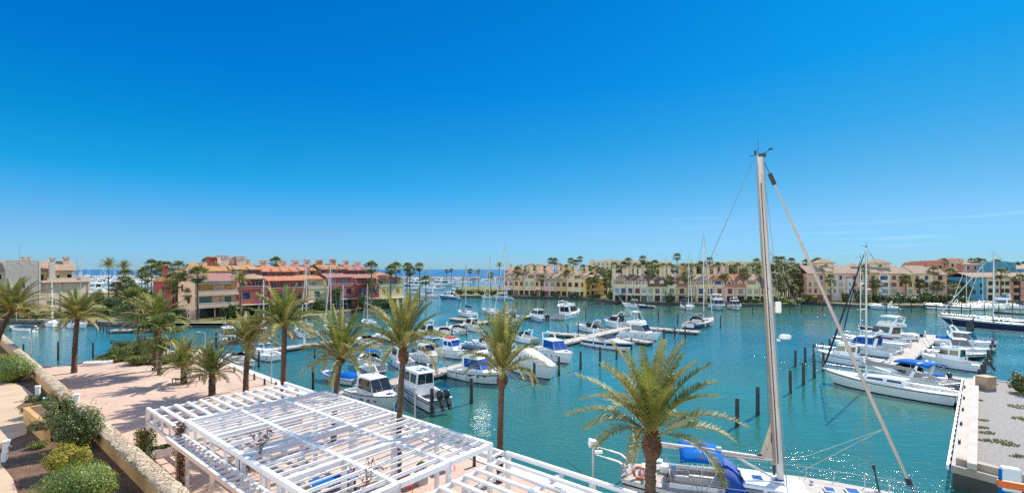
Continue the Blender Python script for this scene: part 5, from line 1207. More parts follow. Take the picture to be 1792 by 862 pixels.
def cabin(parent, prof, hw, k, z0, mat=None, name='cabin', wins=(), wmat=None, front=None, bv=.05, back=None):
    """superstructure from a side outline; wins are side window outlines; front is (i, u0, u1, v0, v1) on outline edge i"""
    b = MB(); b.side(prof, hw, 0, k, z0); o = b.build(name, mat or GEL, parent, weld=True); bevel(o, bv)
    if wins or front is not None or back is not None:
        f = lambda z: hw - k * (z - z0) + .008
        for sd in (-1, 1):
            if not wins: break
            q = MB()
            for wv in wins: q.face([(x, sd * f(z), z) for x, z in wv])
            q.build('side_glazing', wmat or GLASSD, parent)
        for fr in (front, back):
            if fr is None: continue
            i, u0, u1, v0, v1 = fr; (xa, za), (xb, zb) = prof[i], prof[(i + 1) % len(prof)]
            if za > zb: xa, za, xb, zb = xb, zb, xa, za
            nx, nz = (zb - za), -(xb - xa); q = math.hypot(nx, nz); nx, nz = nx / q * .014, nz / q * .014
            if (fr is back and nx > 0) or (fr is front and nx < 0): nx, nz = -nx, -nz
            P = lambda v, y: (xa + (xb - xa) * v + nx, y, za + (zb - za) * v + nz)
            ya, yb = f(za + (zb - za) * v0), f(za + (zb - za) * v1); g = MB()
            for a, c in ((u0, (u0 + u1) / 2 - .02), ((u0 + u1) / 2 + .02, u1)): g.face([P(v0, ya * a), P(v0, ya * c), P(v1, yb * c), P(v1, yb * a)])
            g.build('windscreen' if fr is front else 'aft_glazing', wmat or GLASSD, parent)
    return o
def bimini(parent, x0, x1, hw, z, mat, zb, name='bimini_top', arch=.16, frame=True, stripe=None):
    b = MB(); rg = []; N = 6
    for i in range(N + 1):
        u = i / N; x = x0 + (x1 - x0) * u; dz = -.10 * abs(2 * u - 1) ** 3
        rg.append([(x, -hw, z + dz - .16), (x, -hw * .92, z + dz), (x, -hw * .45, z + dz + arch * .8), (x, 0, z + dz + arch), (x, hw * .45, z + dz + arch * .8), (x, hw * .92, z + dz), (x, hw, z + dz - .16)])
    b.loft(rg); o = b.build(name, mat, parent, smooth=60); so = o.modifiers.new('cloth', 'SOLIDIFY'); so.thickness = .025
    if frame:
        f = MB()
        for u in (.05, .5, .95):
            x = x0 + (x1 - x0) * u; xm = (x0 + x1) / 2
            for sd in (-1, 1): f.tube([(xm + (x - xm) * .15, sd * hw * .98, zb), (x, sd * hw * .97, z - .1)], .018, 5)
        f.build('canopy_frame', STEEL, parent)
    return o
def outboard(parent, x, y, z, s=1.0, mat=None):
    b = MB(); P = [(-.02, 0), (-.10, .45), (-.35, .55), (-.55, .42), (-.56, .05), (-.40, -.08)]
    b.side([(x + a * s, z + c * s) for a, c in P], .20 * s, 0, .06, z)
    ca, sa = math.cos(.55), math.sin(.55); tl = lambda p: (x - .12 + (p[0] - x) * ca + (p[2] - z) * sa, p[1], z + .08 - (p[0] - x) * sa + (p[2] - z) * ca)
    b.v = [tl((p[0], p[1] + y, p[2])) for p in b.v]
    o = b.build('outboard_motor', mat or MOTK, parent, weld=True, smooth=35); bevel(o, .08 * s, 3, 20)
    l = MB(); l.box(x - .42 * s, y - .08 * s, z - .85 * s, x - .18 * s, y + .08 * s, z + .02); l.box(x - .5 * s, y - .10 * s, z - .55 * s, x - .05, y + .10 * s, z - .5 * s); l.v = [tl(p) for p in l.v]; l.build('motor_leg', DARKM, o); return o
def fenders(parent, H, ts, sd, mat=None):
    for t in ts:
        b = MB(); x = H.x(t, H.sheer(t)); y = sd * (H.half(t) + .14); z = H.sheer(t)
        b.lathe([(.02, z - .85), (.11, z - .78), (.12, z - .35), (.10, z - .28), (.02, z - .22)], (x, y), 8); b.tube([(x, y, z - .25), (x, y - sd * .1, z + .05)], .012, 4)
        b.build('fender', mat or GEL, parent)
def trimmings(root, H, ports=True):
    """portholes, bow and stern lines, anchor on the roller"""
    L = H.L; sh = H.sheer
    if ports:
        for sd in (-1, 1):
            for t in (.48, .60, .71):
                z = sh(t) * .60; y = sd * H.half(t) * (1 - .42 * max(0, t - .35) / .65 * .4) * .99; x = H.x(t, z); b = MB(); b.box(x - .17, y - .05, z, x + .17, y + .05, z + .11); b.build('porthole', GLASSD, root)
    b = MB(); zb = sh(1) + .04
    for sd in (-1, 1): b.tube([(L * .95, sd * H.half(.95) * .8, sh(.95) + .03), (L + .7, sd * .9, zb * .42), (L + 1.9, sd * 1.5, .0)], .014, 4)
    for sd in (-1, 1): b.tube([(.15, sd * H.half(.02) * .85, sh(0) + .03), (-.6, sd * H.half(0) * .7, sh(0) * .6), (-1.3, sd * H.half(0) * .5, .62)], .014, 4)
    b.build('mooring_line', WIREL, root)
    b = MB(); b.box(L - .55, -.05, zb, L + .16, .05, zb + .06); b.tube([(L + .12, 0, zb + .02), (L - .02, 0, zb - .28)], .025, 5); b.box(L - .10, -.14, zb - .34, L + .03, .14, zb - .26); b.build('bow_anchor', STEEL, root)
def place(name, stern, bow, label, cat, L=None, group=None):
    d = bow - stern; Lr = d.length; ang = math.atan2(d.y, d.x)
    if L:
        mid = (stern + bow) / 2; q = d.normalized(); stern = mid - q * L / 2
        Lr = L
    return empty(name, (stern.x, stern.y, 0), ang, label, cat, group), Lr
def radar_arch(parent, x, hw, z0, z1, rake=.5, mat=None, th=.22):
    b = MB()
    for sd in (-1, 1):
        b.hexa([(x, sd*hw-.05, z0), (x+th*1.8, sd*hw-.05, z0), (x+th*1.8, sd*hw+.05, z0), (x, sd*hw+.05, z0),
                (x-rake, sd*hw*.86-.05, z1), (x-rake+th, sd*hw*.86-.05, z1), (x-rake+th, sd*hw*.86+.05, z1), (x-rake, sd*hw*.86+.05, z1)])
    b.box(x-rake, -hw*.86-.05, z1-.03, x-rake+th*1.2, hw*.86+.05, z1+.08); o = bevel(b.build('radar_arch', mat or GEL, parent), .03)
    a = MB(); a.lathe([(.02, z1+.08), (.20, z1+.10), (.20, z1+.24), (.06, z1+.30)], (x-rake+.12, 0), 10); a.tube([(x-rake+.1, hw*.5, z1), (x-rake-.3, hw*.55, z1+1.9)], .012, 4); a.build('radar_dome', GEL, o); return o
def person(): pass

def motorboat(stern, bow, label, style='cruiser', B=None, hullm=None, band=None, L=None, group=None, cover=None, wmat=None, cat='motorboat', far=False, opts=()):
    root, L = place('motorboat', stern, bow, label, cat, L, group)
    B = B or min(4.4, .20 * L + 1.05); k = L / 9.0
    fs, fb = .62 + .045 * L, .85 + .085 * L
    if style in ('open', 'covered', 'speed'): fs, fb = .5 + .03 * L, .62 + .06 * L
    if style == 'sport': fs, fb = .55 + .05 * L, .75 + .07 * L
    H = Hull(L, B, fs, fb); hm = [hullm or GEL, ANTI, band or NAVY, RUBK if 'blackrail' in opts else GELC]
    H.build(root, hm, (.52, .86) if 'wideband' in opts else ((.70, .80) if band else None))
    if not far: trimmings(root, H, style in ('cruiser', 'flybridge', 'fisher', 'sport'))
    sole = .30 * fs + .05; sh = H.sheer
    if style == 'covered':
        H.deck(root, .12, DECKW, sole)
        b = MB(); rg = []
        for i in range(9):
            u = i / 8; t = .03 + .75 * u; x = H.x(t, sh(t)); h = H.half(t) - .03; zc = sh(t) + (.10 + .62 * k * math.sin(min(1, u * 1.35 + .12) * math.pi) ** .8)
            rg.append([(x, -h, sh(t) + .02), (x, -h * .72, sh(t) * .4 + zc * .6), (x, 0, zc), (x, h * .72, sh(t) * .4 + zc * .6), (x, h, sh(t) + .02)])
        b.loft(rg); b.face(rg[0]); b.build('boat_cover', cover or CANB, root, smooth=50)
        if not far: H.rail(root, .72, .98, .35, 4)
        outboard(root, .0, 0, fs * .85, .9); return root
    if style == 'fullcover':
        H.deck(root, .30, DECKW, sole)
        b = MB(); rg = []
        for i in range(13):
            u = i / 12; t = .02 + .88 * u; x = H.x(t, sh(t)); h = H.half(t) - .02; top = (.3 + 1.45 * k * (1 - abs(u - .36) / .64) ** 1.1 if u > .36 else .9 + .85 * k * (u / .36)) * (1 if u < .97 else .3)
            zc = sh(t) + top
            rg.append([(x, -h, sh(t) + .03), (x, -h * .86, sh(t) + top * .55), (x, -h * .5, sh(t) + top * .93), (x, 0, zc), (x, h * .5, sh(t) + top * .93), (x, h * .86, sh(t) + top * .55), (x, h, sh(t) + .03)])
        b.loft(rg); b.face(rg[0]); b.build('boat_cover', cover or CANW, root, smooth=60)
        H.rail(root, .55, .985, .55, 6); p = MB()
        for sd in (-1, 1):
            for t in (.40, .52, .66): x = H.x(t, sh(t) * .6); y = sd * (H.half(t) * .985 * (1 - .1 * max(0, t - .35))); p.box(x - .22, y - .06, sh(t) * .58, x + .22, y + .05, sh(t) * .58 + .14)
        p.build('porthole', GLASSD, root); fenders(root, H, (.25, .5), -1); return root
    if style in ('open', 'bimini', 'sport', 'speed'):
        H.deck(root, .50, DECKW, sole)
        tf = .50; xf = H.x(tf, sh(tf)); zf = sh(tf) + .05
        ct = cabin(root, [(xf - .1, zf - .1), (xf + 2.6 * k, sh(.8)), (xf + 1.4 * k, zf + .30 * k), (xf - .1, zf + .42 * k)], H.half(.62) * .8, .5, zf, name='coachroof', front=None)
        g = MB(); hw = H.half(.5) * .86; hz = .55 * k + .1
        pr = [(xf - .25 * k, zf + .38 * k + hz), (xf + .55 * k, zf + .36 * k), (xf - .9 * k, zf + .1), (xf - 1.1 * k, zf + .1 + hz * .6)]
        g.face([(xf + .62 * k, -hw * .72, zf + .34 * k), (xf + .62 * k, hw * .72, zf + .34 * k), (xf - .15 * k, hw * .66, zf + .34 * k + hz), (xf - .15 * k, -hw * .66, zf + .34 * k + hz)])
        for sd in (-1, 1): g.face([(xf + .62 * k, sd * hw * .72, zf + .34 * k), (xf - .15 * k, sd * hw * .66, zf + .34 * k + hz), (xf - 1.1 * k, sd * hw * .95, zf + hz * .75), (xf - 1.1 * k, sd * hw, zf + .05)])
        gl = g.build('windscreen', wmat or GLASSD, root); gl.modifiers.new('pane', 'SOLIDIFY').thickness = .03
        st = MB()
        for q in (.12, .30): x = L * q; st.box(x, -H.half(.2) * .6, sole, x + .5, H.half(.2) * .6, sole + .42); st.box(x - .06, -H.half(.2) * .6, sole + .42, x + .08, H.half(.2) * .6, sole + .75)
        bevel(st.build('seat', VINYL, root), .04)
        if style == 'bimini': bimini(root, L * .14, xf + .1, H.half(.3) * .9, sh(.3) + 1.55, cover or CANB, sh(.3))
        if style == 'sport' or 'arch' in opts: radar_arch(root, L * .30, H.half(.3) * .93, sh(.3), sh(.3) + 1.25 * k + .25, .55)
        if cover and style != 'bimini':
            b = MB(); rg = []
            for i in range(7):
                u = i / 6; t = .03 + .45 * u; x = H.x(t, sh(t)); h = H.half(t) - .05; top = .25 + (.85 * k) * u ** .8
                rg.append([(x, -h, sh(t) + .04), (x, -h * .7, sh(t) + top * .8), (x, 0, sh(t) + top), (x, h * .7, sh(t) + top * .8), (x, h, sh(t) + .04)])
            b.loft(rg); b.build('cockpit_cover', cover, root, smooth=50)
        H.rail(root, .60, .985, .5, 5)
        if 'outboard' in opts or style == 'speed': outboard(root, 0, 0, fs * .9)
        b = MB(); b.box(-.55, -B * .36, .22, .02, B * .36, .30); b.build('swim_platform', TEAK, root)
        if not far: fenders(root, H, (.3, .55), -1)
        return root
    if style == 'pilothouse':
        H.deck(root, .46, DECKW, sole)
        xa, xb = L * .34, L * .66; z = sh(.5) - .05; hh = 1.55 if L < 8 else 1.75; hw = H.half(.5) * .74
        p = [(xa, z - .5), (xb + .75 * k, z - .1), (xb + .15 * k, z + .62), (xb - .5 * k, z + hh), (xa - .1, z + hh)]
        cabin(root, p, hw, .10, z, name='wheelhouse', front=(2, -.92, .92, .12, .88), wmat=wmat, back=(4, -.86, .86, .50, .93),
              wins=([(xa + .12, z + .68), (xa + (xb - xa) * .46, z + .68), (xa + (xb - xa) * .46, z + hh - .22), (xa + .1, z + hh - .22)], [(xa + (xb - xa) * .52, z + .68), (xb + .02, z + .68), (xb - .45 * k, z + hh - .22), (xa + (xb - xa) * .52, z + hh - .22)]))
        b = MB(); b.box(xa - .75, -hw * .98, z + hh, xb - .25 * k, hw * .98, z + hh + .10); rf = bevel(b.build('wheelhouse_roof', GEL, root), .04)
        h = MB()
        for i in range(2): h.box(xa + .25 + i * .7, -hw * .5, z + hh + .102, xa + .7 + i * .7, -hw * .1, z + hh + .13)
        h.box(xa + .3, hw * .1, z + hh + .102, xa + .85, hw * .55, z + hh + .13); h.build('roof_hatch', RED if 'redtop' in opts else GLASSD, rf)
        if 'redtop' in opts:
            q = MB(); q.box(xa - .1, -hw * .55, z + hh + .131, xb - .9, hw * .55, z + hh + .30); q.build('roof_locker', RED, rf)
        a = MB(); a.tube([(xa + .2, hw * .6, z + hh), (xa - .2, hw * .65, z + hh + 2.2)], .012, 4); a.lathe([(.02, z + hh + .1), (.16, z + hh + .13), (.16, z + hh + .26), (.03, z + hh + .32)], ((xa + xb) / 2, 0), 9); a.build('aerial', GEL, rf)
        st = MB(); st.box(.25, -B * .32, sole, .7, B * .32, sole + .4); bevel(st.build('seat', VINYL, root), .04)
        H.rail(root, .60, .985, .6, 5, mid=not far)
        if 'twin' in opts:
            for y in (-.33, .33): outboard(root, -.05, y, fs * 1.0, 1.35)
        elif 'triple' in opts:
            for y in (-.55, 0, .55): outboard(root, -.05, y, fs * 1.0, 1.1)
        elif 'outboard' in opts: outboard(root, 0, 0, fs * .9)
        else:
            b = MB(); b.box(-.6, -B * .36, .22, .02, B * .36, .30); b.build('swim_platform', DECKW, root)
        if not far: fenders(root, H, (.2, .45), -1)
        return root
    # cruiser, flybridge, fisher
    H.deck(root, .36, DECKW, sole)
    xa, xb = L * .30, L * .58; z = sh(.45) - .05; hh = 1.15 + .055 * L; hw = H.half(.45) * (.80 if L > 7 else .74)
    p = [(xa, z - .4), (xb + 1.7 * k, z + .05), (xb + .85 * k, z + .36), (xb - .15 * k, z + hh), (xa - .35 * k, z + hh + .04)]
    cabin(root, p, hw, .16, z, name='cabin', wmat=wmat, front=(2, -.94, .94, .06, .92), bv=.07,
          wins=([(xa + .25, z + .48), (xb + .62 * k, z + .46), (xb + .02 * k, z + hh - .16), (xa + .05, z + hh - .14)],), back=(4, -.8, .8, .35, .9))
    st = MB(); st.box(.3, -B * .34, sole, .85, B * .34, sole + .42); bevel(st.build('seat', VINYL, root), .04)
    b = MB(); b.box(-.75 * k, -B * .40, .22, .02, B * .40, .32); bevel(b.build('swim_platform', TEAK if 'teak' in opts else DECKW, root), .03)
    ht = MB(); hx = xb + 1.5 * k + .3; hzz = sh(.82) + .09; ht.box(hx, -.25, hzz, hx + .5, .25, hzz + .05); bevel(ht.build('deck_hatch', GLASSD, root), .02)
    if style in ('flybridge', 'fisher'):
        zf = z + hh; fw = hw * .86
        f = MB(); x0, x1 = xa - 1.1 * k, xb - .25 * k
        f.box(x0, -fw, zf + .02, x1, fw, zf + .14)
        for sd in (-1, 1):
            f.hexa([(x0, sd*fw-.04, zf+.14), (x1, sd*fw-.04, zf+.14), (x1, sd*fw+.04, zf+.14), (x0, sd*fw+.04, zf+.14), (x0+.2, sd*fw*.96-.04, zf+.52), (x1-.35*k, sd*fw*.96-.04, zf+.72), (x1-.35*k, sd*fw*.96+.04, zf+.72), (x0+.2, sd*fw*.96+.04, zf+.52)])
        f.hexa([(x1-.08, -fw, zf+.14), (x1, -fw, zf+.14), (x1, fw, zf+.14), (x1-.08, fw, zf+.14), (x1-.45*k, -fw*.96, zf+.72), (x1-.37*k, -fw*.96, zf+.72), (x1-.37*k, fw*.96, zf+.72), (x1-.45*k, fw*.96, zf+.72)])
        fo = bevel(f.build('flybridge', GEL, root), .03)
        s2 = MB(); s2.box(x0+.35, -fw*.6, zf+.14, x0+.85, fw*.6, zf+.5); s2.box(x1-1.3*k, -fw*.5, zf+.14, x1-.9*k, 0, zf+.9); bevel(s2.build('fly_seat', VINYL, fo), .04)
        if cover:
            bimini(fo, x0 + .1, x1 - .5 * k, fw * .95, zf + (1.75 if 'hardtop' in opts else 1.0), cover, zf + .5)
        if style == 'fisher':
            t = MB(); tz = zf + 2.2
            for sd in (-1, 1):
                for xx in (x0 + .5, x1 - .6): t.tube([(xx, sd*fw*.9, zf+.5), (xx*.6+(x0+x1)*.2, sd*fw*.55, tz)], .028, 5)
            t.box((x0+x1)/2-.8, -fw*.62, tz, (x0+x1)/2+.7, fw*.62, tz+.08); t.build('tuna_tower', WHITE, fo)
            r_ = MB()
            for sd in (-1, 1): r_.tube([(x1-.7, sd*hw*.95, zf+.5), (x0-2.2, sd*(hw+1.0), zf+6.6)], [.035, .012], 5)
            r_.build('outrigger_pole', WHITE, root)
        else: radar_arch(fo, x0 + .5, fw * .97, zf + .4, zf + 1.35, .35)
    else:
        radar_arch(root, xa + .1, hw * .92, z + hh * .9, z + hh + .75, .5)
        if cover: bimini(root, L * .06, xa + .2, H.half(.2) * .86, z + hh + .1, cover, sh(.15))
    H.rail(root, .50, .985, .6, 6, mid=not far)
    if not far: fenders(root, H, (.2, .42, .6), -1)
    return root

def sailboat(stern, bow, label, mast, hullm=None, band=None, L=None, B=None, genoa=None, sailc=None, hood=None, bim=None, far=False, xm=.56, group=None, rad=None, boomz=None, mat_mast=None, rake=0.0, furl=.11, boomlen=None, wire=.014, spr=2, inmast=False, cat='sailboat'):
    root, L = place('sailboat', stern, bow, label, cat, L, group)
    B = B or min(4.6, .22 * L + 1.1); fs, fb = .55 + .05 * L, .72 + .065 * L
    H = Hull(L, B, fs, fb, True, tr=.86); H.build(root, [hullm or GEL, ANTI, band or NAVY, GELC], (.82, .90) if band else None); sh = H.sheer
    sole = .45 * fs; H.deck(root, .34, DECKW if hullm is None else TEAK, sole, inset=B * .16)
    # coachroof
    xa, xb = L * .34, L * .68; z = sh(.5); hw = H.half(.5) * .60; ch = .42 + .012 * L
    cabin(root, [(xa, z - .1), (xb + .10 * L, z + .02), (xb, z + ch * .62), (xa + .3 * L * .5, z + ch), (xa, z + ch)], hw, .35, z, name='coachroof', bv=.06,
          wins=([(xa + .25, z + ch * .32), (xa + L * .12, z + ch * .32), (xa + L * .12, z + ch * .75), (xa + .25, z + ch * .78)], [(xa + L * .15, z + ch * .32), (xa + L * .27, z + ch * .30), (xa + L * .26, z + ch * .66), (xa + L * .15, z + ch * .72)]))
    x = L * xm; zt = mast; zd = z + ch * .8; mr = (.055 + .005 * L)
    top = (x - rake, 0, zt)
    b = MB(); b.tube([(x, 0, zd - .3), ((x + top[0]) / 2, 0, (zd + zt) / 2), top], [mr, mr * .95, mr * .7], 8); m = b.build('mast', mat_mast or ALU, root, smooth=60)
    sp = MB()
    zs = [zd + (zt - zd) * (i + 1) / (spr + 1) for i in range(spr)]; ws = [B * .36 * (1 - .22 * i) for i in range(spr)]
    at = lambda zz: x - rake * (zz - zd) / (zt - zd)
    for zz, q in zip(zs, ws): sp.tube([(at(zz) - .12, -q, zz + .06), (at(zz), 0, zz), (at(zz) - .12, q, zz + .06)], .03, 5)
    sp.build('spreader', mat_mast or ALU, m)
    tp = MB(); tp.tube([top, (top[0] - .1, 0, zt + .9)], .01, 4); tp.tube([(top[0], 0, zt + .05), (top[0] + .35, 0, zt + .18), (top[0] + .6, .06, zt + .18)], .014, 4); tp.box(top[0] - .06, -.06, zt, top[0] + .06, .06, zt + .16); tp.build('masthead_gear', DARKM, m)
    rg = MB(); bowp = (L - .12, 0, sh(1) + .05)
    for sd in (-1, 1):
        cp = (x - .15, sd * (H.half(xm) - .06), sh(xm)); pts = [cp] + [(at(zz) - .12, sd * q, zz + .06) for zz, q in zip(zs, ws)] + [(top[0], 0, zt - .15)]
        rg.tube(pts, wire, 4); rg.tube([cp, (at(zs[0]), 0, zs[0] - .05)], wire, 4)
        rg.tube([(.15, sd * H.half(0) * .5, sh(0)), (.9, 0, sh(0) + 2.6), (top[0], 0, zt)] if far else [(.2, sd * H.half(0) * .8, sh(0)), (top[0], 0, zt)], wire, 4)
    rg.tube([bowp, (top[0] + .05, 0, zt - .25)], wire, 4); rg.build('standing_rigging', WIRE, m)
    g = MB(); a = Vector(bowp); c = Vector((top[0] + .05, 0, zt - .25)); g.tube([a.lerp(c, .03), a.lerp(c, .12), a.lerp(c, .55), a.lerp(c, .96)], [furl * .7, furl, furl * .8, furl * .35], 7); g.build('furled_genoa', genoa or CANG, root, smooth=60)
    bz = boomz or (zd + 1.05); bl = boomlen or L * .36
    b = MB(); b.tube([(x - .1, 0, bz), (x - bl, 0, bz + .05)], .07, 7); bo = b.build('boom', mat_mast or ALU, m)
    if sailc:
        c_ = MB(); c_.loft([[(xx, y * q, bz + zz * q2) for y, zz in ((-.14, -.02), (-.16, .10), (-.06, .36), (.06, .36), (.16, .10), (.14, -.02))] for xx, q, q2 in ((x - .05, 1.1, 2.0), (x - .35, 1.1, 1.45), (x - bl * .5, .95, 1.05), (x - bl, .6, .6))], closed=True); c_.build('sail_cover', sailc, bo, smooth=60)
    H.rail(root, .02, .985, .6, 9, r=.012, mid=True, name='lifeline')
    if hood:
        b = MB(); rgs = []
        for i in range(5):
            u = i / 4; xx = xa + 1.0 - 1.3 * u; h2 = .25 + .75 * math.sin(u * 1.57)
            rgs.append([(xx, -hw * 1.15, z + .1), (xx, -hw * 1.1, z + h2 * .7), (xx, -hw * .6, z + .15 + h2), (xx, hw * .6, z + .15 + h2), (xx, hw * 1.1, z + h2 * .7), (xx, hw * 1.15, z + .1)])
        b.loft(rgs); b.build('sprayhood', hood, root, smooth=60)
    if bim: bimini(root, L * .04, L * .24, H.half(.15) * .85, sh(.1) + 1.9, bim, sh(.1))
    w_ = MB(); px_ = L * .13; w_.tube([(px_, 0, sole), (px_, 0, sole + .9)], .06, 6)
    w_.tube([(px_ - .12, .42 * math.cos(i * .5236), sole + .9 + .42 * math.sin(i * .5236)) for i in range(13)], .02, 5); w_.build('steering_wheel', STEEL, root)
    if rad: d = MB(); d.lathe([(.03, rad), (.26, rad + .03), (.26, rad + .2), (.05, rad + .26)], (at(rad) + .4, 0), 10); d.build('radar_dome', GEL, m)
    if not far: fenders(root, H, (.3, .5, .65), -1)
    root['_'] = 0; del root['_']
    return root
# ------------------------------------------------------------------ jetties, piles
JWOOD = pm('jetty_planks', (0.36, 0.31, 0.26), 0.9, 0.16, 1.0, 0.4, c2=(0.52, 0.46, 0.39), bscale=8)
JEDGE = pm('jetty_edge', (0.40, 0.36, 0.32), 0.85, 0.2, 0.8, 0.3)
def jetty(P, Q, wd, label, z=.6, cleat=3.0, ped=8, group='jetties'):
    d = (Q - P); L = d.length; root = empty('jetty', (P.x, P.y, 0), math.atan2(d.y, d.x), label, 'jetty', group); h = wd / 2; r = random.Random(int(L * 10))
    b = MB(); n = int(L / .45)
    for i in range(n): x = L * i / n; b.box(x, -h + .18, z - .06, x + L / n - .025, h - .18, z + r.uniform(-.006, .006))
    b.build('deck', JWOOD, root)
    e = MB()
    for s in (-1, 1): e.box(0, s * h - (.18 if s > 0 else 0), z - .24, L, s * h + (.18 if s < 0 else 0), z + .035)
    e.box(-.1, -h, z - .24, -.003, h, z + .03); e.box(L + .003, -h, z - .24, L + .1, h, z + .03); e.build('edge_beam', JEDGE, root)
    f = MB(); k = max(2, int(L / 4))
    for i in range(k): x = L * (i + .1) / k; f.box(x, -h + .1, -.5, x + L / k * .82, h - .1, z - .07)
    f.build('float', CONCD, root)
    c = MB(); m = int(L / cleat)
    for i in range(m):
        for s in (-1, 1): x = L * (i + .5) / m; c.box(x - .16, s * h * .9 - .05, z + .03, x + .16, s * h * .9 + .05, z + .13)
    if m: c.build('cleat', DARKM, root)
    if ped:
        for i in range(int(L / ped)):
            p = MB(); x = L * (i + .5) / int(L / ped); p.box(x - .12, h * .55 - .1, z, x + .12, h * .55 + .1, z + .95); p.box(x - .15, h * .55 - .13, z + .95, x + .15, h * .55 + .13, z + 1.02); bevel(p.build('service_pedestal', WHITE, root), .03)
    return root
JA0, JA1 = W(580, 693, .6), W(1101, 571.5, .6)
jetty(JA0, JA1, 2.5, 'long timber jetty running out from the plaza quay between two lines of motorboats')
ja = (JA1 - JA0).normalized(); jn = Vector((ja.y, -ja.x, 0))
jetty(JA1 + jn * -1.6 + ja * 1.3, W(1222, 579.5, .6), 2.6, 'cross jetty at the end of the long jetty with the navy ketch at its tip', ped=0)
jetty(W(962, 581.5, .6), W(1036, 586.5, .6) - ja * .4, 2.2, 'short side jetty with pale edge beside the black-covered cruiser', ped=0)
jetty(W(1078, 589, .6), W(1139, 598, .6), 2.0, 'small square-ended finger jetty beside the navy-hulled sport cruiser', ped=0)
JB0, JB1 = W(395, 621, .6), W(952, 549, .6)
jb = (JB1 - JB0).normalized()
jetty(JB0, JB1, 2.4, 'second long jetty behind the plaza palms with small sailboats along it')
jetty(W(790, 556, .6), W(838, 561, .6), 2.2, 'side jetty with pale edge near the sloop with dark sail cover', ped=0)
JC0, JC1 = W(1571, 633, .6), W(1633, 585.5, .6)
jetty(JC0 - (JC1 - JC0) * .12, JC1, 2.5, 'pale concrete jetty with dark cleats between the two groups on the gravel quay side')
jetty(W(1600, 649, .6), W(1694, 664, .6), 1.8, 'low connecting jetty joining the concrete jetty to the gravel quay', ped=0)
jetty(W(197, 577, .6), W(272, 575.5, .6), 1.8, 'floating pontoon moored alongside the bank below the palm clump', ped=0)

b = MB(); b.lathe([(.135, 0), (.13, .5), (.128, .97), (.095, 1.0)], n=9); _o = b.build('shaft', PILE, smooth=50); SHAFT = _o.data; bpy.data.objects.remove(_o)
b = MB(); b.lathe([(.142, -3.0), (.142, .32), (.136, .36)], n=9); _o = b.build('waterline_band', PILEW, smooth=50); PBAND = _o.data; bpy.data.objects.remove(_o)
def piles(items, phrase, group, rad=1.0, z=0.0):
    items = sorted(items, key=lambda q: q[0]); n = len(items)
    for i, (px, yt, yb) in enumerate(items):
        p = W(px, yb, 0); h = (yb - yt) * p.y / FOC
        root = empty('mooring_pile', p, 0, phrase + ((', ' + ORD[i] + ' from the left') if n > 1 else ''), 'mooring pile', group)
        inst(SHAFT, 'shaft', root, (0, 0, 0), px, (rad, rad, h)); inst(PBAND, 'waterline_band', root, (0, 0, 0), 0, (rad, rad, 1))
piles([(18, 560, 578), (68, 560, 574), (118, 560, 573), (169, 559, 577), (176, 562, 577), (181, 562, 580), (187, 564, 582), (191, 566, 583)], 'mooring pile along the bank below the stone house', 'piles below the stone house')
piles([(41, 601, 617), (102, 597, 630), (163, 598, 626)], 'dark mooring pile standing free in the canal beside the terrace wall', 'piles in the canal')
piles([(378, 582, 604), (453, 615, 642), (548, 641, 681), (551, 602, 626)], 'mooring pile in the water behind the plaza palms', 'piles behind the plaza palms', 1.05)
piles([(756, 679, 722), (825, 661, 705)], 'thick grey mooring pile near the two black outboard motors', 'piles of the near jetty', 1.35)
piles([(935, 634, 671), (978, 623, 657), (1016, 614, 646)], 'tall mooring pile off the bows of the cream-covered cruiser', 'piles of the near jetty', 1.2)
piles([(1050, 606, 638), (1079, 600, 628), (1105, 591, 611)], 'mooring pile in front of the navy-hulled sport cruiser', 'piles of the near jetty', 1.15)
piles([(1162, 575, 604), (1181, 572, 597), (1199, 569, 592)], 'mooring pile below the end of the cross jetty', 'piles of the cross jetty', 1.1)
piles([(994, 567, 583), (1012, 564, 582)], 'mooring pile off the bow of the black-covered cruiser', 'piles of the long jetty')
piles([(951, 533, 550), (1025, 537, 556), (1119, 543, 561), (1152, 543, 563), (1186, 547, 566), (1261, 552, 573)], 'mooring pile in open water before the ketch and flybridge yacht', 'piles in open water')
piles([(760, 592, 606), (783, 588, 602), (791, 574, 590), (817, 570, 588)], 'thin mooring pile beside the small boats of the second jetty', 'piles of the second jetty', .9)
fb = [(22, 390, 425), (82, 390, 425), (147, 390, 432), (213, 395, 437), (295, 402, 438), (430, 410, 448), (505, 400, 452), (588, 410, 462)]
piles([(900 + x * .2553, 420 + a * .2553, 420 + c * .2553) for x, a, c in fb], 'mooring pile along the bank of the terracotta-roofed row', 'piles along the far bank')
fb = [(672, 420, 465), (848, 415, 475), (942, 430, 480), (1060, 430, 482), (1165, 440, 475)]
piles([(900 + x * .2553, 420 + a * .2553, 420 + c * .2553) for x, a, c in fb] + [(1171, 531, 545), (1200, 530, 543), (1288, 532, 546), (1317, 535, 549)], 'mooring pile along the bank of the chimneyed row', 'piles along the far bank')
fb = [(87, 450, 500), (165, 445, 497), (240, 438, 492), (313, 435, 486), (388, 430, 482)]
piles([(1360 + x * .2552, 420 + a * .2552, 420 + c * .2552) for x, a, c in fb], 'mooring pile at the inlet below the palm grove', 'piles along the far bank')
fb = [(45, 395, 482), (130, 430, 486), (216, 430, 486), (302, 435, 487), (385, 440, 487), (473, 435, 487), (558, 430, 485), (618, 440, 484), (716, 428, 480), (815, 440, 478), (908, 425, 470), (957, 430, 470)]
piles([(1540 + x * .2553, 420 + a * .2553, 420 + c * .2553) for x, a, c in fb], 'mooring pile before the boats of the apartment bank', 'piles along the far bank')
piles([(1290, 696, 745), (1326, 676, 725)], 'thick mooring pile in open water beside the yacht mast', 'piles left of the white sloop', 1.25)
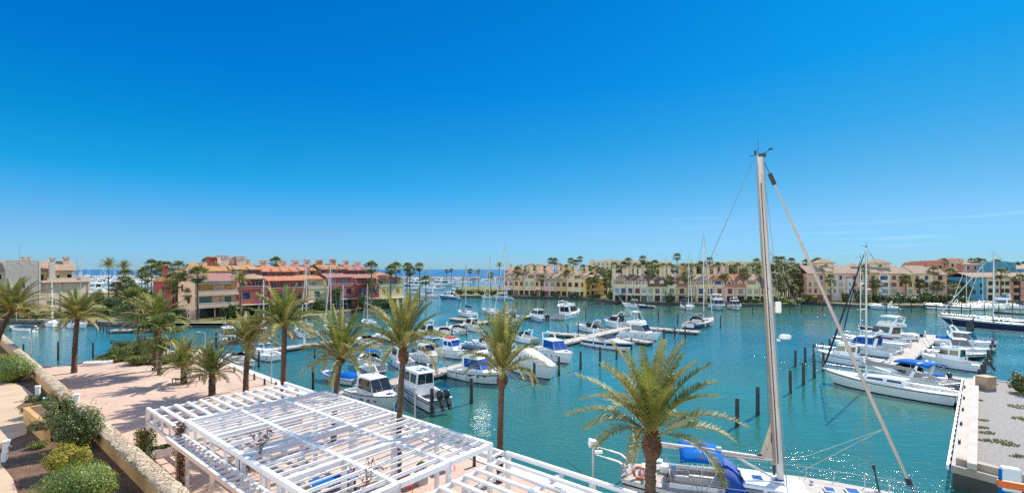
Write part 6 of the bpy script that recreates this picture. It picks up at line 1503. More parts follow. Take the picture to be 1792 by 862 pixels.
piles([(1383, 647, 687), (1392, 612, 640), (1406, 634, 672), (1409, 607, 633), (1424, 602, 626), (1425, 625, 660), (1438.5, 599, 617), (1441, 616, 648), (1452, 592, 615), (1463, 589, 601)],
      'dark mooring pile off the bow of the long white sloop', 'piles left of the white sloop', 1.15)
piles([(1693, 564, 588), (1697, 561, 584), (1700, 559, 580), (1703, 557, 577), (1705, 553, 572)], 'mooring pile in the tight line at the navy yacht bow', 'piles at the navy yacht bow', 1.2)
piles([(1714, 645, 664), (1718.5, 637, 660), (1722.5, 632, 657), (1725, 626, 650), (1729.5, 612, 643), (1734, 602, 626), (1737, 595, 617), (1740.5, 589, 611)], 'dark mooring pile in the close line beyond the gravel quay', 'piles beyond the gravel quay', 1.3)

# ------------------------------------------------------------------ the boats, one by one
w0 = lambda x, y: W(x, y, 0)
# long jetty, plaza side
motorboat(w0(622, 694), w0(697, 722), 'white cabin cruiser with dark wraparound windscreen moored right behind the pergola', 'cruiser', B=2.9, opts=('blackrail',))
motorboat(w0(772, 719), w0(698, 680), 'white pilothouse boat with two black outboard motors', 'pilothouse', opts=('twin', 'blackrail'), band=BLKH, B=2.75)
motorboat(w0(797, 656), w0(889, 675), 'white flybridge cruiser with bright blue window covers and navy flybridge canopy', 'flybridge', wmat=GLASSB, cover=CANN, B=3.3, band=BLKH)
motorboat(w0(893, 640), w0(974, 667), 'large white cruiser wrapped in a cream canvas cover', 'fullcover', cover=CANW, L=10.6, B=3.5)
motorboat(w0(946, 620), w0(1001, 638), 'white cruiser with one bright blue windscreen cover beside the cream-covered one', 'cruiser', wmat=GLASSB, L=9.4)
motorboat(w0(1027, 602), w0(1110, 616), 'sport cruiser with broad navy hull band moored at the finger jetty', 'sport', band=NAVY, opts=('wideband', 'teak'), B=3.1)
motorboat(w0(1090, 588), w0(1158, 597), 'white fishing boat with tuna tower and long outrigger poles', 'fisher', B=3.0)
# long jetty, far side
motorboat(w0(1056, 583), w0(1010, 576.5), 'cruiser with black canvas cockpit hood pointing away from the long jetty', 'sport', cover=CANK, L=8.2)
motorboat(w0(1101, 576), w0(1056, 569), 'white cruiser with big black canopy near the cross jetty', 'cruiser', cover=CANK, L=8.0)
motorboat(w0(627, 672), w0(562, 661), 'small speedboat under a bright blue fitted cover', 'covered', cover=CANB, band=NAVY)
motorboat(w0(664, 653), w0(630, 636), 'small white motorboat with blue bimini and orange lifebuoy at its stern', 'bimini', cover=CANB, opts=('arch',), L=7.2)
motorboat(w0(713, 646), w0(686, 631), 'white cuddy boat with domed cabin behind a palm trunk', 'cruiser', L=6.6)
motorboat(w0(726, 628), w0(768, 640), 'small white wheelhouse fishing boat with grey windows', 'pilothouse', L=6.6, opts=('outboard',))
motorboat(w0(768, 619), w0(816, 630), 'wheelhouse boat with navy window covers and red roof locker', 'pilothouse', wmat=GLASSB, opts=('redtop', 'outboard'), L=7.2)
motorboat(w0(868, 612), w0(826, 603), 'white motorboat mostly hidden behind the bulb-headed palm crown', 'open', L=6.5)
motorboat(w0(934, 601), w0(895, 594), 'white open motorboat on the far side of the long jetty behind palm fronds', 'sport', L=6.8)
# second jetty
SB = dict(group=None)
sailboat(w0(490, 633), w0(440, 621), 'small white racing sailboat with number on its stern quarter', 11.5, L=8.0, far=True, spr=1)
motorboat(w0(432, 642), w0(398, 631), 'white motorboat half hidden by the straw-coloured palm', 'open', L=6.6)
motorboat(w0(408, 607), w0(391, 596), 'white day boat with three black outboard motors on its stern', 'pilothouse', opts=('triple',), L=8.2)
motorboat(w0(463, 604), w0(446, 594), 'small cream cabin boat moored beyond the second jetty', 'pilothouse', hullm=GELC, L=7.4)
motorboat(w0(546, 592), w0(517, 584.5), 'white boat with grey canvas cockpit beyond the second jetty', 'sport', cover=CANG, L=8)
sailboat(w0(592, 585), w0(570, 578), 'sloop with the tallest mast before the mauve house', 14.6, L=9, far=True, genoa=CANW)
sailboat(w0(548, 590), w0(528, 583), 'sloop with aluminium mast before the pale yellow house', 14.0, L=9, far=True, genoa=CANW)
sailboat(w0(612, 580), w0(592, 574), 'small sloop with slim mast before the mauve house', 9.8, L=7, far=True, spr=1)
sailboat(w0(655, 572), w0(634, 566), 'small sloop with short mast before the deep red house', 9.6, L=7, far=True, spr=1)
motorboat(w0(659, 608), w0(624, 600), 'plain white motorboat between two palm crowns on the second jetty', 'open', L=7.2)
motorboat(w0(690, 601), w0(660, 594), 'white motorboat beside the bushy palm crown on the second jetty', 'sport', L=7.2)
motorboat(w0(760, 593), w0(733, 587), 'white motorboat with low windscreen near the thin piles', 'cruiser', L=6.6)
motorboat(w0(788, 590), w0(763, 583.5), 'white motorboat between two thin piles on the second jetty', 'open', L=6.6)
motorboat(w0(812, 585), w0(785, 578.5), 'small white cuddy cruiser with square stern on the second jetty', 'open', L=6.4, band=PALEB)
motorboat(w0(838, 580), w0(812, 574), 'white motorboat partly behind fronds at the outer second jetty', 'cruiser', L=7)
sailboat(w0(838, 556), w0(797, 549.5), 'sloop with dark furled sail on its boom near the channel', 14.2, L=9.6, sailc=CANK, genoa=CANK, xm=.55)
sailboat(w0(905, 561), w0(868, 555), 'white sloop with the tall mast rising above the terracotta-roofed row', 19.2, L=12, genoa=CANW, spr=3)
sailboat(w0(873, 551), w0(845, 546.5), 'white sloop with thin mast beside the tallest one', 16.4, L=10, genoa=CANW, far=True)
motorboat(w0(974, 560), w0(1016, 551.5), 'big white flybridge yacht with raked windows at the end of the second jetty', 'flybridge', B=4.3, opts=('teak',), L=13.2, band=PALEB)
motorboat(w0(957, 564), w0(926, 558), 'pilothouse fishing boat with pale blue hull and tilted outboards', 'pilothouse', hullm=PALEB, opts=('twin',), L=8.2)
motorboat(w0(905, 570), w0(880, 563), 'white cruiser with blue canopy behind the palm crown at the second jetty', 'cruiser', cover=CANN, L=8)
sailboat(w0(1200, 577), w0(1250, 566), 'navy-hulled sailing yacht with tall white mast at the tip of the cross jetty', 21.0, hullm=NAVY, band=GEL, L=14.2, B=4.2, genoa=CANW, hood=CANN, bim=CANN, sailc=CANG, xm=.62, spr=3, rad=8)
# right group, left side of the concrete jetty
sailboat(w0(1657, 705), w0(1457, 669), 'long white sloop with black waterline stripe and grey sail cover moored bow out', 15.4, L=12.0, B=3.5, band=BLKH, genoa=CANK, sailc=CANG, xm=.64, boomlen=4.2, hood=None)
motorboat(w0(1662, 688), w0(1512, 655), 'white motor yacht with bright blue bimini right behind the long white sloop', 'bimini', cover=CANB, L=9.8, B=3.2, opts=('arch',))
motorboat(w0(1532, 642), w0(1437, 630), 'white wheelhouse boat with cream cabin and grey hull side nearest the sloop', 'pilothouse', L=7.8, B=2.6, band=BLUEH)
motorboat(w0(1565, 625), w0(1464, 612), 'white cruiser with navy window band and small red flag', 'cruiser', wmat=GLASSB, L=9.0, B=3.0, cover=CANN)
sailboat(w0(1582, 612), w0(1480, 598), 'white sloop with slim mast and orange buoy on its rail', 15.0, L=10.2, genoa=CANN, sailc=CANN, xm=.70, far=True)
motorboat(w0(1594, 603), w0(1504, 590), 'white flybridge boat with hard roof over the flybridge and tall aerial', 'flybridge', L=9.8, B=3.3, cover=GEL, opts=('hardtop',))
motorboat(w0(1606, 594), w0(1566, 588), 'small white tender with pale cover beside the jetty end', 'covered', cover=CANW, L=5.4)
# right side of the concrete jetty
motorboat(w0(1651, 604), w0(1732, 613), 'white cruiser with red life-raft on its low roof beside the close pile line', 'cruiser', L=7.4, B=2.8, opts=())
motorboat(w0(1646, 618), w0(1724, 625), 'white motorboat with blue canvas canopy next to the pile line', 'cruiser', cover=CANB, L=6.8, B=2.6)
motorboat(w0(1641, 628), w0(1717, 632), 'low black-hulled sport boat between two white ones', 'sport', hullm=BLKH, band=GEL, L=6.6, B=2.3, cover=CANG)
motorboat(w0(1704, 648), w0(1628, 637), 'white hardtop boat with outboard closest to the gravel quay on that side', 'pilothouse', L=6.9, B=2.5, opts=('outboard',))
motorboat(w0(1640, 667), w0(1600, 663), 'small inflatable tender under blue cover by the connecting jetty', 'covered', cover=CANB, L=3.6, B=1.5, cat='tender')
# far right
root = sailboat(w0(1850, 584), w0(1690, 572), 'large dark navy sailing superyacht lying behind the tight pile line', 16.6, hullm=NAVY, band=GEL, L=23, B=5.0, genoa=CANW, sailc=CANK, xm=.60, boomlen=7, spr=3)
motorboat(w0(1568, 541.5), w0(1524, 540), 'white speedboat moored at the bank before the apartment block', 'sport', hullm=PALEB, L=8)
motorboat(w0(1686, 542), w0(1624, 540), 'sleek navy-banded motor yacht before the beige apartment section', 'sport', band=NAVY, opts=('wideband',), L=11.5, B=3.2)
sailboat(w0(1708, 541), w0(1682, 540), 'sloop moored at the bank with bare mast before the garden palms', 14.5, L=8.5, far=True, genoa=CANW)
sailboat(w0(1738, 541), w0(1710, 540), 'sloop with mast rising before the blue end house', 16.0, L=9, far=True, genoa=CANW)
motorboat(w0(1762, 539), w0(1728, 538), 'white flybridge motor yacht with blue canvas before the sand-pink flats', 'flybridge', cover=CANB, L=10)
motorboat(w0(1800, 539), w0(1766, 538.5), 'plain white motorboat at the bank before the salmon flats', 'open', L=8.4)
# bank of the chimneyed row
motorboat(w0(1118, 537.5), w0(1092, 536.5), 'white and blue sailing dory with a grey awning at the bank', 'bimini', cover=CANG, hullm=GEL, band=BLUEH, L=6.5)
motorboat(w0(1142, 538.5), w0(1119, 538), 'small dark wooden-trimmed boat at the bank before the cream gabled house', 'open', hullm=NAVY, L=5.6)
sailboat(W(1213, 542, 0) + Vector((0, 9, 0)), W(1214, 544, 0), 'white sailboat with navy canopy moored bow-on before the ochre townhouse', 17.4, L=10, B=3.9, hood=CANN, bim=CANN, genoa=CANW, spr=2)
motorboat(W(1268, 541, 0) + Vector((0, 10, 0)), W(1269, 545.5, 0), 'big white motor yacht moored bow-on before the pink townhouse', 'flybridge', L=11.5, B=4.2, hullm=PALEB, cover=GEL, opts=('hardtop',))
motorboat(W(1296, 541, 0) + Vector((0, 8, 0)), W(1299, 544.5, 0), 'smaller white motorboat moored beside the big bow-on motor yacht', 'cruiser', L=9, B=3.4, band=BLKH)
# left bank
motorboat(w0(57, 579), w0(20, 578.5), 'small boat under a navy cover at the bank of the stone house', 'covered', cover=CANN, L=5.6, B=2.1)
sailboat(W(74, 571, 0) + Vector((-3, 5, 0)), W(93, 575, 0), 'white sailboat pointing its bow at the canal below the stone house', 11.2, L=7.5, B=2.6, genoa=CANW, sailc=CANN, spr=1, far=True)
motorboat(w0(118, 573), w0(152, 574.5), 'white motorboat with cream canvas behind the lone palm trunk', 'sport', cover=CANW, L=6.4)
# channel
motorboat(w0(894, 524), w0(864, 524.5), 'white cruiser with pale blue hull moored at the spit end', 'cruiser', hullm=PALEB, L=8.5)
motorboat(w0(861, 521.5), w0(842, 522), 'small white open boat behind the pale blue cruiser', 'open', L=5, far=True)
motorboat(w0(802, 523), w0(768, 522), 'blue-hulled fishing boat with high white wheelhouse in the channel', 'pilothouse', hullm=BLUEH, L=10.5, B=3.4)
motorboat(w0(806, 517), w0(786, 515), 'white flybridge boat with red trim behind the blue-hulled fishing boat', 'flybridge', L=11, cover=CANN)
motorboat(w0(762, 520), w0(738, 520), 'white cruiser close to the tall palms at the terrace end of the channel', 'cruiser', L=9)
motorboat(w0(736, 514), w0(716, 514), 'white boat between the two tallest channel palms', 'flybridge', L=9)

# far marinas: one of each kind, then copies
def far_fleet(spots, phrase, group, protos):
    spots = sorted(spots, key=lambda q: (round(q[1] / 6), q[0]))
    seq = {}
    for i, (px, py, k, ln) in enumerate(spots):
        src, L0 = protos[k]; p = W(px, py, 0)
        o = copy_tree(src); o.location = p; o.rotation_euler = (0, 0, rnd.uniform(-.5, .4) + (math.pi if rnd.random() < .5 else 0)); s = ln / L0; o.scale = (s,) * 3
        seq.setdefault((k, round(py / 6)), []).append((px, o))
    rows = sorted({r for _, r in seq}); 
    KN = ['white motor yacht', 'bare-masted sloop', 'small white cruiser']
    for (k, r), lst in seq.items():
        rk = rows.index(r); rn = ORD[rk] + ' line from the sea' 
        for j, (px, o) in enumerate(sorted(lst, key=lambda q: q[0])): tag(o, f'{KN[k]} {phrase}, {rn}, {ORD[j]} from the left', 'boat', group)
fp = [(motorboat(Vector((0, -40, 0)), Vector((12, -40, 0)), 'x', 'flybridge', far=True), 12.0),
      (sailboat(Vector((0, -40, 0)), Vector((11, -40, 0)), 'x', 13.5, far=True, genoa=CANW), 11.0),
      (motorboat(Vector((0, -40, 0)), Vector((9, -40, 0)), 'x', 'cruiser', far=True), 9.0)]
r = random.Random(21); sp = []
for py, n in ((488.5, 15), (491, 15), (494, 13), (498, 11), (503, 8), (509, 6)):
    for i in range(n): sp.append((146 + (282 - 146) * (i + r.uniform(.2, .8)) / n, py + r.uniform(-.5, .5), r.choices([0, 1, 2], [5, 2, 3])[0], r.uniform(11, 17)))
far_fleet(sp, 'in the far marina', 'boats in the far marina', fp)
sp = []
for py, n in ((491.5, 9), (495, 9), (500, 6), (506, 3)):
    for i in range(n): sp.append((712 + (870 - 712) * (i + r.uniform(.2, .8)) / n if py < 497 else 714 + 70 * (i + r.uniform(.2, .8)) / n, py + r.uniform(-.5, .5), r.choices([0, 1, 2], [4, 3, 3])[0], r.uniform(9, 14)))
far_fleet(sp, 'beyond the channel', 'boats beyond the channel', fp)
for o, _ in fp:
    def kill(q):
        for c in list(q.children): kill(c)
        bpy.data.objects.remove(q)
    kill(o)
# ------------------------------------------------------------------ the garden wall, pergola, plaza furniture, near yacht
def wall_mats():
    m, n, l, b = nt_of('cobbled_coping')
    tc = n.new('ShaderNodeTexCoord'); vo = n.new('ShaderNodeTexVoronoi'); vo.inputs['Scale'].default_value = 4.2; l.new(tc.outputs['Object'], vo.inputs['Vector'])
    v2 = n.new('ShaderNodeTexVoronoi'); v2.feature = 'DISTANCE_TO_EDGE'; v2.inputs['Scale'].default_value = 4.2; l.new(tc.outputs['Object'], v2.inputs['Vector'])
    nz = n.new('ShaderNodeTexNoise'); nz.inputs['Scale'].default_value = 14; nz.inputs['Detail'].default_value = 5; l.new(tc.outputs['Object'], nz.inputs['Vector'])
    rp = n.new('ShaderNodeValToRGB'); rp.color_ramp.elements[0].color = (.36, .26, .16, 1); rp.color_ramp.elements[1].color = (.60, .49, .35, 1); l.new(vo.outputs['Color'], rp.inputs[0])
    r2 = n.new('ShaderNodeValToRGB'); r2.color_ramp.elements[0].color = (.66, .58, .50, 1); r2.color_ramp.elements[1].color = (1, 1, 1, 1); r2.color_ramp.elements[1].position = .07; l.new(v2.outputs[0], r2.inputs[0])
    x = n.new('ShaderNodeMix'); x.data_type = 'RGBA'; x.blend_type = 'MULTIPLY'; x.inputs[0].default_value = 1; l.new(rp.outputs[0], x.inputs[6]); l.new(r2.outputs[0], x.inputs[7]); l.new(x.outputs[2], b.inputs['Base Color'])
    mr = n.new('ShaderNodeMapRange'); mr.inputs[2].default_value = .12; l.new(v2.outputs[0], mr.inputs[0])
    ad = n.new('ShaderNodeMath'); ad.operation = 'MULTIPLY_ADD'; ad.inputs[1].default_value = .5; l.new(nz.outputs[0], ad.inputs[0]); l.new(mr.outputs[0], ad.inputs[2])
    bp = n.new('ShaderNodeBump'); bp.inputs['Strength'].default_value = .9; bp.inputs['Distance'].default_value = .06; l.new(ad.outputs[0], bp.inputs['Height']); l.new(bp.outputs[0], b.inputs['Normal'])
    b.inputs['Roughness'].default_value = .95; return m
OCHREW = pm('ochre_render', (0.46, 0.25, 0.09), 0.95, 0.18, 0.8, 0.4, c2=(0.56, 0.33, 0.14), bscale=16)
gw = empty('garden_wall', (GW0.x, GW0.y, 0), math.atan2((GW1 - GW0).y, (GW1 - GW0).x), 'ochre rendered garden wall with rough stone coping along the terrace', 'wall')
Lw = (GW1 - GW0).length; rr = random.Random(5)
b = MB(); b.box(0, .06, PZ - .2, Lw, .50, 4.72); b.build('wall_face', OCHREW, gw)
b = MB(); rings = []; N = int(Lw / .22)
for i in range(N + 1):
    x = Lw * i / N; e = lambda a: rr.uniform(-a, a)
    rings.append([(x, -.04 + e(.03), 4.70), (x, -.04 + e(.035), 4.86 + e(.015)), (x, .06 + e(.02), 4.92 + e(.02)), (x, .28, 4.93 + e(.02)), (x, .48 + e(.02), 4.91 + e(.02)), (x, .60 + e(.035), 4.85 + e(.02)), (x, .60 + e(.04), 4.70)])
b.loft(rings); b.build('stone_coping', wall_mats(), gw, smooth=50)
# short planter wall on the terrace
pa, pb = W(42, 742, GZ), W(74, 772, GZ); d = pb - pa
pw = empty('planter_wall', pa, math.atan2(d.y, d.x), 'short ochre planter wall beside the terrace path', 'wall')
b = MB(); b.box(0, 0, -.1, d.length + .5, .22, .95); b.box(-.22, 0, -.1, -.002, .75, .95); b.build('wall_face', OCHREW, pw)
b = MB(); b.box(.002, .23, .3, d.length + .5, .75, .85); b.build('soil_fill', SOIL, pw)
def light_bollard(px, pyb, pyt, label, tilt=0.0, wd=.16, z=GZ):
    p = W(px, pyb, z); h = (pyb - pyt) * p.y / FOC; root = empty('light_bollard', p, .6, label, 'garden light', 'white garden lights')
    b = MB(); b.hexa([(-wd, -.1, -.1), (wd, -.1, -.1), (wd, .1, -.1), (-wd, .1, -.1), (-wd + tilt, -.1, h), (wd + tilt, -.1, h), (wd + tilt, .1, h), (-wd + tilt, .1, h)]); bevel(b.build('post', WHITE, root), .02)
    b = MB(); b.hexa([(-wd - .02 + tilt, -.12, h + .002), (wd + .02 + tilt, -.12, h + .002), (wd + .02 + tilt, .12, h + .002), (-wd - .02 + tilt, .12, h + .002), (-wd - .02 + tilt, -.12, h + .07), (wd + .02 + tilt, -.12, h + .07), (wd + .02 + tilt, .12, h + .11), (-wd - .02 + tilt, .12, h + .11)]); b.build('light_head', WHITEW, root)
light_bollard(66, 699, 677, 'white garden light with slanted head beside the curved path end', wd=.12)
light_bollard(81, 706, 697, 'low white garden light box behind the ground-cover shrub', wd=.13)
light_bollard(129, 730, 692, 'leaning white garden light between the shrubs and the stone wall', .14, wd=.12)
light_bollard(6, 808, 774, 'leaning white garden light by the brown soil bed at the picture edge', .10, wd=.10)
# twiggy leafless shrub
p = W(104, 706, GZ); root = empty('bare_shrub', p, 0, 'bare twiggy shrub hanging over the stone coping', 'shrub'); b = MB(); r = random.Random(8)
for i in range(46):
    a = r.uniform(0, 6.28); h = r.uniform(.5, 1.1); q = r.uniform(.2, .75); b.tube([(0, 0, 0), (math.cos(a) * q * .5, math.sin(a) * q * .5, h * .65), (math.cos(a) * q, math.sin(a) * q, h)], [.018, .012, .006], 4)
b.build('twigs', TWIG, root)
c = MB(); leaf_shell(c, (0, 0, .8), (.8, .7, .45), 260, .035, r, [0, 1], jitter=.9); c.build('foliage', [LF_O, LF_R], root)

# pergola
FLp, FRp = W(569, 683, 4.9), W(857.5, 774, 4.9)
pv = (FRp - FLp).normalized(); pu = Vector((pv.y, -pv.x, 0))            # pv along the quay towards us, pu back towards the garden
if pu.dot(W(321, 732, 4.9) - FLp) < 0: pu = -pu
PL = (FRp - FLp).length; PW_ = 7.9
pg = empty('pergola', (FLp.x, FLp.y, PZ), math.atan2(pv.y, pv.x), 'large white slatted timber pergola on the plaza beside the quay', 'pergola')
sg = -1.0                                                                # garden side is local -y or +y
loc_u = Matrix.Rotation(-math.atan2(pv.y, pv.x), 3, 'Z') @ pu; sg = 1.0 if loc_u.y > 0 else -1.0
def PGb(name, boxes, mat=WHITE):
    b = MB()
    for (x0, y0, z0, x1, y1, z1) in boxes: b.box(min(x0, x1), min(sg*y0, sg*y1), z0, max(x0, x1), max(sg*y0, sg*y1), z1)
    return b.build(name, mat, pg)
ZU = 4.9 - PZ; ZL = 4.25 - PZ
for i in range(4):
    y = PW_ * i / 3; PGb('beam', [(-.1, y - .09, ZU - .24, PL + .1, y + .09, ZU)])
nb = 4
for j in range(nb + 1):
    x = PL * j / nb; bx = []
    for i in range(3):
        ya, yb = PW_ * i / 3 + .092, PW_ * (i + 1) / 3 - .092; bx.append((x - .13, ya, ZU - .22, x + .13, yb, ZU - .012))
    PGb('cross_beam', bx)
    for i in range(4):
        y = PW_ * i / 3; PGb('post', [(x - .09, y - .09, -.05, x + .09, y + .09, ZU - .242)])
for k in range(nb):
    for i in range(3):
        bx = []; x0, x1 = PL * k / nb + .13, PL * (k + 1) / nb - .13; n = 7
        for q in range(1, n):
            x = x0 + (x1 - x0) * q / n; wd = .045 if q % 3 == 0 else .024; hh = .13 if q % 3 == 0 else .07
            bx.append((x - wd, PW_ * i / 3 + .093, ZU - .03 - hh, x + wd, PW_ * (i + 1) / 3 - .093, ZU - .03))
            if q % 3 == 0: bx.append((x + wd + .10, PW_ * i / 3 + .093, ZU - .11, x + wd + .125, PW_ * (i + 1) / 3 - .093, ZU - .04))
        PGb('roof_slats', bx)
# lower ring: beams and little shelves of slats under both long edges
for y0, y1 in ((PW_ + .02, PW_ + .95), (-.95, -.02)):
    PGb('lower_beam', [(-.1, y1 - .12 if y0 > 0 else y0, ZL - .22, PL + .1, y1 if y0 > 0 else y0 + .12, ZL)])
    PGb('lower_beam', [(-.1, y0 + .12 if y0 > 0 else y1 - .24, ZL - .22, PL + .1, y0 + .24 if y0 > 0 else y1 - .12, ZL)])
    n = int(PL / .55); PGb('shelf_slats', [(PL * q / n - .07, y0 + .25 if y0 > 0 else y0 + .125, ZL - .10, PL * q / n + .07, y1 - .125 if y0 > 0 else y1 - .25, ZL - .02) for q in range(n + 1)])
n = int(PL / 1.24)
for q in range(n + 1):
    if q % 3: PGb('short_post', [(PL * q / n - .06, PW_ - .06, ZL - .2, PL * q / n + .06, PW_ + .06, ZU - .243)])
# low bays at both ends, slats the other way
def low_bay(x0, x1, z, y0=-.2, y1=None, npost=2):
    y1 = PW_ + .3 if y1 is None else y1
    for i in range(4):
        x = x0 + (x1 - x0) * i / 3; PGb('cross_beam', [(x - .09, y0, z - .30, x + .09, y1, z - .14)])
    for y in (y0, y1): PGb('beam', [(x0 - .1, y - .08, z - .12, x1 + .1, y + .08, z + .06)])
    n = int((y1 - y0) / .66); PGb('roof_slats', [(x0, y0 + (y1 - y0) * q / n - .085, z - .138, x1, y0 + (y1 - y0) * q / n + .085, z - .03) for q in range(1, n)])
    for y in (y0, (y0 + y1) / 2, y1):
        for i in (0, 3) if npost == 2 else (0, 1.5, 3): x = x0 + (x1 - x0) * i / 3; PGb('post', [(x - .10, y - .10, -.05, x + .10, y + .10, z - .302 if y == (y0+y1)/2 else z - .122)])
    for y in (y0, y1): PGb('lower_beam', [(x0 - .05, y - .07, z - .95, x1 + .05, y + .07, z - .80)])
    for x in (x0, x1): PGb('lower_beam', [(x - .07, y0 + .08, z - .95, x + .07, y1 - .08, z - .81)])
    m = max(2, int((x1 - x0) / 1.3))
    for q in range(1, m): PGb('short_post', [(x0 + (x1 - x0) * q / m - .05, y1 - .05, z - .80, x0 + (x1 - x0) * q / m + .05, y1 + .05, z - .12)])
low_bay(-6.1, -.35, 4.45 - PZ)
low_bay(PL + .35, PL + 9.5, 4.25 - PZ, -.9, PW_ * .62, 3)

def planter(px, py, z, w_, d_, h_, label, mats=None, hh=.5, mat=None, rot=.7):
    p = W(px, py, z); root = empty('planter_box', p, rot, label, 'planter'); b = MB(); b.box(-w_/2, -d_/2, 0, w_/2, d_/2, h_); b.box(-w_/2 - .03, -d_/2 - .03, h_ + .001, w_/2 + .03, d_/2 + .03, h_ + .05); b.build('box', mat or WHITE, root)
    s = MB(); s.box(-w_/2 + .05, -d_/2 + .05, h_ + .051, w_/2 - .05, d_/2 - .05, h_ + .07); s.build('soil', SOIL, root)
    r = random.Random(int(px)); f = MB(); leaf_shell(f, (0, 0, h_ + hh * .45), (w_ * .5, d_ * .55, hh * .6), 900, .05, r, [0, 1], jitter=.6); f.build('foliage', mats or [LF_O, LF_M], root)
planter(290, 797, PZ, 1.9, .5, .5, 'long white planter box under the near corner of the pergola', hh=.25)
planter(737, 845, PZ, .55, .55, .85, 'tall grey planter with dry shrub beside the red chair', mat=LAMPP, hh=.35)
planter(505, 742, PZ, 1.8, .8, .5, 'long planter bed of olive shrubs under the middle of the pergola', hh=.45, mat=SAND)
planter(462, 752, PZ, 1.2, .7, .5, 'shorter planter bed of olive shrubs under the pergola towards the garden', hh=.5, mat=SAND)

def climber(px, pyb, wpx, hpx, label, mats, z=PZ, n=1300, dense=True, sz=.06):
    p = W(px, pyb, z); k = p.y / FOC; h = hpx * k; rx = wpx * k / 2; r = random.Random(int(px)); root = empty('climbing_plant', p, 0, label, 'climbing plant', 'climbers on the pergola')
    b = MB()
    for s in range(5):
        a = s * 1.3; b.tube([(math.cos(a + t * 4) * (.06 + .1 * t), math.sin(a + t * 4) * (.06 + .1 * t), h * t) for t in [q / 8 for q in range(9)]], .014, 4)
    b.build('stems', TWIG, root); f = MB()
    for i in range(n):
        t = r.random() ** .8; bul = (1 if dense else .35 + .65 * abs(math.sin(t * 9 + px))) ; a = r.uniform(0, 6.28); q = rx * bul * math.sqrt(r.random())
        c = Vector((q * math.cos(a), q * math.sin(a), h * t)); nn = Vector((math.cos(a), math.sin(a), r.uniform(-.3, .9))).normalized(); u = nn.orthogonal().normalized(); v = nn.cross(u); s = sz * r.uniform(.6, 1.3)
        f.face([c - u * s, c + v * s * .6, c + u * s, c - v * s * .6], r.randrange(len(mats)))
    f.build('foliage', mats, root); return root
climber(255, 803, 36, 52, 'dense ivy column at the low corner of the pergola', [LF_M, LF_D, LF_O], n=2600)
climber(317, 852, 30, 112, 'open climber with dark leaves up the pergola post facing the garden', [LF_D, LF_O, LF_R], n=1100, dense=False)
climber(425, 892, 30, 100, 'reddish bougainvillea climber at the second garden-side pergola post', [LF_O, LF_R, LF_D], n=900, dense=False)
climber(372, 868, 14, 70, 'thin red-leaved climber between the two pergola posts', [LF_R, LF_O], n=260, dense=False)
def sprig(px, py, z, label, n=26):
    p = W(px, py, z); r = random.Random(int(px + py)); root = empty('bougainvillea', p, 0, label, 'climbing plant', 'bougainvillea sprays'); b = MB(); f = MB()
    for s in range(5):
        a = r.uniform(0, 6.28); L_ = r.uniform(.4, .95); pts = [Vector((math.cos(a) * L_ * t, math.sin(a) * L_ * t, .55 * math.sin(t * 2.4) - .05)) for t in (0, .3, .6, 1)]
        b.tube(pts, [.012, .01, .007, .004], 4)
        for i in range(n):
            t = r.random(); c = pts[0].lerp(pts[3], t) + Vector((r.uniform(-.08, .08), r.uniform(-.08, .08), .55 * math.sin(t * 2.4) + r.uniform(-.07, .09))); u = Vector((r.uniform(-1, 1), r.uniform(-1, 1), r.uniform(-1, 1))).normalized(); v = u.orthogonal().normalized(); s_ = .04 * r.uniform(.6, 1.2)
            f.face([c - u * s_, c + v * s_, c + u * s_, c - v * s_], r.randrange(2))
    # its stem, down to the paving
    b.tube([(0, 0, PZ - z), (.05, .03, (PZ - z) * .5), (0, 0, 0)], .014, 4)
    b.build('stems', TWIG, root); f.build('foliage', [LF_R, LF_O], root)
sprig(455, 790, 4.95, 'bougainvillea spray sticking up through the pergola edge')
sprig(640, 848, 4.95, 'reddish twig spray above the blue table cover')

# chairs, covered table, benches, bollards, lamps
def chair(px, py, label, rot):
    p = W(px, py, PZ); root = empty('plastic_chair', p, rot, label, 'chair', 'red chairs under the pergola'); b = MB(); b.box(-.24, -.24, .42, .24, .24, .46); bevel(b.build('seat', RED, root), .015)
    b = MB(); b.hexa([(-.24, .2, .47), (.24, .2, .47), (.24, .24, .47), (-.24, .24, .47), (-.22, .3, .9), (.22, .3, .9), (.22, .34, .9), (-.22, .34, .9)]); bevel(b.build('backrest', RED, root), .015)
    for sx in (-1, 1):
        for sy in (-1, 1): b = MB(); b.tube([(sx * .25, sy * .25, 0), (sx * .21, sy * .2, .42)], .02, 6); b.build('leg', RED, root)
chair(712, 862, 'red plastic chair at the end of the pergola beside the tall grey planter', .4); chair(786, 822, 'red chair under the outer end post of the pergola by the quay', 2.2); chair(690, 884, 'red chair partly hidden beside another red one under the slats', 1.1)
p = W(585, 862, PZ); root = empty('dining_table', p, .7, 'table under a bright blue cover beneath the pergola slats', 'table'); b = MB(); b.box(-1.1, -.65, .70, 1.1, .65, .76); b.build('table_cover', CANB, root)
for sx in (-1, 1):
    for sy in (-1, 1): b = MB(); b.box(sx * .9 - .04, sy * .5 - .04, 0, sx * .9 + .04, sy * .5 + .04, .70); b.build('leg', DARKM, root)
def bench(px, py, rot, label):
    p = W(px, py, PZ); root = empty('bench', p, rot, label, 'bench', 'dark benches at the short palm'); b = MB()
    for i in range(4): b.box(-.75, -.22 + .115 * i, .42, .75, -.13 + .115 * i, .46)
    b.build('seat', WOODD, root)
    for s in (-1, 1):
        b = MB(); b.box(s * .62 - .03, -.2, 0, s * .62 + .03, -.15, .418); b.box(s * .62 - .03, .15, 0, s * .62 + .03, .2, .418); b.box(s * .62 - .03, -.15, .36, s * .62 + .03, .15, .418); b.build('leg', DARKM, root)
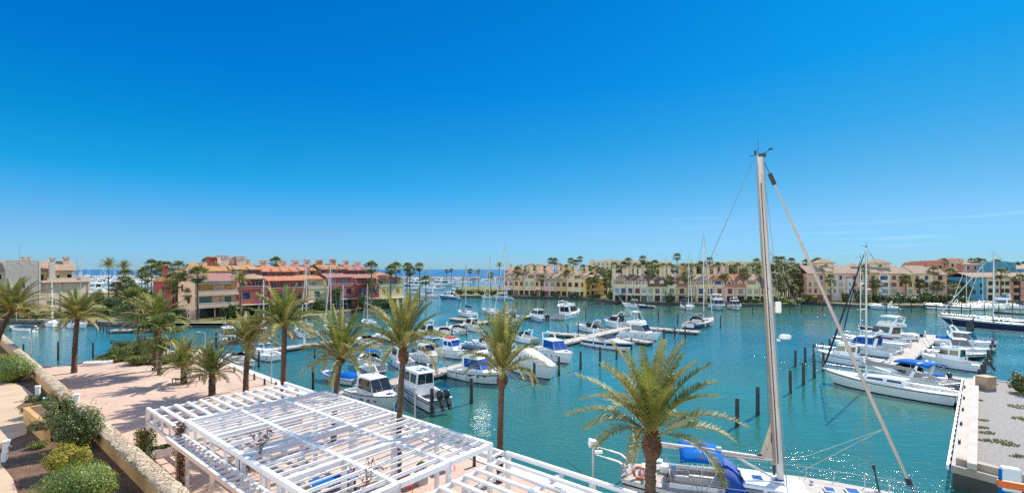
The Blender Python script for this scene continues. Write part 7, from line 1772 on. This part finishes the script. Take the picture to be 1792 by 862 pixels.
bench(312, 670, -.35, 'dark slatted bench on the canal side of the short stocky palm'); bench(337, 667, .75, 'dark slatted bench on the quay side of the short stocky palm')
for i, (px, py) in enumerate(((410, 649), (445, 662), (463, 671), (483, 677), (521, 692), (830, 813))):
    p = W(px, py + 2, PZ); root = empty('bollard', p, 0, ['small dark bollard farthest along the quay edge near the straw palm', 'small dark bollard on the quay beside the slim lamp post', 'dark bollard behind the far pergola corner', 'dark bollard half hidden by the pergola roof edge', 'dark bollard between two palms behind the pergola', 'dark bollard at the outer pergola end near the bare palm trunk'][i], 'bollard', 'dark bollards along the quay')
    b = MB(); b.lathe([(.12, 0), (.10, .08), (.09, .5), (.07, .52)], n=10); b.build('post', DARKM, root, smooth=40); b = MB(); b.lathe([(.07, .521), (.11, .53), (.10, .60), (.03, .64)], n=10); b.build('cap', DARKM, root, smooth=40)
def slim_lamp(px, pyb, pyt, label, z=PZ, arm=.0, D=None, head=True, flood=False, name='street_lamp', r0=.05):
    p = W(px, pyb, z) if D is None else WD(px, D, z); h = ZY(pyt, p.y) - z; root = empty(name, p, 0, label, 'lamp post', 'lamp posts'); b = MB(); b.tube([(0, 0, 0), (0, 0, h)], [r0 * 1.2, r0], 7); b.build('pole', LAMPP, root, smooth=60)
    if flood:
        b = MB(); b.hexa([(-.22, -.22, h + .10), (.22, -.22, h + .02), (.22, .22, h + .02), (-.22, .22, h + .10), (-.18, -.18, h + .42), (.24, -.18, h + .30), (.24, .18, h + .30), (-.18, .18, h + .42)]); bevel(b.build('lamp_head', WHITE, root), .04)
        b = MB(); b.box(.06, -.08, h - .25, .42, .08, h - .12); bevel(b.build('sensor', WHITE, root), .03)
    elif arm:
        b = MB(); b.tube([(0, 0, h), (-arm * .4, 0, h + .12), (-arm, 0, h + .14)], .03, 6); b.box(min(-arm, 0) - .30, -.1, h + .09, -arm + .1, .1, h + .17); b.build('lamp_head', WHITEW, root)
    elif head: b = MB(); b.lathe([(.05, h), (.09, h + .05), (.09, h + .18), (.03, h + .22)], n=8); b.build('lamp_head', LAMPP, root)
slim_lamp(1038, 905, 783, 'grey lamp post with boxy white head at the quay beside the yacht stern', flood=True, D=21.3)
slim_lamp(475, 671, 619, 'slim unlit lamp post at the far pergola corner by the slim palm'); slim_lamp(582, 700, 645, 'slim lamp post at the foot of the long jetty', D=42); slim_lamp(726, 760, 681, 'slim lamp post before the white pilothouse boat', D=35.5)
slim_lamp(359, 611, 582, 'curved-arm street lamp at the quay corner in front of the canal', arm=.9); slim_lamp(54, 0, 592, 'street lamp rising behind the garden wall over the canal', D=57, arm=.8)
slim_lamp(328, 562, 532, 'pale lamp post beside the mirrored ground floor of the peach house', z=1.0); slim_lamp(29, 561, 534, 'short pale post on the lawn of the stone house', z=1.0, head=False)
slim_lamp(141, 558, 466, 'tall thin lamp mast beside the stone house wing', z=1.0)
# cleats on the gravel quay walkway, fender rail, block and post
for i, (px, py) in enumerate(((1688, 678), (1687, 697), (1685, 717), (1682, 742), (1679, 774), (1676, 808))):
    p = W(px, py, 1.26); root = tag(empty('mooring_cleat', p, math.atan2(g_d.y, g_d.x)), 'dark iron mooring cleat on the gravel quay walkway, ' + ORD[i] + ' from the far end', 'cleat', 'cleats on the quay walkway'); b = MB(); b.box(-.07, -.07, 0, .07, .07, .16); b.build('base', DARKM, root); b = MB(); b.box(-.26, -.06, .161, .26, .06, .25); bevel(b.build('horn_bar', DARKM, root), .03)
fr = empty('fender_rail', (gb.x, gb.y, 0), math.atan2(g_d.y, g_d.x), 'white bumper rail with dark brackets along the gravel quay edge', 'bumper rail'); Lq = (ga - gb).length
b = MB(); b.box(0, .18, .95, Lq, .30, 1.22); b.build('rail', WHITE, fr); b = MB(); k = 22
for i in range(k): x = Lq * (i + .5) / k; b.box(x - .3, .13, .96, x + .3, .178, 1.2)
b.build('bracket_plates', DARKM, fr)
p = W(1725, 679, 1.2); root = empty('concrete_block', p, .2, 'tan concrete block at the far corner of the gravel quay', 'block'); b = MB(); b.box(-.62, -.5, 0, .62, .5, 1.15); bevel(b.build('block_body', pm('tan_block', (.40, .27, .18), .95, .2, 1.5, .4), root), .04)
b = MB(); b.box(-.66, -.54, 1.152, .66, .54, 1.25); bevel(b.build('top_slab', pm('tan_block_top', (.50, .37, .25), .95, .15, 1.5, .4), root), .03)
p = WD(1769, 22.5, 1.2); root = empty('control_post', p, -.5, 'white control pillar on blue feet by the gravel quay corner', 'service post'); zt = ZY(817, 22.5) - 1.2
b = MB(); b.box(-.36, -.22, zt - 1.15, .34, .22, zt); bevel(b.build('cabinet', WHITE, root), .10, 3); b = MB(); b.box(-.3, -.15, 0, -.12, .15, zt - 1.152); b.box(.12, -.15, 0, .3, .15, zt - 1.152); b.build('leg', CANB, root)
p = WD(1790, 20.5, 1.2); root = empty('barrier', p, -.6, 'orange and blue striped barrier beside the white control pillar', 'barrier'); zt = ZY(846, 20.5) - 1.2; b = MB(); b.box(-.8, -.06, zt - .3, .9, .06, zt); b.build('board', ORANGE, root)
for s in (-.7, .8): b = MB(); b.box(s - .05, -.05, 0, s + .05, .05, zt - .302); b.box(s - .05, -.055, zt + .002, s + .05, .055, zt + .5); b.build('upright', CANB, root)
# tree guard hoops
for i, (px, py) in enumerate(((262, 650), (279, 650))):
    p = W(px, py, PZ); root = tag(empty('cycle_hoop', p, .5), ['low thin metal hoop on the canal side of the bed palm', 'low thin metal hoop on the quay side of the bed palm'][i], 'hoop', 'metal hoops'); b = MB(); b.tube([(-.35, 0, 0), (-.35, 0, .45), (-.2, 0, .6), (.2, 0, .6), (.35, 0, .45), (.35, 0, 0)], .02, 6); b.build('tube', STEEL, root)
p = W(147, 639, PZ); root = empty('upturned_dinghy', p, .35, 'small white upturned dinghy lying on the quay beyond the lone palm', 'dinghy'); b = MB(); rg = []
for i in range(9):
    t = i / 8; w_ = .72 * math.sin(min(1, .35 + t) * 1.57) * (1 - max(0, t - .6) * 1.9); rg.append([(t * 2.9, -w_, 0), (t * 2.9, -w_ * .9, .35), (t * 2.9, 0, .5), (t * 2.9, w_ * .9, .35), (t * 2.9, w_, 0)])
b.loft(rg); b.face(rg[0]); b.build('hull', GEL, root, smooth=50); b = MB(); b.box(.2, -.04, .46, 2.2, .04, .56); b.build('keel_strip', GELC, root)

# the big yacht at the quay
ys, yb_ = Vector((6.25, 26.6, 0)), Vector((19.6, 22.5, 0))
_S = Hull.half
Y = None
def yacht():
    root, L = place('sailing_yacht', ys, yb_, 'big white sailing yacht with bright blue bimini and tall mast moored stern to the quay', 'sailing yacht')
    B = 4.2; H = Hull(L, B, 1.58, 2.0, True, tr=.66); sh = H.sheer
    H.build(root, [GEL, ANTI, NAVY, GELC], (.80, .87))
    DK = pm('grey_teak', (.36, .32, .28), .8, .12, 3.0, .3, c2=(.46, .42, .375), bscale=10)
    sole = .98; tc, te = .40, .16
    H.deck(root, tc, DK, sole, TEAK, inset=.85, te=te)
    b = MB(); rg = []                                                # aft deck
    for i in range(5):
        t = te * i / 4; h = H.half(t) - .02; x = H.x(t, sh(t)); rg.append([(x, -h, sh(t) + .02), (x, 0, sh(t) + .06), (x, h, sh(t) + .02)])
    b.loft(rg); b.build('aft_deck', DK, root)
    z = sh(.5)
    cabin(root, [(5.5, z - .15), (9.7, z + .02), (8.9, z + .30), (7.3, z + .46), (5.5, z + .52)], 1.28, .35, z, GEL, 'coachroof', bv=.09,
          wins=([(5.8, z + .10), (7.0, z + .10), (7.0, z + .36), (5.8, z + .40)], [(7.15, z + .10), (8.4, z + .10), (8.2, z + .30), (7.15, z + .34)]))
    for (x, y, w_) in ((7.9, 0, .32), (6.9, .0, .3), (11.2, 0, .32), (10.2, 0, .26)):
        q = MB(); zz = sh(x / L) + (.44 if x < 8.6 else .12); q.box(x - w_, y - w_, zz, x + w_, y + w_, zz + .07); o = bevel(q.build('deck_hatch', WHITE, root), .02); q = MB(); q.box(x - w_ * .8, y - w_ * .8, zz + .072, x + w_ * .8, y + w_ * .8, zz + .085); q.build('hatch_glass', GLASSB, o)
    s = MB()
    for sd in (-1, 1): s.box(2.5, sd * .98 - .28, sole, 5.3, sd * .98 + .28, sole + .42); s.box(2.5, sd * 1.28 - .05, sole + .42, 5.3, sd * 1.28 + .05, sole + .85)
    bevel(s.build('seat', GEL, root), .05); q = MB()
    for sd in (-1, 1): q.box(3.6, sd * .98 - .26, sole + .422, 5.2, sd * .98 + .26, sole + .50)
    bevel(q.build('seat_cushion', VINYL, root), .04)
    s = MB(); s.box(1.05, -.55, sh(.1) + .03, 1.75, .55, sh(.1) + .42); bevel(s.build('aft_locker', GEL, root), .05); s = MB(); s.box(2.05, .3, sh(.1) + .05, 2.5, .95, sh(.1) + .42); bevel(s.build('aft_locker', GEL, root), .04)
    # helm
    w_ = MB(); w_.tube([(2.75, 0, sole), (2.75, 0, sole + 1.0)], .10, 8); w_.box(2.62, -.2, sole + .95, 2.88, .2, sole + 1.15)
    w_.tube([(2.55, .48 * math.cos(i * .5236), sole + .95 + .48 * math.sin(i * .5236)) for i in range(13)], .02, 6); w_.build('steering_wheel', STEEL, root)
    # mast, slightly raked, with furling slot, spreaderless rig as seen
    x, rake, zt, zd = 8.0, .95, 19.0, z + .40; at = lambda zz: x - rake * (zz - zd) / (zt - zd)
    b = MB(); rings = []
    for i in range(9):
        zz = zd - .6 + (zt - zd + .6) * i / 8; q = .150 - .022 * i / 8; c = at(zz); rings.append([(c + q * 1.15 * math.cos(a * .5236), q * .8 * math.sin(a * .5236), zz) for a in range(12)])
    b.loft(rings, closed=True); b.face(rings[-1]); m = b.build('mast', MASTW, root, smooth=40)
    b = MB()
    for zz in (2.35, 4.0, 12.0): b.box(at(zz) - .34, -.05, zz, at(zz) - .22, .05, zz + .5)
    b.box(at(9) - .262, -.03, 3.6, at(9) - .22, .03, 3.7); b.build('mast_fittings', DARKM, m)
    b = MB(); b.tube([(at(2.9) - .24, 0, 2.9), (at(9) - .22, 0, 9.0), (at(18.4) - .17, 0, 18.4)], [.085, .05, .02], 6); b.build('furled_mainsail', CANT, m)
    b = MB()
    b.hexa([(at(3) - .10, -.124, 3.0), (at(3) - .055, -.132, 3.0), (at(3) - .055, -.1, 3.0), (at(3) - .10, -.1, 3.0), (at(17.5) - .09, -.106, 17.5), (at(17.5) - .05, -.113, 17.5), (at(17.5) - .05, -.09, 17.5), (at(17.5) - .09, -.09, 17.5)])
    b.build('furling_slot', DARKM, m)
    b = MB(); a_ = [(at(3.2) - .25, .0, 3.15), (at(3.2) - .92, .0, 3.25), (at(5.2) - .25, 0, 5.2)]; b.face(a_); o = b.build('mainsail_clew', pm('sun_cream_sail', (.52, .42, .33), .8, .1, 2), m); o.modifiers.new('cloth', 'SOLIDIFY').thickness = .03
    b = MB(); b.box(at(3.2) - 1.0, -.05, 3.17, at(3.2) - .82, .05, 3.36); b.build('clew_block', DARKM, m)
    for zz, s_, f in ((11.0, 1.0, 1), (9.35, 1.35, 1)):
        b = MB(); b.box(at(zz) + .24, -.06, zz - .06, at(zz) + .40, .06, zz + .04); b.build('bracket', WHITE, m)
        b = MB()
        if s_ < 1.1: b.box(at(zz) + .25, -.16, zz - .25, at(zz) + .52, .16, zz + .32)
        else: b.lathe([(.04, zz + .05), (.28, zz + .07), (.30, zz + .22), (.22, zz + .29), (.03, zz + .31)], (at(zz) + .62, 0), 12)
        bevel(b.build('radar_dome', GEL, m), .04)
    b = MB(); tp = at(zt); b.tube([(tp - .1, 0, zt), (tp - .1, 0, zt + .85)], .012, 5); b.box(tp - .28, -.05, zt + .02, tp - .18, .05, zt + .22); b.tube([(tp + .05, 0, zt + .02), (tp + .35, 0, zt + .14), (tp + .48, 0, zt + .26)], .016, 5); b.box(tp + .40, -.03, zt + .2, tp + .58, .03, zt + .3); b.tube([(tp - .5, 0, zt - .05), (tp, 0, zt - .02)], .02, 5); b.box(tp - .1, -.14, zt - .12, tp + .26, .14, zt + .02); b.build('masthead_gear', DARKM, m)
    bow = Vector((L - .2, 0, sh(1) + .1)); top = Vector((tp + .22, 0, zt - .45))
    g = MB(); g.tube([bow.lerp(top, t) for t in (.05, .12, .2, .4, .7, .93)], [.06, .08, .085, .082, .07, .035], 8); g.build('furled_genoa', pm('pale_sail_roll', (.50, .43, .38), .8, .1, 1.5), root, smooth=60)
    g = MB(); g.tube([bow.lerp(top, .93), bow.lerp(top, .965)], .11, 8); g.tube([bow.lerp(top, .03), bow.lerp(top, .05)], .13, 8); g.tube([bow, top], .02, 5); g.build('furler_drum', DARKM, root)
    r_ = MB()
    for sd in (-1, 1):
        cp = (x - .1, sd * (H.half(.57) - .05), sh(.57)); r_.tube([cp, (at(12), sd * .9, 12.0), (tp, 0, zt - .3)], .014, 4); r_.tube([cp, (at(11.8), 0, 11.8)], .014, 4)
    r_.tube([(.1, -.6, sh(0)), (1.4, -.1, 5.6), (tp - .25, 0, zt - .1)], .014, 4); r_.tube([(.1, .6, sh(0)), (1.4, .1, 5.6), (tp - .25, 0, zt - .1)], .014, 4); r_.tube([(at(9) + .30, .1, 2.6), (tp + .2, .05, zt - .2)], .012, 4); r_.tube([(at(13.9) + .2, 0, 13.9), (12.1, 0, sh(.86) + 1.3)], .014, 4); r_.tube([(at(17) + .2, .06, 17), (9.0, .5, z + .3)], .012, 4); r_.tube([(at(18.6) - .25, -.08, 18.6), (at(3) - .28, -.1, 3.0)], .012, 4); r_.build('standing_rigging', WIRE, m)
    q = MB(); q.tube([(12.1, 0, sh(.86) + 1.3), (12.35, 0, sh(.88))], .035, 6); q.tube([(12.05, 0, sh(.86) + 1.55), (12.1, 0, sh(.86) + 1.3)], .06, 6); q.build('stay_sleeve', RUBK, m)
    sp = MB(); sp.tube([(at(12) - .1, -.9, 12.05), (at(12), 0, 12), (at(12) - .1, .9, 12.05)], .035, 6); sp.build('spreader', MASTW, m)
    knot = bow.lerp(top, .19); ro = MB()
    for q in ((8.25, -.5, 3.25), (9.1, .8, 2.35)): ro.tube([q, tuple(knot)], .013, 4)
    ro.build('genoa_sheet', WIREL, root)
    # boom and vang
    bz = 3.15; b = MB(); b.tube([(at(bz) - .3, 0, bz), (at(bz) - 2.9, 0, bz + .06), (at(bz) - 5.9, 0, bz + .16), (at(bz) - 6.2, 0, bz + .2)], [.10, .16, .15, .06], 8); bo = b.build('boom', MASTW, root, smooth=50)
    b = MB()
    for sd in (-1, 1): b.tube([(at(bz) - .7, sd * .125, bz + .03), (at(bz) - 5.5, sd * .148, bz + .16)], .018, 4)
    b.build('boom_stripe', RED, bo); b = MB(); b.tube([(at(bz) - 2.0, 0, bz - .1), (at(2.0) - .28, 0, zd + .15)], .06, 6); b.build('boom_vang', MASTW, bo); b = MB(); b.box(at(bz) - 3.0, -.1, bz + .2, at(bz) - 2.75, .1, bz + .34); b.tube([(at(bz) - 3.6, 0, bz - .1), (4.6, 0, 1.4)], .012, 4); b.tube([(at(bz) - 4.0, 0, bz - .1), (4.4, .5, 1.4)], .012, 4); b.build('mainsheet', WIREL, bo)
    # bimini, hood
    bimini(root, 3.05, 5.15, 1.42, 3.22, CANB, sh(.3), arch=.14)
    b = MB(); b.loft([[(xx, y, 3.235 + .118 * (1 - (y / 1.42) ** 2) + .01) for y in (-1.3, -.65, 0, .65, 1.3)] for xx in (3.98, 4.2)]); b.build('bimini_stripe', CANN, root)
    b = MB(); rgs = []
    for i in range(6):
        u = i / 5; xx = 6.35 - 1.15 * u; h2 = .10 + .82 * math.sin(min(1, u * 1.15) * 1.5); rgs.append([(xx, -1.42, z + .05), (xx, -1.38, z + h2 * .72), (xx, -.9, z + .12 + h2), (xx, 0, z + .18 + h2), (xx, .9, z + .12 + h2), (xx, 1.38, z + h2 * .72), (xx, 1.42, z + .05)])
    b.loft(rgs); b.build('sprayhood', pm('royal_canvas', (.008, .06, .30), .8, .12, 3, .2), root, smooth=60); b = MB()
    for y0, y1 in ((-.85, -.1), (.1, .85)): b.face([(6.24, y0, z + .30), (6.24, y1, z + .30), (5.98, y1 * .95, z + .78), (5.98, y0 * .95, z + .78)])
    b.v = [(p[0] + .07, p[1], p[2] + .05) for p in b.v]; b.build('hood_window', pm('clear_vinyl', (.55, .56, .55), .15, .05, 2), root)
    H.rail(root, .0, .86, .62, 10, r=.014, mid=True, name='lifeline', close=False)
    H.rail(root, .86, .99, .68, 2, r=.018, mid=True, name='pulpit'); 
    # stern: bent davit boards, aerial post, lifebuoy, flag
    for y, o in ((-.62, 0), (.55, .0)):
        b = MB(); b.bar((.35, y, sh(0) - .1), (.18, y, sh(0) + .50), .26, .07, up=(1, 0, 0)); b.bar((.18, y, sh(0) + .50), (-.14, y, sh(0) + .74), .26, .07); b.bar((-.14, y, sh(0) + .74), (-.8, y, sh(0) + .88), .22, .05); b.bar((-.8, y, sh(0) + .88), (-1.4, y, sh(0) + .98), .13, .04); bevel(b.build('davit_arm', pm('weathered_davit', (.50, .46, .40), .7, .15, 2.5), root), .02)
    b = MB(); b.tube([(.55, -.2, sh(0)), (.55, -.2, sh(0) + 1.35)], .05, 8); b.lathe([(.05, sh(0) + 1.1), (.16, sh(0) + 1.2), (.17, sh(0) + 1.5), (.06, sh(0) + 1.66)], (.55, -.2), 9); b.tube([(.62, .1, sh(0) + .7), (.55, .14, sh(0) + 3.5)], .012, 5); b.build('aerial_post', GEL, root)
    b = MB(); cx_, cy_, cz_ = 1.0, -.95, sh(.05) + .42
    b.tube([(cx_ + .33 * math.cos(i * .3927), cy_ - .10 * math.sin(i * .3927), cz_ + .33 * math.sin(i * .3927)) for i in range(17)], .085, 8); lb = b.build('lifebuoy', ORANGE, root, smooth=60)
    b = MB()
    for i in (2, 6, 10, 14): b.tube([(cx_ + .33 * math.cos((i + e) * .3927), cy_ - .10 * math.sin((i + e) * .3927), cz_ + .33 * math.sin((i + e) * .3927)) for e in (-.35, .35)], .089, 8)
    b.build('lifebuoy_band', GEL, lb)
    b = MB(); b.tube([(.75, .75, sh(0) + .3), (1.15, .95, sh(0) + 2.5)], .018, 5); st = b.build('flagstaff', STEEL, root); b = MB(); f0 = Vector((1.12, .93, sh(0) + 2.3))
    cols = [0, 1, 1, 0]
    for k in range(4):
        rg = []
        for i in range(8): t = i / 7; rg.append([f0 + Vector((-.05 - .36 * t - (.055 * (k + e)) * (.4 + .6 * t), .04 * math.sin(t * 6 + k), -1.25 * t + .05 * (k + e) * (1 - t))) for e in (0, 1)])
        b.loft(rg, cols[k])
    b.build('ensign_flag', [RED, YEL], st)
    b = MB(); b.tube([(.3, -.8, sh(0)), (-.6, -.5, .75), (-1.7, .0, .72), (-3.4, 1.0, PZ + .1)], .022, 5); b.build('mooring_line', RUBK, root)
    b = MB(); b.box(1.3, .75, sh(.1) + .45, 2.2, 1.15, sh(.1) + .52)
    for q in (1.4, 2.1): b.tube([(q, .95, sh(.1)), (q, .95, sh(.1) + .45)], .02, 5)
    b.build('stern_table', WHITE, root)
    for t in (.3, .5, .62): q = MB(); xx = L * t; q.box(xx - .32, -H.half(t) * .985 - .02, sh(t) * .55, xx + .32, -H.half(t) * .985 + .1, sh(t) * .55 + .16); q.build('porthole', GLASSD, root)
    w2 = MB()
    for xx, yy in ((9.6, .7), (9.6, -.7), (5.0, 1.5), (5.0, -1.5), (12.2, 0)): zz = sh(xx / L) + .05; w2.lathe([(.10, zz), (.08, zz + .1), (.10, zz + .2), (.05, zz + .24)], (xx, yy), 8)
    w2.build('winch', STEEL, root)
    fenders(root, H, (.25, .45, .62), -1)
yacht()

# race number on the small sailboat
def lettering(txt, parent, loc, rot, size, mat, name='hull_number'):
    c = bpy.data.curves.new(name, 'FONT'); c.body = txt; c.size = size; c.extrude = .004; c.align_x = 'CENTER'; c.materials.append(mat)
    f = bpy.data.objects.new(name, c); col.objects.link(f)
    me = bpy.data.meshes.new_from_object(f.evaluated_get(bpy.context.evaluated_depsgraph_get())); bpy.data.objects.remove(f)
    o = bpy.data.objects.new(name, me); col.objects.link(o); o.parent = parent; o.location = loc; o.rotation_euler = rot; return o
for o in list(bpy.data.objects):
    if o.get('label', '').startswith('small white racing sailboat'):
        lettering('02', o, (1.35, 1.16, .40), (R(90), 0, math.pi - .17), .62, NAVY)
